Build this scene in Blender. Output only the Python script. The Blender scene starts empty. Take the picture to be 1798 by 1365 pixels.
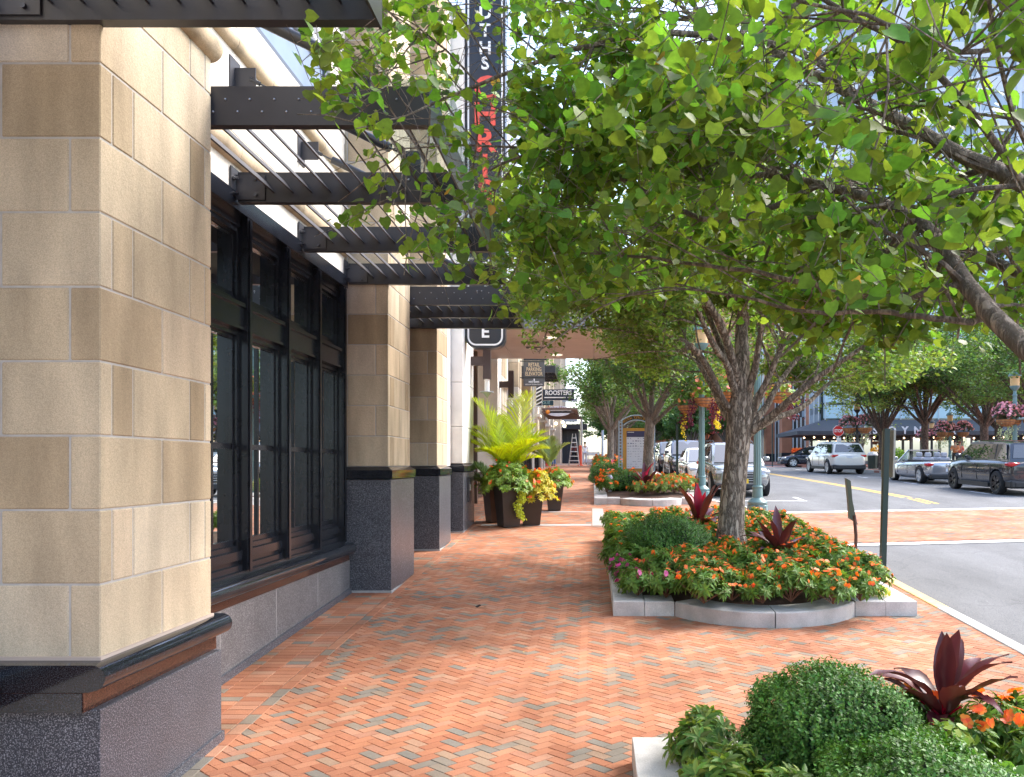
import bpy, bmesh, math, random
import numpy as np
from mathutils import Vector, Matrix, Euler
SC = bpy.context.scene
COL = SC.collection
rnd = random.Random(7)
R = math.radians
F = 1450.0; VX = 1040.0; HY = 816.0; CZ = 2.23
KN = [(-60,-3.0),(0,0),(5.7,.29),(16.8,.86),(25,1.34),(33,1.58),(44,1.86),(59,2.2),(110,3.0),(500,6)]
def g(y):
    for (a,b),(c,d) in zip(KN,KN[1:]):
        if y <= c: return b+(d-b)*(y-a)/(c-a)
    return KN[-1][1]
def P(px, py, Z): return Vector(((px-VX)/F*Z, Z, CZ-(py-HY)/F*Z))
def XZ(px, Z): return (px-VX)/F*Z
# ------------------------------------------------------------ materials
MATS = {}
def nmat(name):
    m = bpy.data.materials.new(name); m.use_nodes = True
    nt = m.node_tree; b = nt.nodes['Principled BSDF']
    return m, nt, b
def N(nt, t, **kw):
    n = nt.nodes.new(t)
    for k, v in kw.items():
        if k.startswith('i_'): n.inputs[k[2:].replace('_',' ')].default_value = v
        else: setattr(n, k, v)
    return n
def rgba(c): return (c[0], c[1], c[2], 1)
def M(name, col, rough=.5, metal=0, var=.0, vs=3.0, bump=0, bs=30, island=0, spec=None, hue=0, coat=0, emit=None, detail=4, trans=0):
    if name in MATS: return MATS[name]
    m, nt, b = nmat(name)
    b.inputs['Base Color'].default_value = rgba(col)
    b.inputs['Roughness'].default_value = rough
    b.inputs['Metallic'].default_value = metal
    if spec is not None: b.inputs['Specular IOR Level'].default_value = spec
    if coat: b.inputs['Coat Weight'].default_value = coat; b.inputs['Coat Roughness'].default_value = .03
    if emit: b.inputs['Emission Color'].default_value = rgba(emit[0]); b.inputs['Emission Strength'].default_value = emit[1]
    L = nt.links.new
    cur = None
    tc = N(nt, 'ShaderNodeTexCoord')
    if var or island or hue:
        hs = N(nt, 'ShaderNodeHueSaturation'); hs.inputs['Color'].default_value = rgba(col)
        val = None
        if var:
            nz = N(nt, 'ShaderNodeTexNoise'); nz.inputs['Scale'].default_value = vs; nz.inputs['Detail'].default_value = detail
            L(tc.outputs['Object'], nz.inputs['Vector'])
            mr = N(nt, 'ShaderNodeMapRange'); mr.inputs['From Min'].default_value = .25; mr.inputs['From Max'].default_value = .75
            mr.inputs['To Min'].default_value = 1-var; mr.inputs['To Max'].default_value = 1+var
            L(nz.outputs['Fac'], mr.inputs['Value']); val = mr.outputs['Result']
        if island or hue:
            ge = N(nt, 'ShaderNodeNewGeometry')
            mi = N(nt, 'ShaderNodeMapRange'); mi.inputs['To Min'].default_value = 1-island; mi.inputs['To Max'].default_value = 1+island
            L(ge.outputs['Random Per Island'], mi.inputs['Value'])
            if val:
                mm = N(nt, 'ShaderNodeMath', operation='MULTIPLY'); L(val, mm.inputs[0]); L(mi.outputs['Result'], mm.inputs[1]); val = mm.outputs[0]
            else: val = mi.outputs['Result']
            if hue:
                m2 = N(nt, 'ShaderNodeMath', operation='MULTIPLY'); m2.inputs[1].default_value = 7.31; L(ge.outputs['Random Per Island'], m2.inputs[0])
                m3 = N(nt, 'ShaderNodeMath', operation='FRACT'); L(m2.outputs[0], m3.inputs[0])
                m4 = N(nt, 'ShaderNodeMapRange'); m4.inputs['To Min'].default_value = .5-hue; m4.inputs['To Max'].default_value = .5+hue
                L(m3.outputs[0], m4.inputs['Value']); L(m4.outputs['Result'], hs.inputs['Hue'])
        if val: L(val, hs.inputs['Value'])
        L(hs.outputs['Color'], b.inputs['Base Color']); cur = hs.outputs['Color']
    if bump:
        n2 = N(nt, 'ShaderNodeTexNoise'); n2.inputs['Scale'].default_value = bs; n2.inputs['Detail'].default_value = 5
        L(tc.outputs['Object'], n2.inputs['Vector'])
        bp = N(nt, 'ShaderNodeBump'); bp.inputs['Strength'].default_value = bump; bp.inputs['Distance'].default_value = .01
        L(n2.outputs['Fac'], bp.inputs['Height']); L(bp.outputs['Normal'], b.inputs['Normal'])
    if trans:
        tr = N(nt, 'ShaderNodeBsdfTranslucent')
        if cur:
            gm = N(nt, 'ShaderNodeMixRGB', blend_type='MULTIPLY'); gm.inputs['Fac'].default_value = 1
            gm.inputs['Color2'].default_value = (1.6, 1.5, .7, 1); L(cur, gm.inputs['Color1']); L(gm.outputs[0], tr.inputs['Color'])
        else: tr.inputs['Color'].default_value = rgba(col)
        mx = N(nt, 'ShaderNodeMixShader'); mx.inputs['Fac'].default_value = trans
        out = nt.nodes['Material Output']
        L(b.outputs[0], mx.inputs[1]); L(tr.outputs[0], mx.inputs[2]); L(mx.outputs[0], out.inputs['Surface'])
    MATS[name] = m
    return m
def ramp_mat(name, stops, island=True, scale=6, rough=.6, bump=.25, bs=60, stain=.15, ramp_noise=0, spec=.4, streak=False):
    """colour per block from a ramp of random-per-island, plus fine grain and stains"""
    m, nt, b = nmat(name); L = nt.links.new
    tc = N(nt, 'ShaderNodeTexCoord'); ge = N(nt, 'ShaderNodeNewGeometry')
    cr = N(nt, 'ShaderNodeValToRGB'); cr.color_ramp.interpolation = 'LINEAR'
    e = cr.color_ramp.elements
    while len(e) > 1: e.remove(e[-1])
    e[0].position = stops[0][0]; e[0].color = rgba(stops[0][1])
    for p, c in stops[1:]:
        x = e.new(p); x.color = rgba(c)
    L(ge.outputs['Random Per Island'], cr.inputs['Fac'])
    nz = N(nt, 'ShaderNodeTexNoise'); nz.inputs['Scale'].default_value = scale; nz.inputs['Detail'].default_value = 6
    if streak:
        mp = N(nt, 'ShaderNodeMapping'); mp.inputs['Scale'].default_value = (1,1,.25); L(tc.outputs['Object'], mp.inputs['Vector']); L(mp.outputs['Vector'], nz.inputs['Vector'])
    else: L(tc.outputs['Object'], nz.inputs['Vector'])
    mr = N(nt, 'ShaderNodeMapRange'); mr.inputs['From Min'].default_value = .3; mr.inputs['From Max'].default_value = .7
    mr.inputs['To Min'].default_value = 1-stain; mr.inputs['To Max'].default_value = 1+stain; L(nz.outputs['Fac'], mr.inputs['Value'])
    fn = N(nt, 'ShaderNodeTexNoise'); fn.inputs['Scale'].default_value = 190; fn.inputs['Detail'].default_value = 2; L(tc.outputs['Object'], fn.inputs['Vector'])
    fr = N(nt, 'ShaderNodeMapRange'); fr.inputs['From Min'].default_value = .3; fr.inputs['From Max'].default_value = .7; fr.inputs['To Min'].default_value = .80; fr.inputs['To Max'].default_value = 1.18; L(fn.outputs['Fac'], fr.inputs['Value'])
    mm = N(nt, 'ShaderNodeMath', operation='MULTIPLY'); L(mr.outputs['Result'], mm.inputs[0]); L(fr.outputs['Result'], mm.inputs[1])
    hs = N(nt, 'ShaderNodeHueSaturation'); L(cr.outputs['Color'], hs.inputs['Color']); L(mm.outputs[0], hs.inputs['Value'])
    L(hs.outputs['Color'], b.inputs['Base Color'])
    b.inputs['Roughness'].default_value = rough; b.inputs['Specular IOR Level'].default_value = spec
    n2 = N(nt, 'ShaderNodeTexNoise'); n2.inputs['Scale'].default_value = bs; n2.inputs['Detail'].default_value = 6; L(tc.outputs['Object'], n2.inputs['Vector'])
    bp = N(nt, 'ShaderNodeBump'); bp.inputs['Strength'].default_value = bump; bp.inputs['Distance'].default_value = .01
    L(n2.outputs['Fac'], bp.inputs['Height']); L(bp.outputs['Normal'], b.inputs['Normal'])
    MATS[name] = m
    return m
def granite(name, dark, light, rough=.25, thr=.62, sc=140, spec=.5):
    m, nt, b = nmat(name); L = nt.links.new
    tc = N(nt, 'ShaderNodeTexCoord')
    v = N(nt, 'ShaderNodeTexNoise'); v.inputs['Scale'].default_value = sc; v.inputs['Detail'].default_value = 3; v.inputs['Roughness'].default_value = .75; L(tc.outputs['Object'], v.inputs['Vector'])
    cr = N(nt, 'ShaderNodeValToRGB'); e = cr.color_ramp.elements
    e[0].position = .50; e[0].color = rgba(dark); e[1].position = thr; e[1].color = rgba(light)
    L(v.outputs['Fac'], cr.inputs['Fac'])
    w = N(nt, 'ShaderNodeTexNoise'); w.inputs['Scale'].default_value = 3; w.inputs['Detail'].default_value = 5; L(tc.outputs['Object'], w.inputs['Vector'])
    mr = N(nt, 'ShaderNodeMapRange'); mr.inputs['To Min'].default_value = .7; mr.inputs['To Max'].default_value = 1.3; L(w.outputs['Fac'], mr.inputs['Value'])
    hs = N(nt, 'ShaderNodeHueSaturation'); L(cr.outputs['Color'], hs.inputs['Color']); L(mr.outputs['Result'], hs.inputs['Value'])
    L(hs.outputs['Color'], b.inputs['Base Color']); b.inputs['Roughness'].default_value = rough; b.inputs['Specular IOR Level'].default_value = spec
    MATS[name] = m
    return m
def glassmat(name, tint=(.02,.025,.03), rough=.02, clear=.0):
    m, nt, b = nmat(name); L = nt.links.new
    b.inputs['Base Color'].default_value = rgba(tint); b.inputs['Roughness'].default_value = rough
    b.inputs['Specular IOR Level'].default_value = .9; b.inputs['IOR'].default_value = 1.6
    b.inputs['Coat Weight'].default_value = 1.0; b.inputs['Coat Roughness'].default_value = .0
    if clear:
        t = N(nt, 'ShaderNodeBsdfTransparent'); t.inputs['Color'].default_value = (.8,.85,.85,1)
        mx = N(nt, 'ShaderNodeMixShader'); mx.inputs['Fac'].default_value = clear
        L(b.outputs[0], mx.inputs[1]); L(t.outputs[0], mx.inputs[2]); L(mx.outputs[0], nt.nodes['Material Output'].inputs['Surface'])
    MATS[name] = m
    return m
# ------------------------------------------------------------ mesh builder
ORG = {}
class MB:
    def __init__(s): s.v = []; s.f = []
    def add(s, vs, fs):
        o = len(s.v); s.v += [tuple(p) for p in vs]; s.f += [tuple(i+o for i in f) for f in fs]; return s
    def box(s, x0,x1,y0,y1,z0,z1, zf=None):
        vs = [(x0,y0,z0),(x1,y0,z0),(x1,y1,z0),(x0,y1,z0),(x0,y0,z1),(x1,y0,z1),(x1,y1,z1),(x0,y1,z1)]
        return s.add(vs, [(0,3,2,1),(4,5,6,7),(0,1,5,4),(1,2,6,5),(2,3,7,6),(3,0,4,7)])
    def bbox(s, x0,x1,y0,y1,z0,z1, b=.004):
        """bevelled box"""
        bm = bmesh.new()
        r = bmesh.ops.create_cube(bm, size=1)
        for v in bm.verts: v.co = Vector(((x0+x1)/2+v.co.x*(x1-x0), (y0+y1)/2+v.co.y*(y1-y0), (z0+z1)/2+v.co.z*(z1-z0)))
        bmesh.ops.bevel(bm, geom=bm.edges[:], offset=b, segments=1, profile=.5, affect='EDGES')
        bm.verts.ensure_lookup_table()
        s.add([v.co for v in bm.verts], [[v.index for v in f.verts] for f in bm.faces]); bm.free(); return s
    def obox(s, c, size, mat):
        hx,hy,hz = size[0]/2,size[1]/2,size[2]/2
        vs = [Vector(c)+mat@Vector(p) for p in [(-hx,-hy,-hz),(hx,-hy,-hz),(hx,hy,-hz),(-hx,hy,-hz),(-hx,-hy,hz),(hx,-hy,hz),(hx,hy,hz),(-hx,hy,hz)]]
        return s.add(vs, [(0,3,2,1),(4,5,6,7),(0,1,5,4),(1,2,6,5),(2,3,7,6),(3,0,4,7)])
    def tube(s, path, rad, n=8, cap=True):
        path = [Vector(p) for p in path]
        if not hasattr(rad, '__len__'): rad = [rad]*len(path)
        rings = []; up = Vector((.13,.27,.95)).normalized(); prev = None
        for i,p in enumerate(path):
            d = (path[min(i+1,len(path)-1)]-path[max(i-1,0)])
            d = d.normalized() if d.length > 1e-9 else Vector((0,0,1))
            if prev is None:
                a = d.orthogonal().normalized()
            else:
                a = prev - d*prev.dot(d)
                a = a.normalized() if a.length > 1e-6 else d.orthogonal().normalized()
            prev = a; b = d.cross(a)
            rings.append([p+(a*math.cos(2*math.pi*k/n)+b*math.sin(2*math.pi*k/n))*rad[i] for k in range(n)])
        vs = [q for r in rings for q in r]; fs = []
        for i in range(len(rings)-1):
            for k in range(n):
                k2 = (k+1)%n; fs.append((i*n+k, i*n+k2, (i+1)*n+k2, (i+1)*n+k))
        if cap:
            fs.append(tuple(range(n-1,-1,-1))); o=(len(rings)-1)*n; fs.append(tuple(range(o,o+n)))
        return s.add(vs, fs)
    def lathe(s, prof, c=(0,0,0), n=20, flute=0, fr=(0,0)):
        vs=[]; fs=[]
        for j,(r,z) in enumerate(prof):
            for k in range(n):
                a=2*math.pi*k/n
                rr = r*(1-flute*(k%2)) if (fr[0]<=z<=fr[1]) else r
                vs.append((c[0]+rr*math.cos(a), c[1]+rr*math.sin(a), c[2]+z))
        for j in range(len(prof)-1):
            for k in range(n):
                k2=(k+1)%n; fs.append((j*n+k, j*n+k2, (j+1)*n+k2, (j+1)*n+k))
        fs.append(tuple(range(n-1,-1,-1))); o=(len(prof)-1)*n; fs.append(tuple(range(o,o+n)))
        return s.add(vs, fs)
    def prism(s, pts, a, b, axis='z'):
        """polygon pts in the plane across axis, from a to b"""
        def mk(p, t):
            if axis=='z': return (p[0],p[1],t)
            if axis=='y': return (p[0],t,p[1])
            return (t,p[0],p[1])
        n=len(pts); vs=[mk(p,a) for p in pts]+[mk(p,b) for p in pts]
        fs=[tuple(range(n-1,-1,-1)), tuple(range(n,2*n))]+[(i,(i+1)%n,n+(i+1)%n,n+i) for i in range(n)]
        return s.add(vs, fs)
    def sphere(s, c, r, n=12, m=8, sc=(1,1,1)):
        prof=[]
        vs=[];fs=[]
        for j in range(m+1):
            t=math.pi*j/m
            for k in range(n):
                a=2*math.pi*k/n
                vs.append((c[0]+r*sc[0]*math.sin(t)*math.cos(a), c[1]+r*sc[1]*math.sin(t)*math.sin(a), c[2]+r*sc[2]*math.cos(t)))
        for j in range(m):
            for k in range(n):
                k2=(k+1)%n; fs.append((j*n+k, (j+1)*n+k, (j+1)*n+k2, j*n+k2))
        return s.add(vs, fs)
    def build(s, name, mat, parent=None, smooth=False, local=False, kind=None):
        me = bpy.data.meshes.new(name)
        o = Vector((0,0,0)) if (parent is None or local) else ORG.get(parent.name, Vector((0,0,0)))
        me.from_pydata([(v[0]-o.x, v[1]-o.y, v[2]-o.z) for v in s.v], [], s.f)
        me.materials.append(mat)
        ob = bpy.data.objects.new(name, me); COL.objects.link(ob)
        if parent is not None: ob.parent = parent; ORG[ob.name] = o
        else: ORG[ob.name] = Vector((0,0,0))
        fixn(me)
        if smooth: shade(me)
        if kind: ob['kind'] = kind
        return ob
def fixn(me):
    bm = bmesh.new(); bm.from_mesh(me); bmesh.ops.recalc_face_normals(bm, faces=bm.faces); bm.to_mesh(me); bm.free()
def shade(me, ang=40):
    me.polygons.foreach_set('use_smooth', [True]*len(me.polygons))
    bm = bmesh.new(); bm.from_mesh(me)
    for e in bm.edges:
        if len(e.link_faces)==2 and e.calc_face_angle(0) > R(ang): e.smooth = False
    bm.to_mesh(me); bm.free()
def empty(name, loc, label, cat, group=None, rz=0):
    o = bpy.data.objects.new(name, None); COL.objects.link(o); o.location = loc; o.rotation_euler.z = rz
    o.empty_display_size = .1
    ORG[o.name] = Vector(loc)
    tag(o, label, cat, group); return o
def tag(o, label, cat, group=None):
    o['label'] = label; o['category'] = cat
    if group: o['group'] = group
    return o
def rebase(o, loc):
    """move a top-level mesh object's origin to loc without moving the mesh"""
    loc = Vector(loc); o.data.transform(Matrix.Translation(-loc)); o.location = loc; ORG[o.name] = loc; return o
def copy_tree(o, parent=None):
    c = o.copy(); COL.objects.link(c)
    if parent is not None: c.parent = parent
    for ch in list(o.children): copy_tree(ch, c)
    return c
def bake(ob):
    """replace an object's mesh by its evaluated mesh"""
    dg = bpy.context.evaluated_depsgraph_get(); dg.update()
    me = bpy.data.meshes.new_from_object(ob.evaluated_get(dg))
    ob.modifiers.clear(); ob.data = me; return ob
def text(s, size, mat, parent, loc, rot=(R(90),0,0), ext=.01, name='lettering', align='CENTER', sx=1.0, bold=.0, spacing=1.0):
    cu = bpy.data.curves.new(name, 'FONT'); cu.body = s; cu.size = size; cu.extrude = ext; cu.align_x = align; cu.align_y = 'CENTER'
    cu.offset = bold; cu.space_character = spacing; cu.resolution_u = 3
    t = bpy.data.objects.new(name, cu); COL.objects.link(t)
    dg = bpy.context.evaluated_depsgraph_get(); dg.update()
    me = bpy.data.meshes.new_from_object(t.evaluated_get(dg))
    bpy.data.objects.remove(t)
    me.name = name; me.materials.clear(); me.materials.append(mat)
    me.transform(Matrix.Diagonal((sx,1,1,1)))
    me.transform(Euler(rot).to_matrix().to_4x4())
    o = ORG.get(parent.name, Vector((0,0,0))) if parent is not None else Vector((0,0,0))
    me.transform(Matrix.Translation(Vector(loc)-o))
    ob = bpy.data.objects.new(name, me); COL.objects.link(ob)
    if parent is not None: ob.parent = parent
    ORG[ob.name] = o
    return ob
# numpy leaf clouds -----------------------------------------------------
def leaf_mesh(name, pos, nrm, tip, size, tmpl, mat, parent=None, faces=None, smooth=True):
    """pos (n,3); nrm, tip unit vectors (n,3); size (n,); tmpl = (verts (k,3): x across, y along tip, z normal; faces)"""
    tv = np.array(tmpl[0], dtype=np.float64); tf = tmpl[1]
    n = len(pos); k = len(tv)
    tip = tip - nrm*np.sum(tip*nrm,1,keepdims=True); tip /= np.maximum(np.linalg.norm(tip,axis=1,keepdims=True),1e-6)
    side = np.cross(tip, nrm)
    V = pos[:,None,:] + size[:,None,None]*(tv[None,:,0:1]*side[:,None,:] + tv[None,:,1:2]*tip[:,None,:] + tv[None,:,2:3]*nrm[:,None,:])
    V = V.reshape(-1,3)
    if parent is not None:
        o = ORG.get(parent.name, Vector((0,0,0))); V = V - np.array(o)
    me = bpy.data.meshes.new(name)
    me.vertices.add(n*k); me.vertices.foreach_set('co', V.astype(np.float32).ravel())
    lens = np.array([len(f) for f in tf]); idx = np.concatenate([np.array(f) for f in tf])
    tot = len(idx)
    li = (idx[None,:] + (np.arange(n)*k)[:,None]).ravel()
    me.loops.add(n*tot); me.loops.foreach_set('vertex_index', li.astype(np.int32))
    ls = np.concatenate([[0],np.cumsum(lens)[:-1]]); starts = (ls[None,:] + (np.arange(n)*tot)[:,None]).ravel()
    me.polygons.add(n*len(tf)); me.polygons.foreach_set('loop_start', starts.astype(np.int32))
    try: me.polygons.foreach_set('loop_total', np.tile(lens, n).astype(np.int32))
    except Exception: pass
    me.update(calc_edges=True); me.validate()
    me.materials.append(mat)
    ob = bpy.data.objects.new(name, me); COL.objects.link(ob)
    if parent is not None: ob.parent = parent; ORG[ob.name] = ORG.get(parent.name, Vector((0,0,0)))
    else: ORG[ob.name] = Vector((0,0,0))
    return ob
def unit(a): return a/np.maximum(np.linalg.norm(a,axis=-1,keepdims=True),1e-9)
HEART = ([(0,0,0),(.30,-.10,.03),(.50,.18,.06),(.42,.55,.02),(0,1.0,-.12),(-.42,.55,.02),(-.50,.18,.06),(-.30,-.10,.03),(0,.45,-.06)],
         [(0,1,2,8),(2,3,8),(3,4,8),(4,5,8),(5,6,8),(6,7,0,8)])
OVAL = ([(0,0,0),(.32,.42,.06),(0,1,-.05),(-.32,.42,.06),(0,.45,-.04)], [(0,1,4),(1,2,4),(2,3,4),(3,0,4)])
LANCE = ([(0,0,0),(.17,.35,.05),(.12,.7,.03),(0,1,-.12),(-.12,.7,.03),(-.17,.35,.05),(0,.5,-.03)], [(0,1,6),(1,2,6),(2,3,6),(3,4,6),(4,5,6),(5,0,6)])
RHOMB = ([(0,0,0),(.34,.45,.08),(0,1,0),(-.34,.45,.08)], [(0,1,2),(0,2,3)])
# ============================================================ materials
STONE = ramp_mat('sandstone', [(0,(.37,.285,.185)),(.3,(.47,.385,.27)),(.6,(.56,.475,.355)),(.85,(.49,.375,.245)),(1,(.64,.585,.50))], scale=3.5, stain=.26, rough=.85, bump=.35, bs=45, spec=.2, streak=True)
MORTAR = M('mortar', (.44,.425,.41), rough=.9, var=.12, vs=20)
PALE = ramp_mat('pale_limestone', [(0,(.68,.62,.53)),(1,(.75,.70,.62))], scale=2.5, stain=.08, rough=.85, bump=.15, bs=50, spec=.2, streak=True)
WHITEST = ramp_mat('white_limestone', [(0,(.72,.69,.63)),(1,(.80,.78,.74))], scale=2.5, stain=.08, rough=.85, bump=.1, bs=50, spec=.2)
GRAN = granite('grey_granite', (.028,.032,.044), (.44,.45,.49), rough=.32, thr=.68, sc=120)
GRANL = granite('light_granite', (.10,.095,.10), (.38,.36,.36), rough=.4, thr=.64, sc=110)
GRANB = granite('polished_black_granite', (.008,.009,.013), (.10,.11,.13), rough=.08, thr=.72, sc=170, spec=.7)
GRANR = granite('polished_brown_granite', (.05,.02,.013), (.22,.10,.07), rough=.1, thr=.7, sc=170, spec=.6)
STEEL = M('dark_painted_steel', (.028,.028,.034), rough=.42, var=.2, vs=4, bump=.04, bs=180)
FRAME = M('black_window_frame', (.011,.013,.019), rough=.25, var=.3, vs=5)
BOLT = M('bolt_steel', (.35,.36,.4), rough=.3, metal=1)
GLASS = M('window_glass', (.78,.82,.84), rough=.015, metal=1)
# ============================================================ ground
def strip(name, xs, y0, y1, dz, mat, step=1.0, kind='structure', xf=None, th=None):
    """sheet following the slope, xs = (x0,x1) or functions"""
    ys = [y0+i*(y1-y0)/max(1,round((y1-y0)/step)) for i in range(max(1,round((y1-y0)/step))+1)]
    ks = sorted(set([round(y,4) for y in ys]+[k for k,_ in KN if y0<k<y1]))
    f0 = xs[0] if callable(xs[0]) else (lambda y: xs[0]); f1 = xs[1] if callable(xs[1]) else (lambda y: xs[1])
    m = MB(); vs=[]; fs=[]
    for y in ks: vs += [(f0(y),y,g(y)+dz),(f1(y),y,g(y)+dz)]
    for i in range(len(ks)-1): fs.append((2*i,2*i+1,2*i+3,2*i+2))
    m.add(vs,fs)
    if th:
        n=len(vs); m.add([(a,b,c-th) for a,b,c in vs],[tuple(reversed(f)) for f in fs])
        for i in range(len(ks)-1):
            m.f.append((2*i,2*i+2,n+2*i+2,n+2*i)); m.f.append((2*i+1,n+2*i+1,n+2*i+3,2*i+3))
        m.f.append((0,n,n+1,1)); e=2*(len(ks)-1); m.f.append((e,e+1,n+e+1,n+e))
    return m.build(name, mat, kind=kind)
KP = [(-12,4.3),(13,4.3),(17,4.45),(20.2,4.35),(21.5,4.0),(23,3.45),(24,3.38),(120,3.38)]
def kerbx(y):
    for (a,b),(c,d) in zip(KP,KP[1:]):
        if y<=c: return b+(d-b)*(y-a)/(c-a)
    return KP[-1][1]
def asphalt():
    m, nt, b = nmat('asphalt'); L=nt.links.new
    tc=N(nt,'ShaderNodeTexCoord')
    f=N(nt,'ShaderNodeTexNoise'); f.inputs['Scale'].default_value=90; f.inputs['Detail'].default_value=3; L(tc.outputs['Object'],f.inputs['Vector'])
    cr=N(nt,'ShaderNodeValToRGB'); e=cr.color_ramp.elements; e[0].position=.35; e[0].color=(.085,.086,.09,1); e[1].position=.7; e[1].color=(.22,.22,.22,1); L(f.outputs['Fac'],cr.inputs['Fac'])
    w=N(nt,'ShaderNodeTexNoise'); w.inputs['Scale'].default_value=.9; w.inputs['Detail'].default_value=9; w.inputs['Roughness'].default_value=.6
    mp=N(nt,'ShaderNodeMapping'); mp.inputs['Scale'].default_value=(1,.35,1); L(tc.outputs['Object'],mp.inputs['Vector']); L(mp.outputs['Vector'],w.inputs['Vector'])
    mr=N(nt,'ShaderNodeMapRange'); mr.inputs['From Min'].default_value=.3; mr.inputs['From Max'].default_value=.7; mr.inputs['To Min'].default_value=.68; mr.inputs['To Max'].default_value=1.22; L(w.outputs['Fac'],mr.inputs['Value'])
    # hairline cracks
    vo=N(nt,'ShaderNodeTexVoronoi'); vo.feature='DISTANCE_TO_EDGE'; vo.inputs['Scale'].default_value=.35
    wn=N(nt,'ShaderNodeTexNoise'); wn.inputs['Scale'].default_value=2; wn.inputs['Detail'].default_value=6; L(tc.outputs['Object'],wn.inputs['Vector'])
    ad=N(nt,'ShaderNodeMixRGB',blend_type='ADD'); ad.inputs['Fac'].default_value=.6; L(tc.outputs['Object'],ad.inputs['Color1']); L(wn.outputs['Color'],ad.inputs['Color2']); L(ad.outputs[0],vo.inputs['Vector'])
    ck=N(nt,'ShaderNodeMapRange'); ck.inputs['From Min'].default_value=0; ck.inputs['From Max'].default_value=.012; ck.inputs['To Min'].default_value=.82; ck.inputs['To Max'].default_value=1; L(vo.outputs['Distance'],ck.inputs['Value'])
    mm=N(nt,'ShaderNodeMath',operation='MULTIPLY'); L(mr.outputs['Result'],mm.inputs[0]); L(ck.outputs['Result'],mm.inputs[1])
    hs=N(nt,'ShaderNodeHueSaturation'); L(cr.outputs['Color'],hs.inputs['Color']); L(mm.outputs[0],hs.inputs['Value']); L(hs.outputs['Color'],b.inputs['Base Color'])
    b.inputs['Roughness'].default_value=.85
    bp=N(nt,'ShaderNodeBump'); bp.inputs['Strength'].default_value=.3; bp.inputs['Distance'].default_value=.01; L(f.outputs['Fac'],bp.inputs['Height']); L(bp.outputs['Normal'],b.inputs['Normal'])
    return m
ASPH = asphalt()
BRICK = ramp_mat('paving_brick', [(0,(.34,.13,.07)),(.2,(.43,.18,.095)),(.4,(.38,.155,.085)),(.6,(.47,.22,.125)),(.7,(.37,.175,.11)),(.79,(.45,.235,.145)),(.85,(.33,.215,.14)),(.90,(.25,.20,.15)),(1,(.20,.18,.15))], scale=1.3, stain=.30, rough=.8, bump=.25, bs=90, spec=.25)
SAND = M('joint_sand', (.27,.17,.13), rough=.95, var=.3, vs=8)
KERBM = M('light_concrete_kerb', (.50,.48,.44), rough=.85, var=.14, vs=3, bump=.15, bs=80)
COPE = ramp_mat('kerb_stone', [(0,(.47,.45,.43)),(1,(.56,.54,.51))], scale=4, stain=.2, rough=.85, bump=.2, bs=70, spec=.2)
WPAINT = M('white_road_paint', (.72,.72,.70), rough=.8, var=.12, vs=6)
YPAINT = M('yellow_road_paint', (.72,.46,.10), rough=.8, var=.15, vs=5)
EARTH = M('far_ground', (.2,.19,.17), rough=.95, var=.1)
strip('ground', (-300,420), -60, 480, -.5, EARTH, step=20)
strip('road', (lambda y: kerbx(y)+.02, 60), -12, 140, -.13, ASPH, step=2)
strip('sidewalk', (-9, lambda y: kerbx(y)-.1), -12, 120, -.010, SAND, step=1, th=.25)
# herringbone bricks
def herring(region, dz, x0,x1,y0,y1, sz=.1, ang=45, gap=.0030, ys=.82):
    verts=[];faces=[]
    ca,sa=math.cos(R(ang)),math.sin(R(ang))
    L=int(max(x1-x0,(y1-y0)/ys)/sz*1.5)+4; cx,cy=(x0+x1)/2,(y0+y1)/2
    for i in range(-L,L):
        for j in range(-L,L):
            d=(i-j)%4
            if d==0: w,h=2,1
            elif d==3: w,h=1,2
            else: continue
            mx,my=(i+w/2)*sz,(j+h/2)*sz
            X=cx+mx*ca-my*sa; Y=cy+(mx*sa+my*ca)*ys
            if X<x0 or X>x1 or Y<y0 or Y>y1 or not region(X,Y): continue
            a=w*sz/2-gap/2; b=h*sz/2-gap/2; tz=rnd.uniform(-.0012,.0012)
            o=len(verts); be=.004 if Y<14 else 0
            def pt(u,v,z):
                x=X+u*ca-v*sa; y=Y+(u*sa+v*ca)*ys; verts.append((x,y,g(y)+dz+z+tz))
            if be:
                for u,v in ((-a,-b),(a,-b),(a,b),(-a,b)): pt(u,v,-.006)
                for u,v in ((-a+be,-b+be),(a-be,-b+be),(a-be,b-be),(-a+be,b-be)): pt(u,v,0)
                faces += [(o+4,o+5,o+6,o+7)]+[(o+k,o+(k+1)%4,o+4+(k+1)%4,o+4+k) for k in range(4)]
            else:
                for u,v in ((-a,-b),(a,-b),(a,b),(-a,b)): pt(u,v,0)
                faces.append((o,o+1,o+2,o+3))
    return verts,faces
def quadbricks(m, rects, dz, be=.004):
    for (xa,xb,ya,yb) in rects:
        o=len(m.v); tz=rnd.uniform(-.001,.001)
        for (x,y) in ((xa,ya),(xb,ya),(xb,yb),(xa,yb)): m.v.append((x,y,g(y)+dz-.006+tz))
        for (x,y) in ((xa+be,ya+be),(xb-be,ya+be),(xb-be,yb-be),(xa+be,yb-be)): m.v.append((x,y,g(y)+dz+tz))
        m.f += [(o+4,o+5,o+6,o+7)]+[(o+k,o+(k+1)%4,o+4+(k+1)%4,o+4+k) for k in range(4)]
def inlane(x,y): return -2.55<x<kerbx(y)-.16
pv = MB()
v,f = herring(inlane, 0, -2.8,4.6, 2.5,34, sz=.09); pv.add(v,f)
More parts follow.
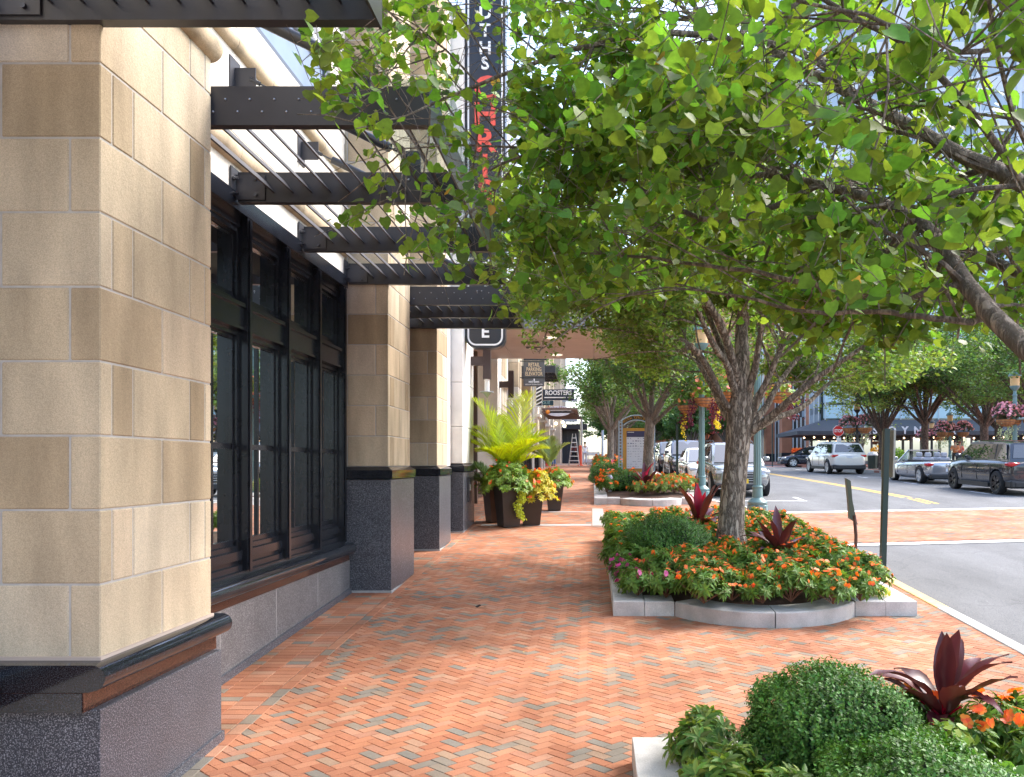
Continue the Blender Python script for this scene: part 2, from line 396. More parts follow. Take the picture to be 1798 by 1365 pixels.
# header course along the building, then a running course
rects=[]
y=1.5
while y<34:
    rects.append((-2.62-.205,-2.62-.003,y,y+.097)); rects.append((-3.30,-2.83,y,y+.097)) if False else None; y+=.1
    rects.append((-3.03,-2.83,y-.1,y-.003)); rects.append((-3.24,-3.036,y-.1,y-.003))
y=1.5
while y<34:
    rects.append((-2.612,-2.515,y,y+.197)); y+=.2
quadbricks(pv, [r for r in rects], .004)
# plain bands by the entrance (grey paving strip)
pv.build('sidewalk_bricks', BRICK, kind='structure')
v,f = herring(lambda x,y: -2.9<x<3.25, 0, -3,3.3, 34.05,75, sz=.2)
MB().add(v,f).build('sidewalk_bricks', BRICK, kind='structure')
PGREY = M('grey_paver', (.42,.39,.37), rough=.85, var=.15, vs=6)
m=MB()
def sheet(m,x0,x1,y0,y1,dz,n=1,skew=0):
    vs=[];fs=[]
    k=max(1,int(abs(y1-y0)/.5)); kk=n
    for i in range(k+1):
        for j in range(kk+1):
            y=y0+(y1-y0)*i/k; x=x0+(x1-x0)*j/kk; vs.append((x,y+skew*(x-x0),g(y+skew*(x-x0))+dz))
    for i in range(k):
        for j in range(kk):
            a=i*(kk+1)+j; fs.append((a,a+1,a+kk+2,a+kk+1))
    m.add(vs,fs)
sheet(m,-2.4,-.02,17.7,17.95,.006); sheet(m,-2.4,-.02,20.2,20.35,.006)
m.build('paving_strip', PGREY, kind='structure')
m=MB(); sheet(m,.0,.27,17.7,21.0,.007); m.build('paving_slab', M('pale_paver',(.42,.37,.33),rough=.85,var=.1,vs=4), kind='structure')
# kerbs
def kerb(name, fx, y0,y1, w, top, bot, mat, split=None, seg=1.8):
    m=MB(); y=y0
    while y<y1-.01:
        ye=min(y1,y+seg); n=max(1,int((ye-y)/.4)); vs=[];
        for i in range(n+1):
            yy=y+(ye-.006-y)*i/n; x=fx(yy); z=g(yy)
            vs += [(x-w,yy,z+bot),(x-w,yy,z+top),(x-w+.01,yy,z+top+.008),(x-.02,yy,z+top+.008),(x,yy,z+top-.012),(x+.012,yy,z+bot)]
        k=6; fs=[(0,1,2,3,4,5)[::-1]]+[tuple(n*k+q for q in range(6))]
        for i in range(n):
            for q in range(k): fs.append((i*k+q,i*k+(q+1)%k,(i+1)*k+(q+1)%k,(i+1)*k+q))
        m.add(vs,fs); y=ye
    return m.build(name, mat, kind='structure')
kerb('kerb', kerbx, -12, 9.9, .17, .006, -.3, KERBM)
kerb('kerb_yellow', kerbx, 9.9, 15.2, .17, .006, -.3, M('yellow_kerb_paint',(.70,.50,.20),rough=.8,var=.25,vs=8,bump=.1))
kerb('kerb', kerbx, 15.2, 120, .17, .006, -.3, KERBM)
# raised brick crosswalk with white borders: slightly skewed across the road
SK=.16
def cw(x,y,x0=4.4): return y-SK*(x-x0)
v,f = herring(lambda x,y: 4.5<x<16.2 and 15.95<cw(x,y)<20.9, -.112, 4.4,16.4, 15,24, sz=.1)
MB().add(v,f).build('crosswalk_bricks', BRICK, kind='structure')
m=MB(); sheet(m,4.47,16.3,15.9,20.95,-.122,n=24,skew=SK); m.build('crosswalk_base', SAND, kind='structure')
m=MB(); sheet(m,4.47,16.3,15.6,15.9,-.118,n=24,skew=SK); sheet(m,4.47,16.3,20.95,21.25,-.118,n=24,skew=SK)
# stop bars, parking ticks
def para(m,x0,y0,x1,y1,w,dz=-.126,n=16):
    d=Vector((x1-x0,y1-y0,0)); l=d.length; d/=l; s=Vector((-d.y,d.x,0))*w/2; vs=[];fs=[]
    for i in range(n+1):
        p=Vector((x0,y0,0))+d*l*i/n
        for q in (p-s,p+s): vs.append((q.x,q.y,g(q.y)+dz))
    for i in range(n): fs.append((2*i,2*i+1,2*i+3,2*i+2))
    m.add(vs,fs)
para(m,3.9,24.2,6.3,24.2,.12); para(m,6.2,24.2,6.2,25.4,.12); para(m,6.2,30.6,6.2,31.8,.12); para(m,3.9,31.2,6.2,31.2,.12)
for yy in (27.6,33.6,39.6,46,52): para(m,12.9,yy,15.2,yy,.12); para(m,12.95,yy-.7,12.95,yy+.7,.12)
m.build('road_marking', WPAINT, kind='structure')
m=MB()
for off in (0,.24): para(m,9.55+off,23.4,9.0+off,105,.12,n=60)
m.build('centre_line', YPAINT, kind='structure')
# far pavement with kerb and planting strip
FK = lambda y: 15.9+ (max(0,y-46)*.0)
def farx(y):
    pts=[(-12,16.3),(24,16.2),(46,15.9),(50,14.2),(56,14.0),(60,16.0),(140,16.0)]
    for (a,b),(c,d) in zip(pts,pts[1:]):
        if y<=c: return b+(d-b)*(y-a)/(c-a)
    return 16
kerb('kerb', lambda y: farx(y)+.17, 24, 49, .17, .006, -.3, KERBM)
strip('far_sidewalk', (lambda y: farx(y)+.15, 60), -12, 49, -.012, M('far_brick_paving',(.40,.17,.12),rough=.85,var=.2,vs=2), step=2, th=.2)
strip('far_sidewalk', (14.5, 60), 57, 140, -.012, MATS['far_brick_paving'], step=2, th=.2)
m=MB(); sheet(m,4,14.4,57.5,60.5,-.122,n=10); m.build('crosswalk_bricks', MATS['far_brick_paving'], kind='structure')
m=MB(); sheet(m,4,14.4,57.1,57.5,-.118,n=10); sheet(m,4,14.4,60.5,60.9,-.118,n=10); m.build('road_marking', WPAINT, kind='structure')

# ============================================================ left building
BL = empty('stone_building', (-3.2,5,0), 'long sandstone and granite building with black framed windows along the brick sidewalk', 'building')
c4=.4
def pier_stone(ynear, yfar, x0, x1, z0, z1, mat=STONE, name='stone_pier', phase=0, xback=-3.25):
    """blocks: front face (facing -y) and street face (facing +x); built as shell blocks round a mortar core"""
    core=MB(); t=.09; gp=.011
    core.box(xback-.5, x1-.006, ynear+.006, yfar-.006, z0, z1)
    blk=MB(); z=z0; row=phase
    # first course offset such that joints line up
    while z<z1-.02:
        zt=min(z+c4,z1)
        fx=[x1-(.13 if row%2 else .535)] ; 
        # front face joints, from the street corner inward
        js=[x1]; cur=x1-(.165 if row%2 else .535)
        while cur>x0: js.append(cur); cur-=.55
        js.append(x0)
        if len(js)>2 and js[-2]-js[-1]<.05: js.pop(-2)
        d=yfar-ynear
        if row%2: sj=[ynear,ynear+d*.5,yfar]
        else: sj=[ynear,ynear+d*.09,ynear+d*.25,ynear+d*.77,ynear+d*.93,yfar] if d>1.1 else [ynear,ynear+d*.35,yfar]
        b=.006
        # corner block
        for i in range(len(js)-1):
            xa,xb=js[i+1],js[i]
            if i==0: blk.bbox(xa+gp/2, x1, ynear, min(ynear+max(.03,(sj[1]-ynear))-gp/2, yfar), z+gp/2, zt-gp/2, b)
            else: blk.bbox(xa+gp/2, xb-gp/2, ynear, ynear+t, z+gp/2, zt-gp/2, b)
        for i in range(1,len(sj)-1):
            ya,yb=sj[i],sj[i+1]
            blk.bbox(x1-t, x1, ya+gp/2, yb-(gp/2 if i<len(sj)-2 else 0), z+gp/2, zt-gp/2, b)
        z=zt; row+=1
    p=blk.build(name, mat, BL)
    core.build('mortar', MORTAR, p)
    return p
# course joints: p1 joint at py=894(Z 4.43) -> z=2.23-78/1450*4.43
ZJ = CZ-(896-HY)/F*4.43
zb1 = ZJ-2*c4
def pier_base(ynear,yfar,x1,ztop,x0=-3.7,xo=.07, band=.11, polished=GRANB, name='granite_base', mat=GRAN):
    zb=g(ynear)-.3
    m=MB(); m.bbox(x0, x1+xo-.02, ynear-xo+.02, yfar+xo-.02, zb, ztop-band-.012,.004)
    p=m.build(name, mat, BL)
    m=MB(); pf=[(x0,ynear-xo),(x1+xo,ynear-xo),(x1+xo,yfar+xo),(x0,yfar+xo)]
    m.box(x0,x1+xo,ynear-xo,yfar+xo,ztop-band,ztop-.03)
    a=(x1+xo,x1+.004)
    vs=[(x0,ynear-xo,ztop-.03),(x1+xo,ynear-xo,ztop-.03),(x1+xo,yfar+xo,ztop-.03),(x0,yfar+xo,ztop-.03),(x0,ynear-.004,ztop+.015),(x1+.004,ynear-.004,ztop+.015),(x1+.004,yfar+.004,ztop+.015),(x0,yfar+.004,ztop+.015)]
    m.add(vs,[(0,1,5,4),(1,2,6,5),(2,3,7,6),(4,5,6,7)])
    m.build('polished_band', polished, p)
    m=MB(); m.box(x0,x1+xo-.012,ynear-xo+.012,yfar+xo-.012,zb,g(ynear)+.03); m.build('mortar', MORTAR, p)
    return p
ZTOP1 = 1.185
# pier 1 (nearest)
pier_stone(4.43,5.72,-3.9,-2.64,zb1,10,phase=1)
pb=MB(); pb.bbox(-4.2,-2.60,4.36,5.79,-.2,.935,.004); p1b=pb.build('granite_base',GRAN,BL)
# polished bull-nose moulding along pier 1's street side with brown soffit
def bullnose(x, y0, y1, zc, r, depth, parent, below=.13, name='bullnose_moulding', seg=None):
    pts=[(x-depth,zc+r)]+[(x+r*.0+math.cos(a)*r, zc+math.sin(a)*r) for a in [R(90-15*i) for i in range(9)]]
    pts=[(x-depth,zc+r)]+[(x+math.cos(R(90-180*i/10))*r, zc+math.sin(R(90-180*i/10))*r) for i in range(11)]+[(x-.02,zc-r-.006),(x-depth,zc-r-.006)]
    ys=[y0]; 
    if seg:
        while ys[-1]+seg<y1: ys.append(ys[-1]+seg)
    ys.append(y1)
    m=MB()
    for a,b in zip(ys,ys[1:]): m.prism(pts,a+.003 if a!=y0 else a,b,'y')
    o=m.build(name,GRANB,parent,smooth=True)
    if below:
        m=MB(); m.box(x-depth,x-.045,y0,y1,zc-r-.006-below,zc-r-.008); m.build('brown_granite_course',GRANR,o)
    return o
bullnose(-2.605,4.30,5.82,1.115,.068,1.0,p1b,below=.105)
m=MB(); m.box(-3.95,-2.655,4.292,4.36,.938,1.038); m.build('polished_course',GRANB,p1b)
m=MB(); m.box(-3.9,-2.625,4.41,5.73,1.183,1.20); m.build('mortar_bed',M('pinkish_mortar',(.5,.40,.34),rough=.9),p1b)
m=MB(); m.box(-4.2,-2.588,4.35,5.80,-.3,.0); m.box(-4.2,-2.588,4.36,5.80,.0,g(5.7)-.0); 
vs=[(-2.585,4.345,g(4.3)-.1),(-2.585,5.805,g(5.8)-.1),(-2.585,5.805,g(5.8)+.07),(-2.585,4.345,g(4.3)+.07),(-4.2,4.345,g(4.3)-.1),(-4.2,5.805,g(5.8)-.1),(-4.2,5.805,g(5.8)+.07),(-4.2,4.345,g(4.3)+.07)]
m=MB(); m.add(vs,[(0,1,2,3),(4,5,6,7),(0,3,7,4),(1,2,6,5),(3,2,6,7)]); m.build('plinth_course',GRAN,p1b)
# neighbouring sill to the left of pier 1 (cut end seen at frame edge)
bullnose(-3.13,3.0,4.34,1.10,.07,.5,p1b,below=.1)
# string mouldings on stone
ZM1=5.03; ZM2=6.02
def halfround(x,y0,y1,z,r,name='string_moulding',mat=STONE,seg=.8):
    pts=[(x-.1,z+r)]+[(x+math.cos(R(90-180*i/10))*r*.95, z+math.sin(R(90-180*i/10))*r) for i in range(11)]+[(x-.1,z-r)]
    m=MB(); y=y0
    while y<y1-.01:
        e=min(y1,y+seg); m.prism(pts,y,e-.006,'y'); y=e
    return m.build(name,mat,BL,smooth=True)
halfround(-2.66,4.38,5.76,5.12,.095)
# recessed wall between piers
def bay(y0,y1,nb,zs,zl,low_top,first=False,label=''):
    """window bay: low granite wall, sill, window units, lintel, pale wall over"""
    zg=g(y0)
    m=MB(); m.add([(-3.16,y0,g(y0)-.1),(-3.16,y1,g(y1)-.1),(-3.16,y1,low_top),(-3.16,y0,low_top),(-3.6,y0,g(y0)-.1),(-3.6,y1,g(y1)-.1),(-3.6,y1,low_top),(-3.6,y0,low_top)],[(0,1,2,3),(4,5,6,7),(3,2,6,7),(0,3,7,4),(1,2,6,5)])
    w=m.build('low_granite_wall',GRANL,BL)
    m=MB()
    for i in range(1,int((y1-y0)/1.25)+1):
        yy=y1-i*1.25; m.box(-3.17,-3.1585,yy-.004,yy+.004,g(yy),low_top)
    m.build('joint',MORTAR,w)
    m=MB(); m.add([(-3.135,y0,g(y0)-.05),(-3.135,y1,g(y1)-.05),(-3.135,y1,g(y1)+.075),(-3.135,y0,g(y0)+.075),(-3.3,y0,g(y0)-.05),(-3.3,y1,g(y1)-.05),(-3.3,y1,g(y1)+.075),(-3.3,y0,g(y0)+.075)],[(0,1,2,3),(3,2,6,7),(1,2,6,5),(0,3,7,4)])
    m.build('plinth_course',GRAN,w)
    m=MB(); m.box(-3.5,-3.17,y0,y1,low_top-.001,low_top+.09); m.build('brown_granite_course',GRANR,w)
    bullnose(-3.14,y0,y1,low_top+.155,.07,.35,w,below=0,name='sill_moulding',seg=1.4)
    # stepped black sill under the frames
    zs0=low_top+.225
    m=MB(); m.box(-3.5,-3.22,y0,y1,zs0,zs0+.035); m.box(-3.5,-3.25,y0,y1,zs0+.035,zs0+.09); m.box(-3.5,-3.28,y0,y1,zs0+.09,zs0+.14)
    m.build('window_sill',FRAME,w)
    zf0=zs0+.14; zt=zl
    bw=(y1-y0)/nb
    # posts
    for i in range(nb):
        ya=y0+i*bw; yb=ya+bw
        f=MB()
        f.box(-3.5,-3.205,yb-.10,yb-(.0 if i<nb-1 else .002),zf0-.1,zt)      # projecting post
        f.box(-3.20,-3.19,yb-.075,yb-.025,zf0-.12,zt-.02)
        f.box(-3.5,-3.24,ya+.001,yb-.101,3.50,3.70)        # transom band
        f.box(-3.5,-3.215,ya+.001,yb-.101,3.685,3.72); f.box(-3.5,-3.225,ya+.001,yb-.101,3.475,3.50)
        f.box(-3.5,-3.27,ya+.001,yb-.101,zt-.10,zt)
        f.box(-3.5,-3.25,ya+.001,yb-.101,zf0,zf0+.08)
        for (za,zb) in ((zf0+.08,3.475),(3.72,zt-.10)):
            # sash stiles and rails stepped back
            for (s0,s1,xx) in ((.0,.05,-3.285),(.05,.08,-3.315)):
                f.box(-3.5,xx,ya+s0,ya+s1,za,zb); f.box(-3.5,xx,yb-.101-s1,yb-.101-s0,za,zb)
                f.box(-3.5,xx,ya+s1,yb-.101-s1,za+s0,za+s1+(.02 if s0>0 else 0)); f.box(-3.5,xx,ya+s1,yb-.101-s1,zb-s1,zb-s0)
        # muntins in the lower sash
        ym=(ya+yb-.101)/2; f.box(-3.42,-3.325,ym-.016,ym+.016,zf0+.17,3.38)
        zm=2.40; f.box(-3.42,-3.32,ya+.095,yb-.196,zm-.026,zm+.026)
        fo=f.build('window',FRAME,BL)
        gl=MB()
        for (za,zb) in ((zf0+.1,3.45),(3.74,zt-.12)): gl.box(-3.40,-3.345,ya+.08,yb-.18,za,zb)
        gl.build('pane',GLASS,fo)
    m=MB(); m.box(-3.6,-3.20,y0,y1,zt,zt+.155); m.box(-3.6,-3.215,y0,y1,zt+.155,zt+.17)
    m.build('lintel',FRAME,BL)
    # pale wall
    b=MB(); gp=.006; rows=[zt+.17,5.22,5.98,6.42] if first else [zt+.17,5.22,6.0,6.42]
    rr=0; z=zt+.17
    for z0_,z1_ in zip(rows,rows[1:]):
        y=y0; w_=1.7
        off=(rr%2)*.85
        js=[y0]+[y0+off+k*w_ for k in range(0,9) if y0+.1<y0+off+k*w_<y1-.1]+[y1]
        for a_,b_ in zip(js,js[1:]): b.bbox(-3.6,-3.23,a_+gp/2,b_-gp/2,z0_+gp/2,z1_-gp/2,.004)
        rr+=1
    b.build('pale_wall',PALE,BL)
    halfround(-3.23,y0+.01,y1-.01,ZM1,.10,mat=STONE); halfround(-3.23,y0+.01,y1-.01,ZM2,.075,mat=STONE)
def upper_window(y0,y1,z0=6.42,z1=10.0):
    f=MB(); f.box(-3.7,-3.24,y0,y1,z0,z0+.06); f.box(-3.7,-3.27,y0,y0+.1,z0+.06,z1); f.box(-3.7,-3.27,y1-.1,y1,z0+.06,z1)
    o=f.build('upper_window',M('blue_grey_panel_frame',(.10,.12,.16),rough=.4),BL)
    m=MB(); m.box(-3.7,-3.30,y0+.1,y1-.1,z0+.06,z0+.62); m.build('spandrel_panel',M('blue_grey_metal',(.28,.36,.50),rough=.3,metal=.3,var=.1),o)
    m=MB(); z=z0+.66
    while z<z1-.1:
        m.box(-3.62,-3.25,y0+.1,y1-.1,z,z+.035); z+=.16
    m.build('louvre',M('white_metal',(.75,.77,.8),rough=.4),o)
    m=MB(); m.box(-3.75,-3.6,y0+.1,y1-.1,z0+.62,z1); m.build('pane',GLASS,o)
bay(5.79,10.76,5,1.2,4.53,.985,True)
upper_window(6.4,10.2)
for ya,yb in ((5.73,6.4),(10.2,10.8)): m=MB(); m.box(-3.6,-3.235,ya,yb,6.42,10); m.build('pale_wall',PALE,BL)
# pier 2,3,4
def jz(n): return zb1+n*c4
pier_stone(10.84,12.13,-3.5,-2.68,2.205-.0,11,phase=0)
pier_base(10.84,12.13,-2.68,2.205-.02,band=.14)
pier_stone(14.36,15.4,-3.5,-2.70,2.205,11,phase=1)
pier_base(14.36,15.4,-2.70,2.205-.02,band=.14)
# window bay between pier 2 and pier 3
bay(12.2,14.28,2,1.2,4.53,1.35)
m=MB(); m.box(-3.6,-3.235,12.13,14.36,6.42,11); m.build('pale_wall',PALE,BL)
# pale piers further on (white limestone with granite base)
def white_pier(y0,y1,x1,zt,blocks=(2.25,3.0,3.9,5.3)):
    m=MB(); zs=list(blocks)+[8.0,11.5]
    for a,b in zip(zs,zs[1:]): m.bbox(-4,x1,y0,y1,a+.004,b-.004,.006)
    o=m.build('limestone_pier',WHITEST,BL); return o
white_pier(16.7,18.2,-2.62,11)
pier_base(16.72,18.2,-2.64,2.23,band=.14,xo=.055)
m=MB(); m.box(-2.60,-2.57,17.2,17.6,1.45,1.95); pl=m.build('wall_plaque',M('dark_bronze_plate',(.05,.05,.06),rough=.35),BL)
m=MB(); m.box(-2.57,-2.55,17.33,17.48,1.68,1.82); m.build('outlet_cover',M('brushed_cover',(.5,.5,.45),rough=.3,metal=.8),pl)
white_pier(15.42,16.66,-2.86,11,(2.2,3.4,5.3))
pier_base(15.5,16.6,-2.88,2.2,band=.14,xo=.04)
white_pier(18.25,18.9,-2.78,11); pier_base(18.3,18.9,-2.80,2.23,band=.14,xo=.05)
# recessed entrance behind the planters
BRP=M('brown_panel_metal',(.085,.055,.04),rough=.4,var=.15,vs=2)
for q in ((-6,-5.4,18.9,27),(-5.4,-3.0,18.9,19.3),(-5.4,-3.1,22.2,22.35)):
    m=MB(); m.box(*q,1,5.3); m.build('brown_panel',BRP,BL)
m=MB(); m.box(-6,-3.3,18.9,22.2,1.0,1.9); m.build('granite_plinth',GRANB,BL)
white_pier(24.0,25.0,-2.75,11,(2.0,5.3))
# far stretch of the building
m=MB()
y=25.0; i=0
while y<62:
    L_=[1.4,3.8][i%2]
    if i%2==0: 
        m=MB()
        for k in range(9): m.bbox(-4,-2.72,y,y+1.3,g(y)+.9+k*.9,g(y)+.9+(k+1)*.9-.01,.006)
        m.build('stone_pier',STONE,BL)
    y+=2.7; i+=1
m=MB(); m.box(-4.3,-3.1,25,62,5.3,12); m.build('pale_wall',PALE,BL)
m=MB(); y=25
while y<62:
    for za,zb in ((4.62,4.75),(3.55,3.65)): m=MB(); m.box(-4.1,-2.6,y-.04,y+1.34,za,zb); m.build('string_moulding',PALE,BL)
    y+=5.4
m=MB(); m.box(-4.5,-3.3,25,62,1,5.3)
m.build('shop_glazing',GLASS,BL)
f=MB()
for k in range(24): f.box(-3.3,-3.24,25+k*1.55,25.08+k*1.55,1,5.3)
f.box(-3.3,-3.25,25,62,3.9,4.0); f.build('shopfront_frame',FRAME,BL)
m=MB(); m.box(-6.5,-3.905,-3,62,0,12); m.build('inner_wall',PALE,BL)
m=MB(); m.box(-3.9,-3.3,-3,4.42,1.0,12); m.build('inner_wall',PALE,BL)
m=MB(); m.box(-6.5,-2.4,62,75,1,13); m.build('far_wing',M('far_wing_stone',(.45,.38,.3),rough=.85,var=.1),BL)
# ============================================================ pergola canopies
ZB=4.59; BH=.27
PLATE=M('steel_plate',(.04,.04,.048),rough=.45)
def pergola(label, ys, xl, xr, rods, first_fascia=True, rivets=(), ZB=4.59):
    root=empty('steel_canopy',(xl,ys[0],ZB),label,'canopy','black steel slatted canopies along the building')
    xs=[xr-.05-.17*i for i in range(int((xr-xl-.15)/.17))]
    for i,y in enumerate(ys):
        m=MB(); m.box(xl+.03,xr,y,y+.02,ZB,ZB+BH); m.box(xl+.03,xr,y+.02,y+.08,ZB,ZB+.012); m.box(xl+.03,xr,y+.02,y+.08,ZB+BH-.012,ZB+BH)
        b=m.build('beam',STEEL,root)
        if i in rivets:
            m=MB(); x=xl+.16; k=0
            while x<xr-.1:
                z=ZB+BH*(.66 if k%2==0 else .34); m.sphere((x,y-.002,z),.009,8,5); x+=.085; k+=1
            m.build('rivet',BOLT,b)
        else:
            m=MB(); m.box(xl,xl+.012,y-.09,y+.1,ZB-.05,ZB+BH+.03); m.box(xl+.02,xl+.28,y-.016,y-.002,ZB+.02,ZB+BH-.03); pl=m.build('end_plate',PLATE,b)
            m=MB()
            for (bx,bz) in ((xl+.07,ZB+.06),(xl+.07,ZB+BH-.07)):
                m.tube([(xl+.012,y-.055,bz),(xl+.06,y-.055,bz)],.014,6); m.tube([(xl+.012,y-.055,bz),(xl+.03,y-.055,bz)],.022,6)
            for (bx,bz) in ((xl+.2,ZB+.06),(xl+.2,ZB+BH-.07)): m.tube([(bx,y-.035,bz),(bx,y-.016,bz)],.015,8)
            m.build('bolt',BOLT if False else M('dark_bolt',(.06,.065,.08),rough=.3,metal=.8),pl)
    # slats between beams
    rot=Matrix.Rotation(R(-38),3,'Y')
    m=MB()
    for x in xs:
        for a,b in zip(ys,ys[1:]):
            m.obox((x,(a+.02+b)/2,ZB+.135),(.012,b-a-.024,.13),rot)
        for y in (ys[-1],): m.obox((x,y+.02+.02,ZB+.135),(.012,.04,.13),rot)
        # short fins on the first beam
    m.build('slats',STEEL,root)
    m=MB(); m.box(xr,xr+.015,ys[0],ys[-1]+.08,ZB-.01,ZB+BH+.02); m.build('edge_fascia',STEEL,root)
    m=MB(); m.add([(xr-.55,ys[0],ZB+BH+.05),(xr+.14,ys[0],ZB+BH+.03),(xr+.14,ys[-1],ZB+BH+.03),(xr-.55,ys[-1],ZB+BH+.05),(xr-.55,ys[0],ZB+BH+.06),(xr+.14,ys[0],ZB+BH+.04),(xr+.14,ys[-1],ZB+BH+.04),(xr-.55,ys[-1],ZB+BH+.06)],[(0,3,2,1),(4,5,6,7),(0,1,5,4),(1,2,6,5),(2,3,7,6),(3,0,4,7)])
    m.build('glass_cover',glassmat('canopy_glass',(.3,.4,.42),.03,.82) if 'canopy_glass' not in MATS else MATS['canopy_glass'],root)
    for y in rods:
        xw=-3.23
        m=MB(); m.box(xw,xw+.012,y-.09,y+.12,5.55,5.88); m.box(xw+.012,xw+.2,y+.0,y+.014,5.60,5.80); br=m.build('wall_bracket',PLATE,root)
        m=MB(); m.box(xr-.54,xr-.40,y+.022,y+.036,ZB+BH,ZB+BH+.20); m.build('rod_bracket',PLATE,root)
        A=Vector((xw+.15,y+.007,5.70)); B=Vector((xr-.47,y+.03,ZB+BH+.13)); d=B-A
        m=MB(); m.tube([A,A+d*.06],.02,8); m.tube([A+d*.06,A+d*.14],.008,6); m.tube([A+d*.14,A+d*.86],.042,12); m.tube([A+d*.86,A+d*.93],.009,6); m.tube([A+d*.92,B],.022,8); m.sphere(B,.03,8,6)
        m.build('tension_rod',M('rod_steel',(.045,.048,.055),rough=.28,metal=.5),root,smooth=True)
        m=MB()
        for dx in (0,.065): m.sphere((xr-.50+dx,y-.004,ZB+.2),.013,8,5)
        m.build('bolt',BOLT,root)
    return root
pergola('black steel slatted canopy over the long window between the first two stone piers',[5.74,7.43,9.13,10.80],-3.22,-1.15,[5.74,7.43,9.13],rivets=(0,))
pergola('smaller black steel slatted canopy between the second and third stone piers',[12.2,13.25,14.28],-3.22,-1.20,[12.2],rivets=(0,))
pergola('nearest black steel slatted canopy cut off by the top left corner of the photo',[-.9,.9,2.7,4.38],-3.2,-1.15,[2.7])
# far canopy
pergola('farthest black slatted canopy above the parking elevator sign',[33,34.2,35.4,36.6],-3.1,-1.5,[],ZB=5.9)
# ============================================================ entrance canopy (flat soffit)
EC=empty('entrance_canopy',(-2.6,18.7,5.3),'flat beige soffit canopy with downlights projecting over the sidewalk entrance','canopy')
m=MB(); x=-3.4
for i in range(4):
    for j in range(4): m.bbox(-3.4+i*1.15,-3.4+(i+1)*1.15-.012,18.7+j*1.28,18.7+(j+1)*1.28-.012,5.28,5.34,.004)
m.build('soffit_panel',M('beige_soffit',(.46,.38,.34),rough=.6,var=.05),EC)
m=MB()
for i in range(3): m.bbox(-3.4+i*1.56,-3.4+(i+1)*1.56-.012,18.62,18.7,5.30,6.0,.004)
m.box(1.22,1.30,18.7,23.82,5.30,6.0); m.box(-3.4,1.22,23.82,23.9,5.3,6.0); m.box(-3.4,1.22,18.7,23.82,5.36,5.98)
m.build('fascia_panel',M('grey_metal_panel',(.25,.25,.27),rough=.4,metal=.3),EC)
for (lx,ly) in ((-1.0,19.8),(.9,19.8),(-1.0,22.9),(.9,22.9)):
    m=MB(); m.lathe([(.17,0),(.17,.012),(.0,.012)],(lx,ly,5.262),18); m.build('downlight',M('downlight_lens',(.9,.85,.7),rough=.4,emit=((1,.9,.7),.25)),EC)
for (lx,ly) in ((-1.55,20.6),(-1.5,21.5)):
    m=MB(); m.box(lx-.22,lx+.22,ly-.14,ly+.14,5.262,5.279); o=m.build('square_downlight',M('black_grille',(.02,.02,.02),rough=.5),EC)
    m=MB(); m.lathe([(.05,0),(.05,.01)],(lx-.1,ly,5.25),10); m.lathe([(.05,0),(.05,.01)],(lx+.1,ly,5.25),10); m.build('lamp',M('lamp_dim',(.7,.65,.55),rough=.3),o)
# ============================================================ vegetation
rs = np.random.RandomState(3)
LEAF1 = M('linden_leaf',(.115,.215,.03),rough=.45,island=.5,hue=.035,trans=.52,spec=.4,var=.22,vs=45)
LEAF2 = M('elm_leaf',(.15,.25,.05),rough=.5,island=.45,hue=.03,trans=.38,spec=.4)
LEAF3 = M('far_leaf',(.10,.19,.055),rough=.55,island=.4,hue=.03,trans=.35,spec=.3)
LEAFY = M('yellow_green_leaf',(.20,.27,.06),rough=.55,island=.4,hue=.04,trans=.4,spec=.3)
def bark(name,c1,c2,sc=9):
    m,nt,b=nmat(name); L=nt.links.new
    tc=N(nt,'ShaderNodeTexCoord'); mp=N(nt,'ShaderNodeMapping'); mp.inputs['Scale'].default_value=(1,1,.22); L(tc.outputs['Object'],mp.inputs['Vector'])
    n=N(nt,'ShaderNodeTexNoise'); n.inputs['Scale'].default_value=sc*2.4; n.inputs['Detail'].default_value=8; n.inputs['Roughness'].default_value=.65; n.inputs['Distortion'].default_value=.6; L(mp.outputs['Vector'],n.inputs['Vector'])
    v=N(nt,'ShaderNodeTexVoronoi'); v.feature='DISTANCE_TO_EDGE'; v.inputs['Scale'].default_value=sc*1.6
    ad=N(nt,'ShaderNodeMixRGB',blend_type='ADD'); ad.inputs['Fac'].default_value=.18; L(mp.outputs['Vector'],ad.inputs['Color1']); L(n.outputs['Color'],ad.inputs['Color2']); L(ad.outputs[0],v.inputs['Vector'])
    mr=N(nt,'ShaderNodeMapRange'); mr.inputs['From Max'].default_value=.22; L(v.outputs['Distance'],mr.inputs['Value'])
    ml=N(nt,'ShaderNodeMath',operation='MULTIPLY'); L(mr.outputs['Result'],ml.inputs[0]); L(n.outputs['Fac'],ml.inputs[1])
    cr=N(nt,'ShaderNodeValToRGB'); e=cr.color_ramp.elements; e[0].position=.05; e[0].color=rgba(c1); e[1].position=.6; e[1].color=rgba(c2); L(ml.outputs[0],cr.inputs['Fac'])
    L(cr.outputs['Color'],b.inputs['Base Color']); b.inputs['Roughness'].default_value=.9; b.inputs['Specular IOR Level'].default_value=.15
    bp=N(nt,'ShaderNodeBump'); bp.inputs['Strength'].default_value=.9; bp.inputs['Distance'].default_value=.03; L(ml.outputs[0],bp.inputs['Height']); L(bp.outputs['Normal'],b.inputs['Normal'])
    MATS[name]=m; return m
BARK=bark('grey_brown_bark',(.15,.115,.09),(.56,.46,.37))
BARKS=bark('smooth_bark',(.17,.14,.115),(.33,.27,.225),sc=9)
BARKD=bark('dark_bark',(.06,.045,.036),(.22,.17,.14))
KEEPF=None
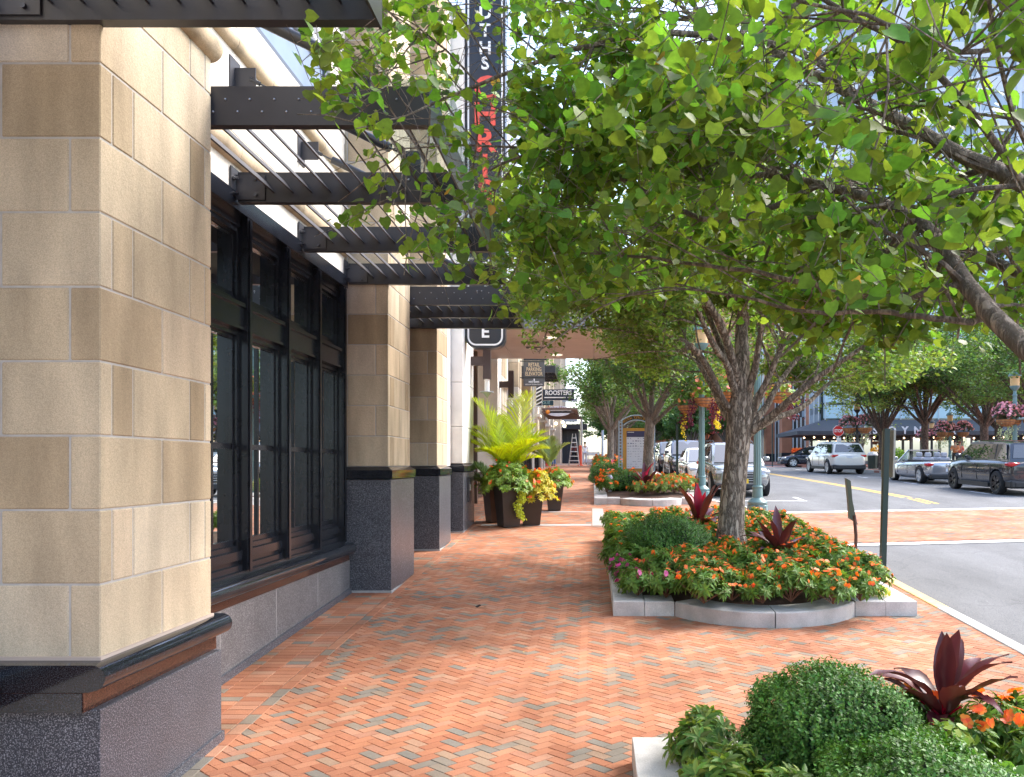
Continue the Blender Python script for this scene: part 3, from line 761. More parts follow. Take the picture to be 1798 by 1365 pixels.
def grow(m, start, dir, length, r0, level, maxl, twigs, up=.15, nseg=6, rng=None, spread=.75, kids=4, taper=.45, first=.3, wob=.12, minr=.004, n=7):
    p=Vector(start); d=Vector(dir).normalized(); path=[p.copy()]; rad=[r0]
    if level>=2 and KEEPF is not None:
        e=p+d*length*.7
        if not bool(KEEPF(np.array([list(e)]))[0]): return
    sl=length/nseg
    for i in range(nseg):
        d=(d+Vector((rng.uniform(-1,1),rng.uniform(-1,1),rng.uniform(-1,1)))*wob+Vector((0,0,up*.3))).normalized()
        p=p+d*sl; path.append(p.copy()); rad.append(max(minr,r0*(1-(1-taper)*(i+1)/nseg)))
    m.tube(path,rad,n if level<2 else 5 if level==2 else 4,cap=False)
    if level>=maxl:
        twigs.append(path); return
    for k in range(kids):
        t=first+(1-first)*(k+rng.random()*.8)/kids; i=min(nseg-1,int(t*nseg)); q=path[i].lerp(path[i+1],t*nseg-i)
        base=(path[i+1]-path[i]).normalized()
        ax=Vector((rng.gauss(0,1),rng.gauss(0,1),rng.gauss(0,.6))); ax=(ax-base*ax.dot(base)).normalized()
        nd=(base*(1-spread*.5)+ax*spread).normalized()
        grow(m,q,nd,length*rng.uniform(.45,.68),rad[i]*.55,level+1,maxl,twigs,up*.6,max(3,nseg-1),rng,spread,kids,taper,.15,wob*1.1,minr,n)
    twigs.append(path[-3:])
def leaves_on(twigs, n, size, spread, rs, droop=.5, up_bias=1.0, keep=None, szvar=.25):
    tw=[(a,b) for t in twigs for a,b in zip(t,t[1:])]
    A=np.array([list(a) for a,b in tw]); B=np.array([list(b) for a,b in tw])
    ln=np.linalg.norm(B-A,axis=1); pr=ln/ln.sum()
    ix=rs.choice(len(tw),n,p=pr); t=rs.rand(n,1)
    pos=A[ix]*(1-t)+B[ix]*t+rs.normal(0,1,(n,3))*spread*np.array([1,1,.7])
    nr=unit(np.stack([rs.normal(0,.75,n),rs.normal(0,.75,n),np.full(n,up_bias)],1)); 
    tip=unit(np.stack([rs.normal(0,1,n),rs.normal(0,1,n),rs.normal(-droop,.45,n)],1))
    sz=size*(1+rs.uniform(-szvar,szvar,n))
    if keep is not None:
        k=keep(pos); pos,nr,tip,sz=pos[k],nr[k],tip[k],sz[k]
    return pos,nr,tip,sz
def tree(loc,label,group,trunk_path,trunk_rad,limbs,maxl,n,size,spread,tmpl,lm,bm,seed=1,keep=None,name='street_tree',kids=4,spr=.75,up=.15,droop=.5,n2=0,up_bias=1.0,wob=.12):
    rng=random.Random(seed); rsx=np.random.RandomState(seed)
    root=empty(name,loc,label,'tree',group)
    m=MB(); 
    tp=[Vector(p) for p in trunk_path]; m.tube(tp,trunk_rad,16,cap=False)
    tw=[]
    for (s,d,l,r) in limbs: grow(m,s,d,l,r,1,maxl,tw,up,6,rng,spr,kids,wob=wob)
    m.build('trunk',bm,root,smooth=True)
    a=leaves_on(tw,n,size,spread,rsx,droop,up_bias,keep)
    leaf_mesh('crown',*a,tmpl,lm,root)
    return root
def vase(x,y,h_fork,lean=(0,0),r=.15,limbs=9,L_=3.0,seed=1,slope=.55,z0=None,top_r=.8):
    rng=random.Random(seed); z=g(y) if z0 is None else z0
    tp=[(x,y,z-.1),(x+.01,y,z+.05),(x+lean[0]*.4,y+lean[1]*.4,z+h_fork*.5),(x+lean[0],y+lean[1],z+h_fork)]
    tr=[r*1.35,r*1.12,r*.95,r*.95]
    f=Vector(tp[-1]); lb=[]
    for i in range(limbs):
        a=2*math.pi*(i+rng.uniform(-.3,.3))/limbs; s=slope*rng.uniform(.6,1.35)
        lb.append((f+Vector((math.cos(a)*r*.4,math.sin(a)*r*.4,rng.uniform(-.5,0)*h_fork*.35)),(math.cos(a)*s,math.sin(a)*s,1),L_*rng.uniform(.85,1.15),r*.42))
    lb.append((f,(rng.uniform(-.1,.1),rng.uniform(-.1,.1),1),L_*1.1,r*.6))
    return tp,tr,lb
# ---- tree 1: near tree, trunk in the near bed just outside the frame; limbs reach over the sidewalk
def keep1(p):
    x,y,z=p[:,0],p[:,1],p[:,2]
    d=np.hypot(x-1.9,y-2.6)
    px=VX+F*x/np.maximum(y,.1)
    # underside of the crown: rises outward toward the building and forward
    zmin=3.0+.10*np.maximum(0,1.2-x)**1.5+.09*np.maximum(0,y-4.2)+.10*np.sin(x*3.1)+.08*np.sin(y*4.3+x*2)+.30*np.exp(-((x/np.maximum(y,.1)-.14)/.07)**2)
    return (z>zmin)&(x>-1.05-.12*y+ .12*np.sin(z*5))&(y<7.8)
def tree1():
    global KEEPF
    KEEPF=keep1
    rng=random.Random(11); rsx=np.random.RandomState(11)
    root=empty('linden_tree',(2.15,2.3,g(2.3)+.1),'large-leaved foreground tree whose branches fill the upper right, trunk out of frame','tree')
    m=MB(); tp=[(2.15,2.3,.2),(2.14,2.3,.4),(2.16,2.32,1.2),(2.18,2.35,1.95)]; m.tube(tp,[.2,.16,.14,.15],16,cap=False)
    f=Vector((2.18,2.35,1.95)); tw=[]
    L3=[f,Vector((2.1,3.1,2.35)),P(1798,610,3.75),P(1700,500,4.2),P(1625,400,4.6),P(1530,350,5.0),P(1440,325,5.4),P(1340,308,5.9),P(1220,330,6.5)]
    L1=[f,Vector((2.4,3.0,2.9)),P(1900,370,3.8),P(1798,325,4.1),P(1660,255,4.6),P(1500,168,5.2),P(1400,112,5.7),P(1300,60,6.3),P(1200,20,7.0)]
    L2=[f+Vector((.05,.05,0)),Vector((2.6,3.2,2.6)),P(1830,505,4.9),P(1760,465,5.3),P(1690,440,5.8),P(1560,420,6.6)]
    L4=[P(1500,168,5.2),P(1400,90,5.4),P(1180,60,5.4),P(1000,90,5.5),P(840,150,5.6),P(740,190,5.6)]
    L5=[P(1440,325,5.4),P(1270,390,5.5),P(1120,330,5.6),P(980,260,5.7),P(860,300,5.7)]
    L6=[P(1700,500,4.2),P(1560,520,4.4),P(1430,500,4.7),P(1280,470,5.1),P(1100,450,5.6),P(960,440,5.9)]
    L7=[P(1798,325,4.1),P(1640,120,3.8),P(1480,20,3.6),P(1300,-80,3.6)]
    L8=[P(1900,370,3.8),P(1798,110,3.5),P(1690,90,3.3),P(1560,40,3.1),P(1400,0,3.0)]
    L9=[P(1700,500,4.2),P(1720,560,4.3),P(1640,560,4.35),P(1540,545,4.5),P(1430,550,4.7),P(1300,520,5.0),P(1180,500,5.3)]
    L10=[P(1798,325,4.1),P(1720,300,4.5),P(1620,330,4.9),P(1500,260,5.1),P(1380,220,5.4),P(1260,200,5.6),P(1150,190,5.8)]
    L11=[P(1500,168,5.2),P(1350,20,5.6),P(1150,-20,5.8),P(980,0,5.9),P(860,40,6.0)]
    L12=[P(1300,60,6.3),P(1150,130,6.3),P(1020,180,6.3),P(930,240,6.3)]
    L13=[P(840,150,5.6),P(760,70,5.6),P(680,50,5.6)]
    L14=[P(980,260,5.7),P(800,255,5.6),P(690,265,5.5)]
    for L_,r0,r1 in ((L11,.02,.006),(L12,.02,.006),(L13,.008,.004),(L14,.009,.004),(L9,.022,.006),(L10,.022,.006),(L3,.062,.016),(L1,.062,.016),(L2,.05,.015),(L4,.028,.008),(L5,.022,.007),(L6,.022,.006),(L7,.02,.007),(L8,.014,.006)):
        # smooth
        pts=[]
        for i in range(len(L_)-1):
            p0=L_[max(i-1,0)];p1=L_[i];p2=L_[i+1];p3=L_[min(i+2,len(L_)-1)]
            for k in range(4):
                t=k/4; pts.append(.5*((2*p1)+(p2-p0)*t+(2*p0-5*p1+4*p2-p3)*t*t+(3*p1-p0-3*p2+p3)*t**3))
        pts.append(L_[-1]); n=len(pts)
        pts=[p+Vector((rng.uniform(-1,1),rng.uniform(-1,1),rng.uniform(-1,1)))*.008 for p in pts]
        m.tube(pts,[r0+(r1-r0)*i/(n-1) for i in range(n)],12,cap=False)
        st=3 if r0<.045 else 9
        kd=24 if r0>.045 else 17 if r0>.015 else 7
        for k in range(kd):
            i=rng.randint(min(st,n-3),n-2)
            d=(pts[i+1]-pts[i]).normalized(); ax=Vector((rng.gauss(0,1),rng.gauss(0,1),rng.gauss(0,.45))); ax=(ax-d*ax.dot(d)).normalized()
            grow(m,pts[i],(d*.45+ax),rng.uniform(.6,1.35),max(.006,r1*.9),2,4,tw,-.12,5,rng,.8,3,.5,.2,.16,.002,5)
    m.build('trunk',BARKS,root,smooth=True)
    segs=[]
    for L_ in (L1[3:-1],L3[2:-1],L2[2:]):
        for a_,b_ in zip(L_,L_[1:]): segs.append((VX+F*a_.x/a_.y,HY-F*(a_.z-CZ)/a_.y,a_.y,VX+F*b_.x/b_.y,HY-F*(b_.z-CZ)/b_.y,b_.y))
    def keepL(p):
        k=keep1(p)&(p[:,1]>2.5); y=np.maximum(p[:,1],.1); px=VX+F*p[:,0]/y; py=HY-F*(p[:,2]-CZ)/y; u=rsx.rand(len(p))
        for (ax,ay,az,bx,by,bz) in segs:
            dx,dy=bx-ax,by-ay; t=np.clip(((px-ax)*dx+(py-ay)*dy)/(dx*dx+dy*dy),0,1)
            dd=np.hypot(px-ax-t*dx,py-ay-t*dy); k&=~((dd<30)&(p[:,1]<az+(bz-az)*t+.1)&(u<.86))
        rt=p[:,0]/y; k&=~((rt<-.02)&(u>.86)); k&=~((rt<-.158)&(u>.42)); k&=~((rt>-.162)&(rt<-.098)&(p[:,2]>3.8)&(u>.12))
        # open gaps in the crown
        gap=np.sin(p[:,0]*4.3+p[:,1]*2.1)*np.sin(p[:,2]*5.1+p[:,0]*2.7+p[:,1])+.5*np.sin(p[:,0]*9+p[:,2]*7)
        k&=~(gap>np.where(p[:,2]<3.8,.8,np.where(p[:,0]>-.3,.26,.5)))
        return k
    a=leaves_on(tw,NL1,.066,.05,rsx,.8,.75,keepL,.35)
    print('tree1 leaves',len(a[0]))
    leaf_mesh('crown',*a,HEART,LEAF1,root)
    # few yellowed and browned leaves, pale seed bracts
    b=leaves_on(tw,70,.06,.05,rsx,.8,.6,keepL,.3); leaf_mesh('yellowed_leaves',*b,HEART,M('yellowed_leaf',(.42,.26,.06),rough=.6,island=.3,trans=.4),root)['kind']='stuff'
    b=leaves_on(tw,1000,.07,.05,rsx,1.6,.3,keepL,.3); leaf_mesh('seed_bracts',*b,LANCE,M('seed_bract',(.30,.36,.10),rough=.6,island=.25,trans=.4),root)['kind']='stuff'
NL1=31000
tree1()
KEEPF=None
# ---- tree 2: trunk in the second bed
def keep2(p):
    x,y,z=p[:,0],p[:,1],p[:,2]
    zmin=3.42+.14*np.sin(x*2.7)+.12*np.sin(x*5.1+y*2.2)+.10*np.sin(y*5+1)+.68*np.clip((1.0-x)/.8,0,1)+np.where(x>3.6,.05,0)
    mid=np.abs(x-2.25)<1.0
    zmin=np.where(mid&(y<13.4),4.5+.25*np.sin(x*4),zmin)
    return (z>zmin)&(x>-1.15+.1*np.sin(z*6))
def tree2():
    global KEEPF
    KEEPF=keep2
    rng=random.Random(21); rsx=np.random.RandomState(21); Z=12.3
    root=empty('street_tree',(P(1283,940,Z).x,Z,g(Z)+.3),'grey-barked tree with a forking trunk in the second flower bed','tree','trees along the near kerb')
    m=MB()
    tp=[P(1284,960,Z),P(1283,930,Z),P(1286,880,Z),P(1292,820,Z),P(1297,760,Z),P(1300,720,Z),P(1303,690,Z)]
    m.tube(tp,[.26,.20,.185,.175,.185,.19,.15],20,cap=False)
    tw=[]
    def limb(pts,r0,r1,kids=9,ll=(1.0,1.9)):
        q=[]
        for i in range(len(pts)-1):
            p0=pts[max(i-1,0)];p1=pts[i];p2=pts[i+1];p3=pts[min(i+2,len(pts)-1)]
            for k in range(4):
                t=k/4; q.append(.5*((2*p1)+(p2-p0)*t+(2*p0-5*p1+4*p2-p3)*t*t+(3*p1-p0-3*p2+p3)*t**3))
        q.append(pts[-1]); n=len(q)
        m.tube(q,[r0+(r1-r0)*(i/(n-1)) for i in range(n)],10,cap=False)
        for k in range(kids):
            i=int((.35+.65*(k+rng.random())/kids)*(n-2)); i=min(i,n-2)
            d=(q[i+1]-q[i]).normalized(); ax=Vector((rng.gauss(0,1),rng.gauss(0,1),rng.gauss(0,.5))); ax=(ax-d*ax.dot(d)).normalized()
            grow(m,q[i],(d*.6+ax),rng.uniform(*ll),max(.012,r1*.8),2,4,tw,.02,5,rng,.75,4,.5,.2,.13,.004,5)
    limb([P(1302,720,Z),P(1303,640,Z),P(1303,560,Z+.1),P(1318,470,Z+.2),P(1322,300,Z+.3)],.15,.03)
    limb([P(1300,715,Z),P(1285,670,Z-.2),P(1276,640,Z-.4),P(1250,600,Z-.7),P(1225,540,Z-1.1),P(1200,430,Z-1.4)],.068,.022)
    limb([P(1290,725,Z),P(1270,705,Z-.1),P(1245,650,Z-.3),P(1215,610,Z-.6),P(1150,575,Z-1.0),P(1040,520,Z-1.5),P(960,500,Z-1.7)],.062,.018,12)
    limb([P(1288,745,Z),P(1270,720,Z+.3),P(1245,670,Z+.8),P(1200,600,Z+1.2),P(1120,540,Z+1.6),P(1010,470,Z+1.9)],.062,.018,12)
    limb([P(1308,700,Z),P(1325,650,Z-.2),P(1333,600,Z-.4),P(1345,540,Z-.6),P(1360,420,Z-.9)],.068,.022)
    limb([P(1308,725,Z),P(1335,690,Z+.3),P(1360,640,Z+.8),P(1385,560,Z+1.4),P(1420,440,Z+1.8)],.06,.02)
    limb([P(1310,750,Z),P(1333,700,Z-.1),P(1355,650,Z-.3),P(1380,600,Z-.5),P(1440,540,Z-.9),P(1500,470,Z-1.2)],.062,.02)
    limb([P(1312,752,Z),P(1345,715,Z+.1),P(1370,670,Z+.3),P(1420,610,Z+.7),P(1490,560,Z+1.1)],.062,.018,9)
    limb([P(1310,765,Z),P(1350,735,Z-.2),P(1390,700,Z-.5),P(1440,660,Z-.7),P(1500,620,Z-1.0),P(1540,590,Z-1.2)],.07,.018,7,(.6,1.2))
    limb([P(1312,762,Z),P(1360,735,Z+.2),P(1410,715,Z+.4),P(1460,670,Z+.8),P(1520,640,Z+1.2)],.06,.016,6,(.6,1.1))
    limb([P(1296,700,Z),P(1270,620,Z+.6),P(1230,520,Z+1.2),P(1180,400,Z+2)],.062,.02)
    limb([P(1300,690,Z),P(1260,560,Z-.7),P(1160,440,Z-1.5),P(1060,400,Z-1.9),P(960,420,Z-2.1)],.07,.02,12)
    m.build('trunk',BARK,root,smooth=True)
    def keep(p):
        x,y,z=p[:,0],p[:,1],p[:,2]; px=VX+F*x/y; 
        dx=np.abs(x-2.2)
        zmin=3.42+.14*np.sin(x*2.7)+.12*np.sin(x*5.1+y*2.2)+.10*np.sin(y*5+1)-.10*np.clip(-x+.8,0,2)+np.where(x>3.6,.05,0)
        mid=np.abs(x-2.25)<1.0
        zmin=np.where(mid&(y<13.4),4.5+.25*np.sin(x*4),zmin)
        return (z>zmin)&(x>-1.25+.1*np.sin(z*6))
    keep=keep2
    a=leaves_on(tw,85000,.078,.085,rsx,.5,1.0,keep,.3); print('tree2',len(a[0]))
    leaf_mesh('crown',*a,OVAL,LEAF2,root)
    b=leaves_on(tw,2500,.06,.08,rsx,.8,.7,keep,.3); leaf_mesh('seed_clusters',*b,LANCE,M('pale_seed',(.36,.32,.15),rough=.7,island=.25,trans=.3),root)
tree2()
KEEPF=None
# ---- trees 3.. further along the kerb
def street_tree(x,y,label,seed,hf=1.9,r=.15,L_=3.0,n=16000,size=.10,lm=None,bm=None,group='trees along the near kerb',slope=.8,z0=None,tm=RHOMB,limbs=9,zmin=None,maxl=3,spread=.16,lean=(0,0),kids=4,name='street_tree'):
    tp,tr,lb=vase(x,y,hf,lean,r,limbs,L_,seed,slope,z0)
    global KEEPF
    keep=(lambda p: p[:,2]>zmin+.15*np.sin(p[:,0]*2.3+seed)) if zmin else None
    KEEPF=(lambda p: p[:,2]>zmin-.1) if zmin else None
    t_=tree((x,y,tp[1][2]-.05),label,group,tp,tr,lb,maxl,n,size,spread,tm,lm or LEAF3,bm or BARKS,seed,keep,name,kids)
    KEEPF=None
    return t_
z=g(26)+.25
street_tree(XZ(1136,26),26,'tree with dense dark green crown in front of the blue-framed map kiosk',31,hf=2.25,r=.165,L_=2.6,n=26000,size=.10,slope=1.0,zmin=4.15,z0=z,lean=(.12,0),lm=LEAF3)
street_tree(XZ(1072,35.5),35.5,'tree just behind the blue-framed map kiosk with a slim trunk',32,hf=2.4,r=.15,L_=2.7,n=15000,size=.12,slope=.95,zmin=4.6)
street_tree(1.6,45,'kerb tree one beyond the kiosk, in the next flower bed',33,hf=2.3,r=.15,L_=2.8,n=9000,size=.15,slope=.9,zmin=4.7)
street_tree(1.7,55,'small far kerb tree near the white barricade',34,hf=2.4,r=.15,L_=2.8,n=7000,size=.17,slope=.9,zmin=5)
street_tree(1.8,67,'farthest kerb tree at the end of the brick sidewalk',35,hf=2.4,r=.15,L_=3,n=6000,size=.2,slope=.9,zmin=5.2)
# trees across the street
G2='trees on the far side of the street'
zz=g(52)
street_tree(XZ(1549,48),48,'vase-shaped tree behind the white SUV and the green sign post',41,hf=2.4,r=.2,L_=4.2,n=22000,size=.14,slope=.75,group=G2,bm=BARKD,limbs=13,zmin=4.9,lm=LEAFY)
street_tree(XZ(1624,46),46,'vase-shaped tree rising behind the silver convertible',42,hf=2.9,r=.2,L_=4.0,n=22000,size=.14,slope=.85,group=G2,bm=BARKD,limbs=11,zmin=5.6)
street_tree(XZ(1728,42),42,'vase-shaped tree behind the front of the dark SUV',43,hf=2.7,r=.21,L_=4.2,n=24000,size=.14,slope=.85,group=G2,bm=BARKD,limbs=11,zmin=5.2)
street_tree(XZ(1752,52),52,'smaller dark-trunked tree between the pink-flowered lamp post and the restaurant',44,hf=2.6,r=.2,L_=4,n=14000,size=.17,slope=.8,group=G2,bm=BARKD,zmin=5.2)
street_tree(XZ(1840,36),36,'tree at the right edge behind the dark SUV',45,hf=2.8,r=.2,L_=4.2,n=20000,size=.14,slope=.8,group=G2,bm=BARKD,zmin=5.0)
street_tree(XZ(1512,57),57,'thin pale-barked tree beside the restaurant awning',46,hf=1.2,r=.09,L_=3.4,n=1200,size=.14,slope=.5,group=G2,lm=LEAFY,limbs=6)
street_tree(13.2,82,'bushy tree left of the brick building across the street',47,hf=2.0,r=.2,L_=3.4,n=12000,size=.24,slope=.9,group=G2,zmin=4.3)
street_tree(11.8,98,'tree far down the right side of the road',48,hf=2,r=.2,L_=4,n=10000,size=.28,slope=.9,group=G2,zmin=4.6)
street_tree(8.0,112,'tall tree closing the end of the road',49,hf=2,r=.25,L_=5,n=12000,size=.32,slope=.9,group=G2,zmin=4.2)
street_tree(3.4,116,'tree at the far end of the road on the left',50,hf=2,r=.25,L_=5,n=12000,size=.32,slope=.9,group=G2,zmin=4.2)
street_tree(16,118,'far right tree behind the parked cars at the end of the road',51,hf=2,r=.25,L_=5,n=10000,size=.34,slope=.9,group=G2,zmin=4.2)
street_tree(12.0,121,'far tree in the middle of the end of the road',52,hf=2,r=.25,L_=5,n=10000,size=.34,slope=.9,group=G2,zmin=4.0)
# ---- flower beds
SOIL = M('mulch',(.10,.055,.035),rough=.95,var=.4,vs=25,bump=.8,bs=30)
def bed(label, x0,x1,y0,y1, arc=None, w=.36, h=.17, seglen=1.1):
    root=empty('flower_bed',((x0+x1)/2,(y0+y1)/2,g(y0)),label,'flower bed','stone-kerbed flower beds')
    b=MB()
    def stone(poly):
        # poly: list of xy; extrude following the slope with slightly chamfered top
        n=len(poly); c=Vector((sum(p[0] for p in poly)/n,sum(p[1] for p in poly)/n))
        ins=[(p[0]+(c.x-p[0])/max(.1,(Vector(p)-c).length)*.010,p[1]+(c.y-p[1])/max(.1,(Vector(p)-c).length)*.010) for p in poly]
        vs=[(x,y,g(y)-.15) for x,y in poly]+[(x,y,g(y)+h-.008) for x,y in poly]+[(x,y,g(y)+h) for x,y in ins]
        fs=[tuple(range(n-1,-1,-1)),tuple(range(2*n,3*n))]
        for k in (0,1):
            for i in range(n): fs.append((k*n+i,k*n+(i+1)%n,(k+1)*n+(i+1)%n,(k+1)*n+i))
        b.add(vs,fs)
    gp=.006
    # sides
    for xa,xb in ((x0,x0+w),(x1-w,x1)):
        y=y0
        while y<y1-.05:
            e=min(y1,y+seglen if y>y0 else y+w*1.0); stone([(xa,y+gp),(xb,y+gp),(xb,e-gp),(xa,e-gp)]); y=e
    for (yy,sgn,ar) in ((y0,1,arc),(y1,-1,None)):
        if ar:
            xa,xb,sag=ar
            stone([(x0+w+gp,yy),(xa-gp,yy),(xa-gp,yy+w),(x0+w+gp,yy+w)])
            stone([(xb+gp,yy),(x1-w-gp,yy),(x1-w-gp,yy+w),(xb+gp,yy+w)])
            ch=(xb-xa)/2; Rr=(ch*ch+sag*sag)/(2*sag); cx=(xa+xb)/2; cy=yy+Rr-sag; am=math.asin(ch/Rr)
            for hlf in ((-am,0),(0,am)):
                n=10; o=[];i_=[]
                for k in range(n+1):
                    a=hlf[0]+(hlf[1]-hlf[0])*k/n+(gp/Rr if k==0 else -gp/Rr if k==n else 0)
                    o.append((cx+Rr*math.sin(a),cy-Rr*math.cos(a))); i_.append((cx+(Rr-w)*math.sin(a),cy-(Rr-w)*math.cos(a)))
                # as quads to stay convex
                vs=[];fs=[]
                for (ox,oy),(ix,iy) in zip(o,i_):
                    vs+= [(ox,oy,g(oy)-.15),(ox,oy,g(oy)+h-.012),(ox+(ix-ox)*.035,oy+(iy-oy)*.035,g(oy)+h),(ix,iy,g(iy)+h),(ix,iy,g(iy)-.15)]
                k5=5
                for k in range(n):
                    for q in range(k5): fs.append((k*k5+q,k*k5+(q+1)%k5,(k+1)*k5+(q+1)%k5,(k+1)*k5+q))
                fs.append((0,1,2,3,4)); fs.append(tuple(n*k5+q for q in (4,3,2,1,0)))
                b.add(vs,fs)
        else:
            x=x0+w
            while x<x1-w-.05:
                e=min(x1-w,x+1.15); stone([(x+gp,yy),(e-gp,yy),(e-gp,yy+sgn*w),(x+gp,yy+sgn*w)]); x=e
    b.build('kerb_stones',COPE,root)
    m=MB(); vs=[];fs=[]; nx,ny=14,18
    sag=arc[2] if arc else 0
    for j in range(ny+1):
        for i in range(nx+1):
            x=x0+w*.5+(x1-x0-w)*i/nx; y=y0+w*.5+(y1-y0-w)*j/ny
            ed=min(i,nx-i,j,ny-j); dome=.16*(1-math.exp(-ed/2.5))
            if arc and j==0 and arc[0]<x<arc[1]: y-=sag*.7*math.sin(math.pi*(x-arc[0])/(arc[1]-arc[0]))
            vs.append((x,y,g(y)+.10+dome+rnd.uniform(-.012,.012)))
    for j in range(ny):
        for i in range(nx):
            a=j*(nx+1)+i; fs.append((a,a+1,a+nx+2,a+nx+1))
    m.add(vs,fs); m.build('mulch',SOIL,root,smooth=True)
    return root
bed('nearest stone-kerbed flower bed, cut off at the bottom right',.26,3.72,-2.4,5.42)
bed('second flower bed, with a curved stone kerb around the forked tree',.24,3.74,9.50,15.6,arc=(.95,3.02,.55))
bed('third flower bed, around the tree in front of the map kiosk',.05,3.0,22.0,30.5,arc=(.75,2.4,.45))
bed('fourth flower bed, just beyond the kiosk bed',-.02,3.0,32.5,39.5)
bed('fifth flower bed, farther along the sidewalk',-.05,3.0,42,49.5)
bed('farthest flower bed beside the white barricade',-.05,3.0,52,60)
# plant prototypes ------------------------------------------------------
IMPL = M('impatiens_leaf',(.13,.235,.045),rough=.5,island=.4,hue=.02,trans=.28,spec=.3)
IMPD = M('bronze_impatiens_leaf',(.15,.25,.05),rough=.5,island=.5,hue=.04,trans=.25,spec=.3)
IMPY = M('variegated_leaf',(.24,.33,.07),rough=.45,island=.4,hue=.03,trans=.3,spec=.4)
FLO = M('orange_petal',(.86,.19,.03),rough=.5,island=.25,hue=.018,trans=.25)
FLP = M('magenta_petal',(.50,.045,.22),rough=.5,island=.2,trans=.25)
FLPK= M('pink_petal',(.72,.30,.36),rough=.5,island=.25,trans=.2)
PETAL=([(0,0,0),(.38,.35,.05),(.42,.85,.10),(0,1.0,.04),(-.42,.85,.10),(-.38,.35,.05)],[(0,1,2,3),(0,3,4,5)])
def whorls(n_wh, R_, H, rsx, ls, per=7, zmin=0.0):
    """whorled-leaf shoot tips over a dome"""
    u=rsx.rand(n_wh); a=rsx.rand(n_wh)*2*math.pi; rr=np.sqrt(u)
    c=np.stack([R_*rr*np.cos(a),R_*rr*np.sin(a),H*(np.sqrt(1-.85*rr**2)*(.8+.3*rsx.rand(n_wh)))+zmin],1)
    out=unit(np.stack([np.cos(a)*rr*1.1,np.sin(a)*rr*1.1,np.full(n_wh,.75)],1)+rsx.normal(0,.15,(n_wh,3)))
    pos=[];nr=[];tip=[];sz=[]
    for lay,(dz,sc,el) in enumerate(((0,.75,.35),(-.35,1.0,.0),(-.9,1.1,-.35))):
        for k in range(per):
            ph=2*math.pi*k/per+rsx.rand(n_wh)*.5+lay*.4
            s=unit(np.cross(out,np.array([.3,.2,.9]))); t=np.cross(out,s)
            rad=s*np.cos(ph)[:,None]+t*np.sin(ph)[:,None]
            tp_=unit(rad+out*(el+rsx.normal(0,.12,n_wh))[:,None]); 
            pos.append(c+out*(dz*ls)); tip.append(tp_); nr.append(unit(out-rad*el*.8+rsx.normal(0,.12,(n_wh,3)))); sz.append(ls*sc*(.8+.4*rsx.rand(n_wh)))
    return np.concatenate(pos),np.concatenate(nr),np.concatenate(tip),np.concatenate(sz),c,out
def flowers(c,out,frac,rsx,fs,lift=.03):
    k=rsx.rand(len(c))<frac; c=c[k];out=out[k]; n=len(c)
    if n==0: c=np.zeros((1,3)); out=np.array([[0,0,1.]]); n=1
    c2=c+out*lift+rsx.normal(0,.015,(n,3)); o=unit(out+rsx.normal(0,.6,(n,3)))
    pos=[];nr=[];tip=[];sz=[]
    for q in range(2):
        cc=c2+rsx.normal(0,.018,(n,3))*q
        for j in range(5):
            s=unit(np.cross(o,np.array([.3,.2,.9]))); t=np.cross(o,s); ph=2*math.pi*j/5+.3+q
            pos.append(cc); tip.append(s*math.cos(ph)+t*math.sin(ph)); nr.append(o); sz.append(np.full(n,fs)*(.8+.4*rsx.rand(n)))
    return np.concatenate(pos),np.concatenate(nr),np.concatenate(tip),np.concatenate(sz)
def impatiens(seed, R_=.26, H=.3, lm=None, fm=None, nwh=26, ls=.085, frac=.5, fs=.028, name='impatiens'):
    rsx=np.random.RandomState(seed)
    lm=lm or IMPL; fm=fm or FLO
    p,nr,t,s,c,o=whorls(nwh,R_,H,rsx,ls,zmin=.02)
    # stems
    root=leaf_mesh(name,p,nr,t,s,LANCE if ls>.05 else RHOMB,lm)
    m=MB()
    for q in c[:14]: m.tube([(0,0,0),(q[0]*.5,q[1]*.5,q[2]*.55),tuple(q)],.005,4,cap=False)
    m.build('stem',M('reddish_stem',(.16,.07,.04),rough=.6),root,local=True)
    if frac>0:
        f=flowers(c,o,frac,rsx,fs); leaf_mesh('flowers',*f,PETAL,fm,root)
    return root
PROTO={}
def place(key,maker,x,y,z,label,cat,group,rz=0,sc=1.0):
    if key not in PROTO: o=maker(); PROTO[key]=o
    else: o=copy_tree(PROTO[key])
    o.location=(x,y,z); o.rotation_euler=(0,0,rz); o.scale=(sc,sc,sc); tag(o,label,cat,group); return o
def soilz(x,y): return g(y)+.22
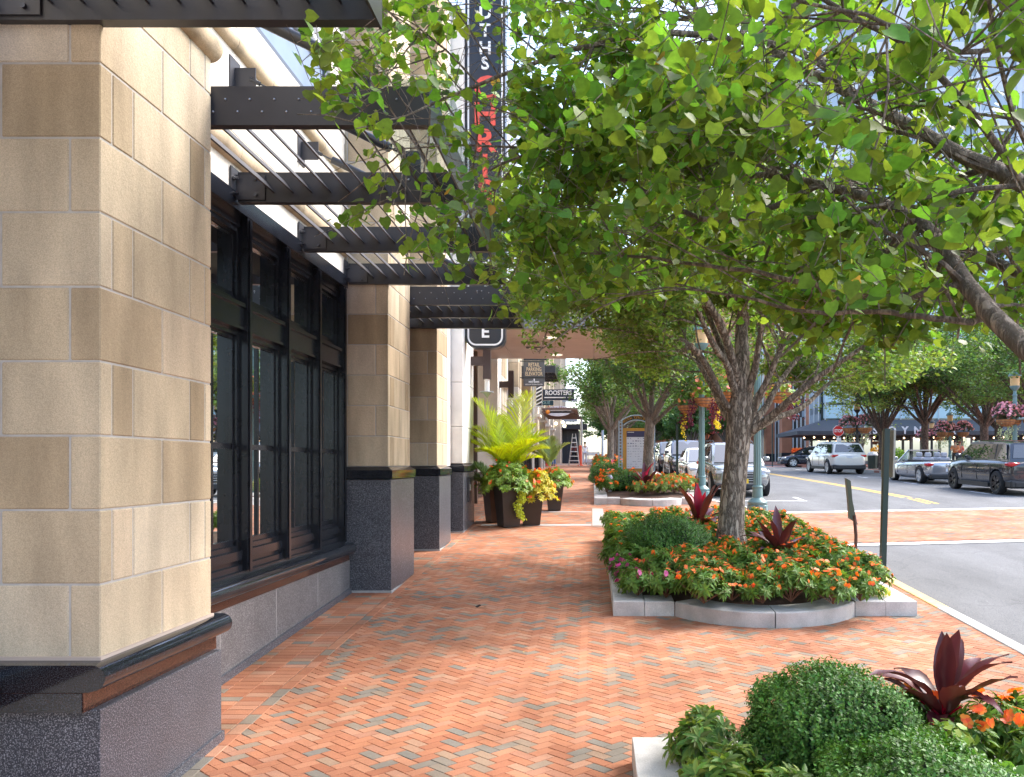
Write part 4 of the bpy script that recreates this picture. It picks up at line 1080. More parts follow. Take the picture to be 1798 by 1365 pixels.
# bed 2: rows of orange impatiens
i=0
lab_o='orange-flowered impatiens in the second flower bed'; lab_m='magenta-flowered impatiens at the left front corner of the second bed'
for j,yy in enumerate(np.arange(9.10,15.5,.35)):
    for k,xx in enumerate(np.arange(.48,3.7,.36)):
        x=xx+rnd.uniform(-.08,.08); y=yy+rnd.uniform(-.08,.08)+(.15 if k%2 else 0)
        if y<9.66 and not (.9<x<3.05): continue
        if y<9.22 and not (1.2<x<2.8): continue
        sagy=9.50-.50*math.cos((x-1.98)/1.04*math.pi/2) if .95<x<3.02 else 9.62
        if math.hypot(x-1.05,(y-11.9)*.75)<.62: continue     # box shrub
        if math.hypot(x-2.06,y-12.3)<.33: continue
        i+=1
        edge=x>3.1
        hh=1.0
        if x<1.15 and y<11.2 and (i%2 or x<.75):
            if i%3: place('imp_m',lambda: impatiens(5,lm=IMPL,fm=FLP,frac=.5,fs=.03,R_=.24,H=.26,nwh=26,ls=.09),x,y,soilz(x,y)-.04,lab_m,'flowers','magenta impatiens in the second bed',rnd.uniform(0,6.28),rnd.uniform(.85,1.05))
            else: place('imp_d',lambda: impatiens(6,lm=IMPL,frac=.06,fs=.03,nwh=30,ls=.09),x,y,soilz(x,y)-.04,'mostly green impatiens along the left edge of the second bed','flowers','green impatiens in the second bed',rnd.uniform(0,6.28),rnd.uniform(.85,1.05))
        elif x<.85: place('imp_d',lambda: impatiens(6,lm=IMPL,frac=.06,fs=.03,nwh=30,ls=.09),x,y,soilz(x,y),'mostly green impatiens along the left edge of the second bed','flowers','green impatiens in the second bed',rnd.uniform(0,6.28),rnd.uniform(.9,1.15))
        else:
            k3='imp_o%d'%(i%3)
            place(k3,lambda: impatiens(10+i,frac=.55,fs=.026,nwh=30,ls=.085,R_=.27,H=.31),x,y,soilz(x,y)+(.0 if y<10 else .05),lab_o,'flowers','orange impatiens in the second bed',rnd.uniform(0,6.28),rnd.uniform(.85,1.15)*(.9 if edge else 1))
# yellow sedge tuft at the right front corner of bed 2
def tuft(seed,R_,H,n,ls,mat,tm=OVAL,name='plant'):
    rsx=np.random.RandomState(seed); a=rsx.rand(n)*6.283; rr=np.sqrt(rsx.rand(n))
    p=np.stack([R_*rr*np.cos(a),R_*rr*np.sin(a),H*np.sqrt(1-.9*rr**2)*(.6+.5*rsx.rand(n))],1)
    nr=unit(np.stack([np.cos(a)*rr,np.sin(a)*rr,np.full(n,.8)],1)+rsx.normal(0,.45,(n,3))); tip=unit(rsx.normal(0,1,(n,3))+np.array([0,0,-.1]))
    return leaf_mesh(name,p,nr,tip,ls*(.7+.6*rsx.rand(n)),tm,mat)
o=tuft(3,.17,.13,420,.035,M('chartreuse_leaf',(.55,.52,.05),rough=.5,island=.25,trans=.3),name='creeping_plant'); o.location=(3.38,9.82,g(9.8)+.16); tag(o,'small bright yellow creeping plant at the right front corner of the second bed','plant')
# box shrubs: many tiny leaves on little upright sprigs over a rounded form
BOX = M('box_leaf',(.085,.20,.035),rough=.45,island=.55,hue=.02,trans=.2,spec=.35)
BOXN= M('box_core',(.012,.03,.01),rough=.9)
def boxshrub(x,y,z,R_,H,n,ls,label,seed,group='clipped box shrubs in the flower beds',sy=1.0,sprigs=None):
    rsx=np.random.RandomState(seed); ns=n//9
    u=rsx.normal(0,1,(ns,3)); u[:,2]=np.abs(u[:,2])*.9-.15; u=unit(u)
    lump=1+.09*np.sin(u[:,0]*7+seed)*np.cos(u[:,1]*6)+.07*np.sin(u[:,2]*9+u[:,0]*5)+.035*rsx.normal(0,1,ns)
    sup=np.power(np.abs(u[:,0])**3+np.abs(u[:,1])**3+np.abs(u[:,2])**3,-1/3.)
    base=u*np.array([R_,R_*sy,H])*(lump*sup*.5+lump*.42)[:,None]
    ax=unit(u*np.array([1,1,.6])+np.array([0,0,.75])+rsx.normal(0,.28,(ns,3)))
    pos=[];nr=[];tp=[];sz=[]
    for k in range(9):
        ph=rsx.rand(ns)*6.283; s=unit(np.cross(ax,np.array([.31,.2,.9]))); t=np.cross(ax,s)
        rad=s*np.cos(ph)[:,None]+t*np.sin(ph)[:,None]
        pos.append(base+ax*(ls*(.55*k-2.2))[...] if False else base+ax*ls*(.5*k-2.0)); tp.append(unit(rad+ax*.75)); nr.append(unit(ax-rad*.6)); sz.append(ls*(.8+.4*rsx.rand(ns)))
    root=leaf_mesh('box_shrub',np.concatenate(pos)+np.array([0,0,H*.25]),np.concatenate(nr),np.concatenate(tp),np.concatenate(sz),OVAL,BOX)
    m=MB(); m.sphere((0,0,H*.25),1,24,14,(R_*.80,R_*sy*.80,H*.80)); m.build('dark_core',BOXN,root,local=True)  # plain near-black ellipsoid filling the shrub behind its leaves
    root.location=(x,y,z); tag(root,label,'shrub',group); return root
boxshrub(1.40,4.85,.45,.48,.45,36000,.024,'taller rounded box shrub in the nearest bed, left of the large cordyline',1)
boxshrub(1.58,3.98,.36,.50,.40,36000,.024,'box shrub at the bottom edge of the photo, in front of the taller one',2)
boxshrub(1.05,11.9,g(11.9)+.25,.62,.50,30000,.028,'clipped box shrub left of the forked tree in the second bed',3,sy=1.35)
boxshrub(.95,24.0,g(24)+.2,.55,.42,8000,.045,'clipped box shrub at the left front of the third flower bed',4)
boxshrub(.45,27.5,g(27.5)+.2,.5,.5,8000,.05,'clipped box shrub at the left edge of the third flower bed, farther back',5)
boxshrub(.5,35,g(35)+.2,.5,.5,5000,.06,'clipped box shrub in the fourth flower bed',6)
# cordylines
CORD = M('burgundy_leaf',(.10,.022,.028),rough=.3,island=.35,hue=.01,trans=.12,spec=.6)
CORR = M('crimson_leaf',(.42,.01,.06),rough=.35,island=.2,trans=.35,spec=.5)
def blade(m,base,az,el,L_,w,droop,n=9,twist=0,stalk=.25):
    p=Vector(base); pts=[]; e=el
    for i in range(n+1):
        pts.append((p.copy(),e)); p=p+Vector((math.cos(az)*math.cos(e),math.sin(az)*math.cos(e),math.sin(e)))*(L_/n); e-=droop/n*(.4+1.2*i/n)
    vs=[];fs=[]
    for i,(q,e) in enumerate(pts):
        t=i/n; ww=w*(.16 if t<stalk*.5 else .16+.84*math.sin(min(1,(t-stalk*.5)/(.52-stalk*.5))*math.pi/2)) if t<.52 else w*max(.02,math.cos((t-.52)/.48*math.pi/2)**.8)
        side=Vector((-math.sin(az+twist*t),math.cos(az+twist*t),0)); up=Vector((-math.cos(az)*math.sin(e),-math.sin(az)*math.sin(e),math.cos(e)))
        wav=.06*w*math.sin(i*1.9+az*5)
        vs += [q-side*ww/2+up*(ww*.16+wav), q, q+side*ww/2+up*(ww*.16-wav)]
    for i in range(n):
        a=3*i; fs += [(a,a+1,a+4,a+3),(a+1,a+2,a+5,a+4)]
    m.add(vs,fs)
def cordyline(x,y,z,H,label,seed,nl=15,red=2,group='burgundy cordyline plants in the flower beds'):
    rng=random.Random(seed); m=MB(); r=MB(); st=MB()
    for i in range(nl):
        az=rng.uniform(0,6.28); el=R(rng.uniform(38,86)) if i>nl*.3 else R(rng.uniform(10,45))
        dest=r if i>=nl-red else m
        blade(dest,(rng.uniform(-.02,.02),rng.uniform(-.02,.02),H*.08*i/nl),az,el if dest is m else R(rng.uniform(75,88)),H*rng.uniform(.75,1.1),H*rng.uniform(.17,.24),rng.uniform(.4,1.5) if el<R(65) else rng.uniform(.1,.5))
        st.tube([(0,0,-.1),(math.cos(az)*.01,math.sin(az)*.01,.02),(math.cos(az)*math.cos(el)*H*.28,math.sin(az)*math.cos(el)*H*.28,math.sin(el)*H*.28-.004)],.007,5,cap=False)
    root=m.build('cordyline',CORD,smooth=True); 
    st.build('stalk',CORR,root,local=True,smooth=True)
    if red: r.build('young_leaf',CORR,root,local=True,smooth=True)
    root.location=(x,y,z); tag(root,label,'plant',group); return root
cordyline(XZ(1655,5.0),5.0,.68,.60,'large burgundy cordyline in the nearest bed at the bottom right',5,24,0)
cordyline(XZ(1368,11.0),11.0,g(11)+.42,.66,'burgundy cordyline right of the forked tree trunk in the second bed',4,18,0)
cordyline(XZ(1228,14.0),14.0,g(14)+.40,.80,'burgundy cordyline with crimson new leaves, left of the forked tree trunk',7,22,3)
cordyline(XZ(1132,23.6),23.6,g(23.6)+.2,.8,'burgundy cordyline at the foot of the tree in the third bed',9,24,3)
cordyline(XZ(1112,24.6),24.8,g(24.6)+.2,.6,'smaller dark burgundy cordyline beside the kiosk in the third bed',10,14,0)
cordyline(.9,33.4,g(33)+.2,.8,'far burgundy cordyline in the fourth bed',11,14,3)
# near bed planting
LB='flower bed at the bottom right'
for (x,y,k) in ((.62,4.95,0),(.78,4.50,1),(.70,5.15,2),(.95,4.1,3),(.62,4.2,4),(.85,3.8,5)):
    place('nb_d',lambda: impatiens(21,R_=.20,H=.26,lm=IMPD,frac=0,nwh=17,ls=.115) ,x,y,.40,'dark bronze-green impatiens without flowers in the left corner of the nearest bed','plant','dark-leaved impatiens in the nearest bed',k*1.3,.9+.05*k)
for (x,y,s) in ((2.0,5.15,1),(2.35,4.9,1.05),(2.6,5.0,1),(2.75,4.6,1.1),(2.45,4.45,1),(2.1,4.65,.9),(3.0,5.05,1),(3.2,4.7,1),(1.85,5.2,.8)):
    place('nb_o',lambda: impatiens(33,R_=.24,H=.34,lm=IMPL,frac=.42,nwh=22,ls=.105,fs=.034),x,y,.46,'orange impatiens around the large cordyline in the nearest bed','flowers','orange impatiens in the nearest bed',x*7,s)
for (x,y,s) in ((2.05,4.05,1),(2.35,3.95,1),(2.2,3.6,1),(1.95,4.35,.8)):
    place('nb_g',lambda: tuft(8,.26,.25,130,.075,M('bright_vine_leaf',(.14,.30,.05),rough=.4,island=.3,trans=.3,spec=.5),HEART,'leafy_plant'),x,y,.48,'bright green round-leaved plant at the bottom right corner','plant','bright green plants in the nearest bed',x*5,s)
o=tuft(9,.16,.2,120,.05,IMPY,HEART,'variegated_plant'); o.location=(1.93,4.5,.62); tag(o,'small cream and green variegated plant beside the nearest cordyline','plant')
o=tuft(19,.12,.16,80,.05,IMPY,HEART,'variegated_plant'); o.location=(XZ(1288,11.4),11.4,g(11.4)+.45); tag(o,'small variegated plant at the foot of the forked tree','plant')
# bed 3 plants
for (x,y) in [(XZ(px,Z),Z) for px,Z in ((1120,22.9),(1145,22.8),(1165,23.0),(1185,23.1),(1205,23.2),(1140,23.8),(1160,24.2),(1182,24.4),(1204,24.6),(1165,25.2),(1190,25.6),(1210,25.8),(1180,27),(1200,27.5),(1212,24.0),(1150,25.6))]:
    place('b3',lambda: impatiens(44,R_=.3,H=.36,lm=IMPY,frac=.42,nwh=30,ls=.10,fs=.04),x,y,soilz(x,y)-.02,'yellow-green impatiens with orange flowers in the third bed','flowers','orange impatiens in the third bed',x*9,rnd.uniform(.85,1.1))
for (x,y) in ((.42,24.8),(.5,25.8),(.45,26.6),(.9,26.0),(.5,28.5),(.9,29),(1.3,28.6),(.35,29.6),(1.2,27.2),(.4,23.2)):
    place('b3g',lambda: impatiens(45,R_=.3,H=.4,lm=IMPL,frac=.35,nwh=26,ls=.11,fs=.05),x,y,soilz(x,y),'green impatiens with sparse orange flowers along the left of the third bed','flowers','green impatiens in the third bed',x*9,rnd.uniform(.9,1.2))
for yb in (33.2,42.8,52.8):
    for a in range(3):
        for b_ in range(3):
            place('b3g',None,.45+b_*.6,yb+a*.9,soilz(0,yb+a*.9),'small impatiens clump with orange flowers in a far flower bed','flowers','impatiens in the far beds',a*2.1+b_,1.3)
# ---- tall planters with palm
POT = M('dark_bronze_planter',(.035,.028,.026),rough=.35,var=.2,vs=3)
POTB= M('brown_planter',(.11,.055,.035),rough=.45,var=.25,vs=4)
def planter(x,y,wt,wb,h,mat,label,rz=0):
    z=g(y); root=empty('planter',(x,y,z+.005),label,'planter','tall tapered planters by the entrance',rz)
    m=MB(); a,b=wt/2,wb/2; t=.03
    vs=[(-b,-b,0),(b,-b,0),(b,b,0),(-b,b,0),(-a,-a,h),(a,-a,h),(a,a,h),(-a,a,h),(-a+t,-a+t,h),(a-t,-a+t,h),(a-t,a-t,h),(-a+t,a-t,h),(-a+t,-a+t,h-.08),(a-t,-a+t,h-.08),(a-t,a-t,h-.08),(-a+t,a-t,h-.08)]
    fs=[(3,2,1,0)]+[(i,(i+1)%4,4+(i+1)%4,4+i) for i in range(4)]+[(4+i,4+(i+1)%4,8+(i+1)%4,8+i) for i in range(4)]+[(8+i,8+(i+1)%4,12+(i+1)%4,12+i) for i in range(4)]
    m.add(vs,fs); o=m.build('pot',mat,root,local=True)
    m=MB(); m.add([(-a+t,-a+t,h-.07),(a-t,-a+t,h-.07),(a-t,a-t,h-.07),(-a+t,a-t,h-.07)],[(0,1,2,3)]); m.build('soil',SOIL,root,local=True)
    return root,z+h
PA=(XZ(893,17.6),17.6); PBk=(XZ(873,18.4),18.4); PC=(XZ(933,17.9),17.9); PD=(XZ(973,20.6),20.6)
_,za=planter(*PA,.50,.36,.84,POT,'dark tapered planter under the orange impatiens, nearest of the group',.5)
o_,_z=_ ,za
planter(*PBk,.54,.40,.86,POTB,'rusty brown tapered planter behind the nearest dark one',.45)
planter(*PC,.52,.36,.72,POT,'dark tapered planter on the right of the group, under yellow-green foliage',.1)
planter(*PD,.46,.30,.66,POT,'dark tapered planter standing apart behind the group',.1)
def mass(x,y,z,R_,H,nwh,ls,lm,fm,frac,fs,label,seed,below=.0,name='impatiens',sx=1):
    rsx=np.random.RandomState(seed)
    p,nr,t,s,c,o=whorls(nwh,R_,H,rsx,ls)
    if below:
        k=np.hypot(p[:,0],p[:,1])/R_; p[:,2]-=below*np.clip(k-.5,0,1)**1.5*2.2
        kc=np.hypot(c[:,0],c[:,1])/R_; c[:,2]-=below*np.clip(kc-.5,0,1)**1.5*2.2
    p[:,0]*=sx;c[:,0]*=sx
    root=leaf_mesh(name,p,nr,t,s,LANCE,lm)
    if frac: leaf_mesh('flowers',*flowers(c,o,frac,rsx,fs),PETAL,fm,root)
    m=MB()
    for q in c[:30]: m.tube([(0,0,-.1),(q[0]*.5,q[1]*.5,max(q[2]*.5,0)),tuple(q)],.006,4,cap=False)
    m.build('stem',MATS['reddish_stem'],root,local=True)
    root.location=(x,y,z); tag(root,label,'plant','plants in the tall planters'); return root
IMPB=M('bright_impatiens_leaf',(.22,.36,.05),rough=.4,island=.35,hue=.02,trans=.3,spec=.5)
mass(PA[0]-.02,PA[1],za-.02,.58,.56,190,.095,IMPB,FLO,.16,.028,'big mound of green impatiens with orange flowers in the nearest planter',61,below=.36)
mass(PC[0]+.12,PC[1],za-.16,.46,.48,130,.10,M('lime_foliage',(.55,.50,.05),rough=.45,island=.35,hue=.03,trans=.35),FLO,.2,.04,'yellow-green coleus foliage spilling from the right planter',62,below=.38)
mass(PD[0],PD[1],g(20.6)+.62,.46,.42,70,.11,IMPB,FLO,.3,.04,'green and orange planting in the planter standing apart',63,below=.2)
mass(PBk[0],PBk[1],za-.05,.5,.3,50,.10,IMPL,FLO,.2,.04,'dark green foliage behind the palm in the brown planter',64,below=.1)
# trailing vine
rsx=np.random.RandomState(5); n=420; t=rsx.rand(n); xx=PA[0]+.27+rsx.normal(0,.05,n)*(1-.4*t); p=np.stack([xx+.05*np.sin(t*8),PA[1]-.25+rsx.normal(0,.04,n),za-.05-.62*t],1)
o=leaf_mesh('trailing_vine',p,unit(rsx.normal(0,.5,(n,3))+np.array([0,-1,.3])),unit(rsx.normal(0,.5,(n,3))+np.array([0,0,-1])),np.full(n,.055),OVAL,M('lime_vine',(.48,.56,.05),rough=.45,island=.3,trans=.3)); rebase(o,(PA[0]+.27,PA[1]-.25,za)); tag(o,'lime green trailing vine hanging between the two front planters','plant')
PALM = M('palm_leaflet',(.52,.62,.02),rough=.35,island=.3,hue=.015,trans=.3,spec=.5)
PALMD= M('shaded_palm_leaflet',(.10,.19,.05),rough=.4,island=.3,trans=.3)  # darker copy of the palm leaflet, shade put into its colour
def palm(x,y,z,fronds,label,mat,seed):
    rng=random.Random(seed); m=MB(); st=MB()
    for (az,el,L_,dr) in fronds:
        az=R(az); e=R(el); p=Vector((0,0,0)); n=34; path=[]
        for i in range(n+1):
            path.append((p.copy(),e)); p=p+Vector((math.cos(az)*math.cos(e),math.sin(az)*math.cos(e),math.sin(e)))*L_/n; e-=dr/n*(.3+1.4*i/n)
        st.tube([q for q,_ in path],[.011*(1-.8*i/n) for i in range(n+1)],5)
        for i in range(5,n+1):
            q,e=path[i]; tg=Vector((math.cos(az)*math.cos(e),math.sin(az)*math.cos(e),math.sin(e))); sd=Vector((-math.sin(az),math.cos(az),0)); up=sd.cross(tg)*-1
            up=Vector((-math.cos(az)*math.sin(e),-math.sin(az)*math.sin(e),math.cos(e)))
            t=(i-4)/(n-4); ll=L_*.44*math.sin(math.pi*(.18+.75*t))
            for s in (-1,1):
                for h in (0,.5):
                    d=(sd*s*(.95-.35*t)+tg*(.55+.6*t)+up*(.32+rng.uniform(-.15,.15))).normalized(); d2=(d+Vector((0,0,-.35))).normalized()
                    b=q+tg*(L_/n*h); mid=b+d*ll*.5; tip=mid+d2*ll*.5; wv=tg.cross(d).cross(d).normalized()*.0105
                    m.add([b-wv*.4,b+wv*.4,mid+wv,mid-wv,tip],[(0,1,2,3),(3,2,4)])
    root=m.build('palm',mat); st.build('frond_stalk',M('palm_stalk',(.35,.42,.08),rough=.4),root,local=True)
    root.location=(x,y,z); tag(root,label,'palm'); return root
palm(PA[0]-.02,PA[1]+.25,za+.25,[(165,74,1.8,.5),(180,56,1.15,.8),(120,76,1.4,.5),(50,76,1.85,.22),(15,58,1.05,1.1),(-20,50,.85,1.1),(200,60,.9,1.0),(90,58,1.2,.8),(-75,62,.95,.9),(240,55,.95,.9),(140,50,1.1,1.0),(0,64,1.1,.9),(30,64,1.3,.8),(155,66,1.4,.8),(45,70,1.35,.7),(175,64,1.3,.9),(25,64,1.2,1.0),(-40,62,1.1,.9),(100,66,1.3,.6),(150,74,1.5,.4)],'bright lime green palm above the nearest planter',PALM,1)
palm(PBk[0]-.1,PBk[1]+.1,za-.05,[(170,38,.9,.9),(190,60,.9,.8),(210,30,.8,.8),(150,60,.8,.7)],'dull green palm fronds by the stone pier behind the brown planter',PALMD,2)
palm(PD[0]-.10,PD[1]-.1,g(20.6)+1.1,[(150,70,.85,.6),(20,66,.75,.8),(90,75,.8,.4),(200,60,.7,.8),(170,50,.7,.8)],'smaller pale palm in the planter standing apart',M('pale_palm_leaflet',(.30,.38,.14),rough=.4,island=.25,trans=.35),3)
# fallen leaves on the brick
rsx=np.random.RandomState(9); n=170; x=rsx.uniform(-2.4,3.6,n); y=rsx.uniform(4.6,16,n); k=~((x>.1)&((y<5.6)|(y>8.7))); x,y=x[k],y[k]; n=len(x)
p=np.stack([x,y,np.array([g(b) for b in y])+.008],1)
o=leaf_mesh('fallen_leaves',p,unit(rsx.normal(0,.2,(n,3))+np.array([0,0,1])),unit(rsx.normal(0,1,(n,3))*np.array([1,1,.05])),rsx.uniform(.015,.04,n),OVAL,M('dry_leaf',(.42,.27,.10),rough=.8,island=.4)); o['kind']='stuff'; o['label']='small dry leaves scattered over the brick sidewalk'
m=MB(); m.add([(0,0,.004),(.05,.01,.03),(.09,.04,.006),(.02,.05,.035),(-.03,.02,.012),(.12,-.01,.012)],[(0,1,3),(1,2,3),(0,3,4),(1,5,2)])
o=m.build('dead_leaf',M('dark_dead_leaf',(.03,.02,.015),rough=.8)); o.location=(XZ(838,9.9),9.9,g(9.9)+.005); tag(o,'single dark curled leaf lying on the brick sidewalk','leaf')
# ============================================================ street furniture
TEAL = M('teal_painted_iron',(.13,.235,.24),rough=.38,var=.08,vs=3,spec=.5)
AMBER= M('amber_lantern_glass',(.62,.40,.18),rough=.35)
COCO = M('coir_basket',(.42,.19,.075),rough=.9,island=.15,var=.2,vs=14)
WIRE = M('basket_wire',(.10,.07,.05),rough=.5)
DKGREEN=M('dark_green_post',(.018,.035,.028),rough=.45)
def lamp(x,y,label,H=4.2,sc=1.0,mat=TEAL,z=None,group='teal lamp posts with flower baskets'):
    z=g(y)-.02 if z is None else z
    root=empty('street_lamp',(x,y,z),label,'lamp post',group)
    m=MB(); m.lathe([(.25,0),(.235,.32),(.215,.34)],(x,y,z),8); m.build('base',mat,root)
    m=MB(); m.lathe([(.215,.34),(.225,.36),(.225,.40),(.19,.44),(.12,.50),(.115,.72),(.125,.73),(.125,.76),(.10,.78)],(x,y,z),24); m.build('collar',mat,root,smooth=True)
    m=MB(); m.lathe([(.095,.78),(.078,H)],(x,y,z),24,flute=.12,fr=(.5,H+1)); m.build('pole',mat,root)
    m=MB(); m.lathe([(.075,H),(.09,H+.02),(.09,H+.06),(.06,H+.10),(.06,H+.22),(.14,H+.30),(.19,H+.38),(.2,H+.42)],(x,y,z),20); m.build('lamp_holder',mat,root,smooth=True)
    m=MB(); m.lathe([(.17,H+.42),(.18,H+.75),(.2,H+.76),(.2,H+.80)],(x,y,z),20); m.build('lantern',AMBER,root)
    m=MB(); m.lathe([(.25,H+.80),(.25,H+.84),(.2,H+.93),(.08,H+1.02),(.03,H+1.04),(.03,H+1.08),(.005,H+1.12)],(x,y,z),20); m.build('lamp_cap',mat,root,smooth=True)
    return root
def basket(x,y,zt,r,label,fm,lm,R_,H,nwh,frac,fs,seed,trail=None,group='flower baskets on the lamp posts',ls=.07,below=.25):
    root=empty('flower_basket',(x,y,zt),label,'flower basket',group)
    m=MB(); n=26
    prof=[(r*math.cos(R(a)),-r*.8*math.sin(R(a))) for a in range(0,91,10)]
    # flat coir slats round the bowl
    for k in range(n):
        a0=2*math.pi*k/n; a1=2*math.pi*(k+.86)/n; vs=[]
        for (pr,pz) in prof: 
            for a in (a0,a1): vs.append((x+pr*math.cos(a),y+pr*math.sin(a),zt+pz))
        m.add(vs,[(2*i,2*i+1,2*i+3,2*i+2) for i in range(len(prof)-1)])
    m.lathe([(max(.001,p[0]-.012),p[1]) for p in prof][::-1],(x,y,zt),n)
    m.build('bowl',COCO,root)
    m=MB()
    for q in (0,2,4): 
        pr,pz=prof[q]; m.tube([(x+(pr+.006)*math.cos(2*math.pi*k/24),y+(pr+.006)*math.sin(2*math.pi*k/24),zt+pz) for k in range(25)],.008,5,cap=False)
    m.build('wire_rim',WIRE,root)
    rsx=np.random.RandomState(seed)
    p,nr,t,s,c,o=whorls(nwh,R_,H,rsx,ls,per=5)
    for q in (p,c):
        k=np.hypot(q[:,0],q[:,1])/R_; q[:,2]-=below*np.clip(k-.55,0,1)**1.4*3
        q+=np.array([x,y,zt])
    leaf_mesh('foliage',p,nr,t,s,RHOMB,lm,root)
    leaf_mesh('flowers',*flowers(c,o,frac,rsx,fs,.02),PETAL,fm,root)
    for (mat,dx,w,Ln,nn,nm) in (trail or []):
        tt=rsx.rand(nn); st_=rsx.randint(0,3,nn); ang=np.where(st_==0,0,np.where(st_==1,.5,-.6))
        px=x+dx+np.where(dx>0,1,-1)*0+rsx.normal(0,w,nn)*(1-.3*tt)+.04*np.sin(tt*7); py=y-r*.5*ang+rsx.normal(0,.05,nn)
        pp=np.stack([px,py,zt-.0-Ln*tt],1)
        leaf_mesh(nm,pp,unit(rsx.normal(0,.6,(nn,3))+np.array([0,-1,.2])),unit(rsx.normal(0,.6,(nn,3))+np.array([0,0,-1])),np.full(nn,ls*.9),RHOMB,mat,root)
    return root
BURG=M('burgundy_trailing_leaf',(.13,.018,.04),rough=.5,island=.35,hue=.02,trans=.3)
YELT=M('yellow_trailing_leaf',(.68,.56,.04),rough=.5,island=.2,trans=.35)
WARM=M('warm_petals',(.78,.27,.12),rough=.5,island=.35,hue=.05,trans=.25)
lamp(4.0*.95,19.0,'teal fluted lamp post right of the forked tree trunk')
lamp(XZ(1232,24.0),24.0,'teal fluted lamp post between the second and third flower beds',z=g(23)-.1)
x2=XZ(1232,24.0); zb=P(1232,700,24).z
basket(x2+.02,23.45,P(1232,700,23.45).z,.31,'coir basket trailing burgundy and yellow plants on the camera side of the left lamp post',WARM,IMPB,.40,.72,70,.5,.06,71,[(BURG,-.38,.07,.75,230,'burgundy_vine'),(YELT,.36,.045,.85,300,'yellow_vine'),(BURG,.24,.06,1.0,120,'burgundy_vine')])
basket(x2-.38,24.2,P(1232,712,24).z,.3,'coir flower basket on the left side of the lamp post left of the forked tree',WARM,IMPL,.40,.4,40,.3,.06,72,[(BURG,-.1,.09,.7,130,'burgundy_vine'),(YELT,-.1,.03,1.0,80,'yellow_vine')])
basket(x2+.42,24.2,P(1232,708,24).z,.3,'coir flower basket half hidden behind the forked tree trunk',WARM,IMPL,.42,.5,50,.5,.06,73,[(BURG,.1,.08,.7,130,'burgundy_vine')])
x1=3.8
for k,(dx,dy) in enumerate(((-.62,.0),(.55,.1))):
    basket(x1+dx,19.0+dy,P(1330,690,19).z,.3,['coir flower basket left of the lamp post right of the forked tree','coir flower basket right of the lamp post right of the forked tree'][k],WARM,IMPB,.45,.45,55,.5,.05,74+k,[(BURG,-.3+.6*k,.1,.6,180,'burgundy_vine')])
m=MB()
# far lamps across the street with pink baskets
PKL=M('dull_green_leaf',(.07,.10,.05),rough=.6,island=.3)
VINE=M('pale_green_vine',(.42,.50,.30),rough=.6,island=.2,trans=.3)
DKP=M('dark_iron',(.03,.035,.035),rough=.5)
def far_lamp(px,Z,pytop,pybask,label,mat=TEAL,nb=3,rb=.45,spread=.75,bl='',seed=0):
    x=XZ(px,Z); z=g(Z); H=P(px,pytop,Z).z-z-1.1
    lamp(x,Z,label,H=H,mat=mat,z=z,group='lamp posts across the street')
    for k in range(nb):
        a=2*math.pi*k/nb+.5; bx=x+spread*math.cos(a); by=Z-spread*abs(math.sin(a)) if k!=nb-1 else Z+.2
        basket(bx,by,P(px,pybask,Z).z,rb*.7,bl%(['left','right','middle','rear'][k]),FLPK,PKL,rb*1.15,rb*1.25,150,.95,.055,seed+k,[(VINE,.1,.09,1.0,110,'pale_vine'),(VINE,-.2,.05,.9,60,'pale_vine')],group='pink flower baskets across the street',ls=.08,below=.12)
far_lamp(1782,33,648,738,'teal lamp post with amber lantern behind the dark SUV at the right edge',bl='pink flower basket on the %s of the lamp post behind the dark SUV',nb=3,rb=.5,spread=.62,seed=80)
far_lamp(1505,50,700,752,'dark lamp post behind the white SUV',mat=DKP,bl='pink flower basket on the %s of the dark lamp post behind the white SUV',nb=2,rb=.6,spread=.45,seed=84)
far_lamp(1668,55,722,760,'teal lamp post in front of the restaurant, right of the gold sign letters',bl='pink flower basket on the %s of the restaurant lamp post',nb=3,rb=.55,spread=.8,seed=88)
far_lamp(1636,60,736,768,'dark lamp post under the restaurant awning letters',mat=DKP,bl='pink flower basket on the %s of the lamp post under the awning letters',nb=2,rb=.5,spread=.5,seed=92)
# street sign post (square, dark green) near the second bed
px,Zp=1551,11.5
r=empty('sign_post',(XZ(1549,Zp),Zp,g(Zp)),'dark green square sign post at the right end of the second bed, sign edge-on','sign post')
m=MB(); x0=XZ(1549,Zp); zt=P(1557,753,Zp).z
m.obox(((x0+XZ(1557,Zp))/2,Zp,(g(Zp)+zt)/2),(.075,.075,zt-g(Zp)),Matrix.Rotation(R(1.6),3,'Y')); m.build('post',DKGREEN,r)
m=MB(); m.obox((XZ(1564,Zp)+.01,Zp+.12,P(0,797,Zp).z),(.03,.30,.66),Matrix.Rotation(R(1.6),3,'Y')@Matrix.Rotation(R(12),3,'Z')); m.build('sign_panel',M('aluminium_back',(.30,.29,.25),rough=.5,var=.15),r)
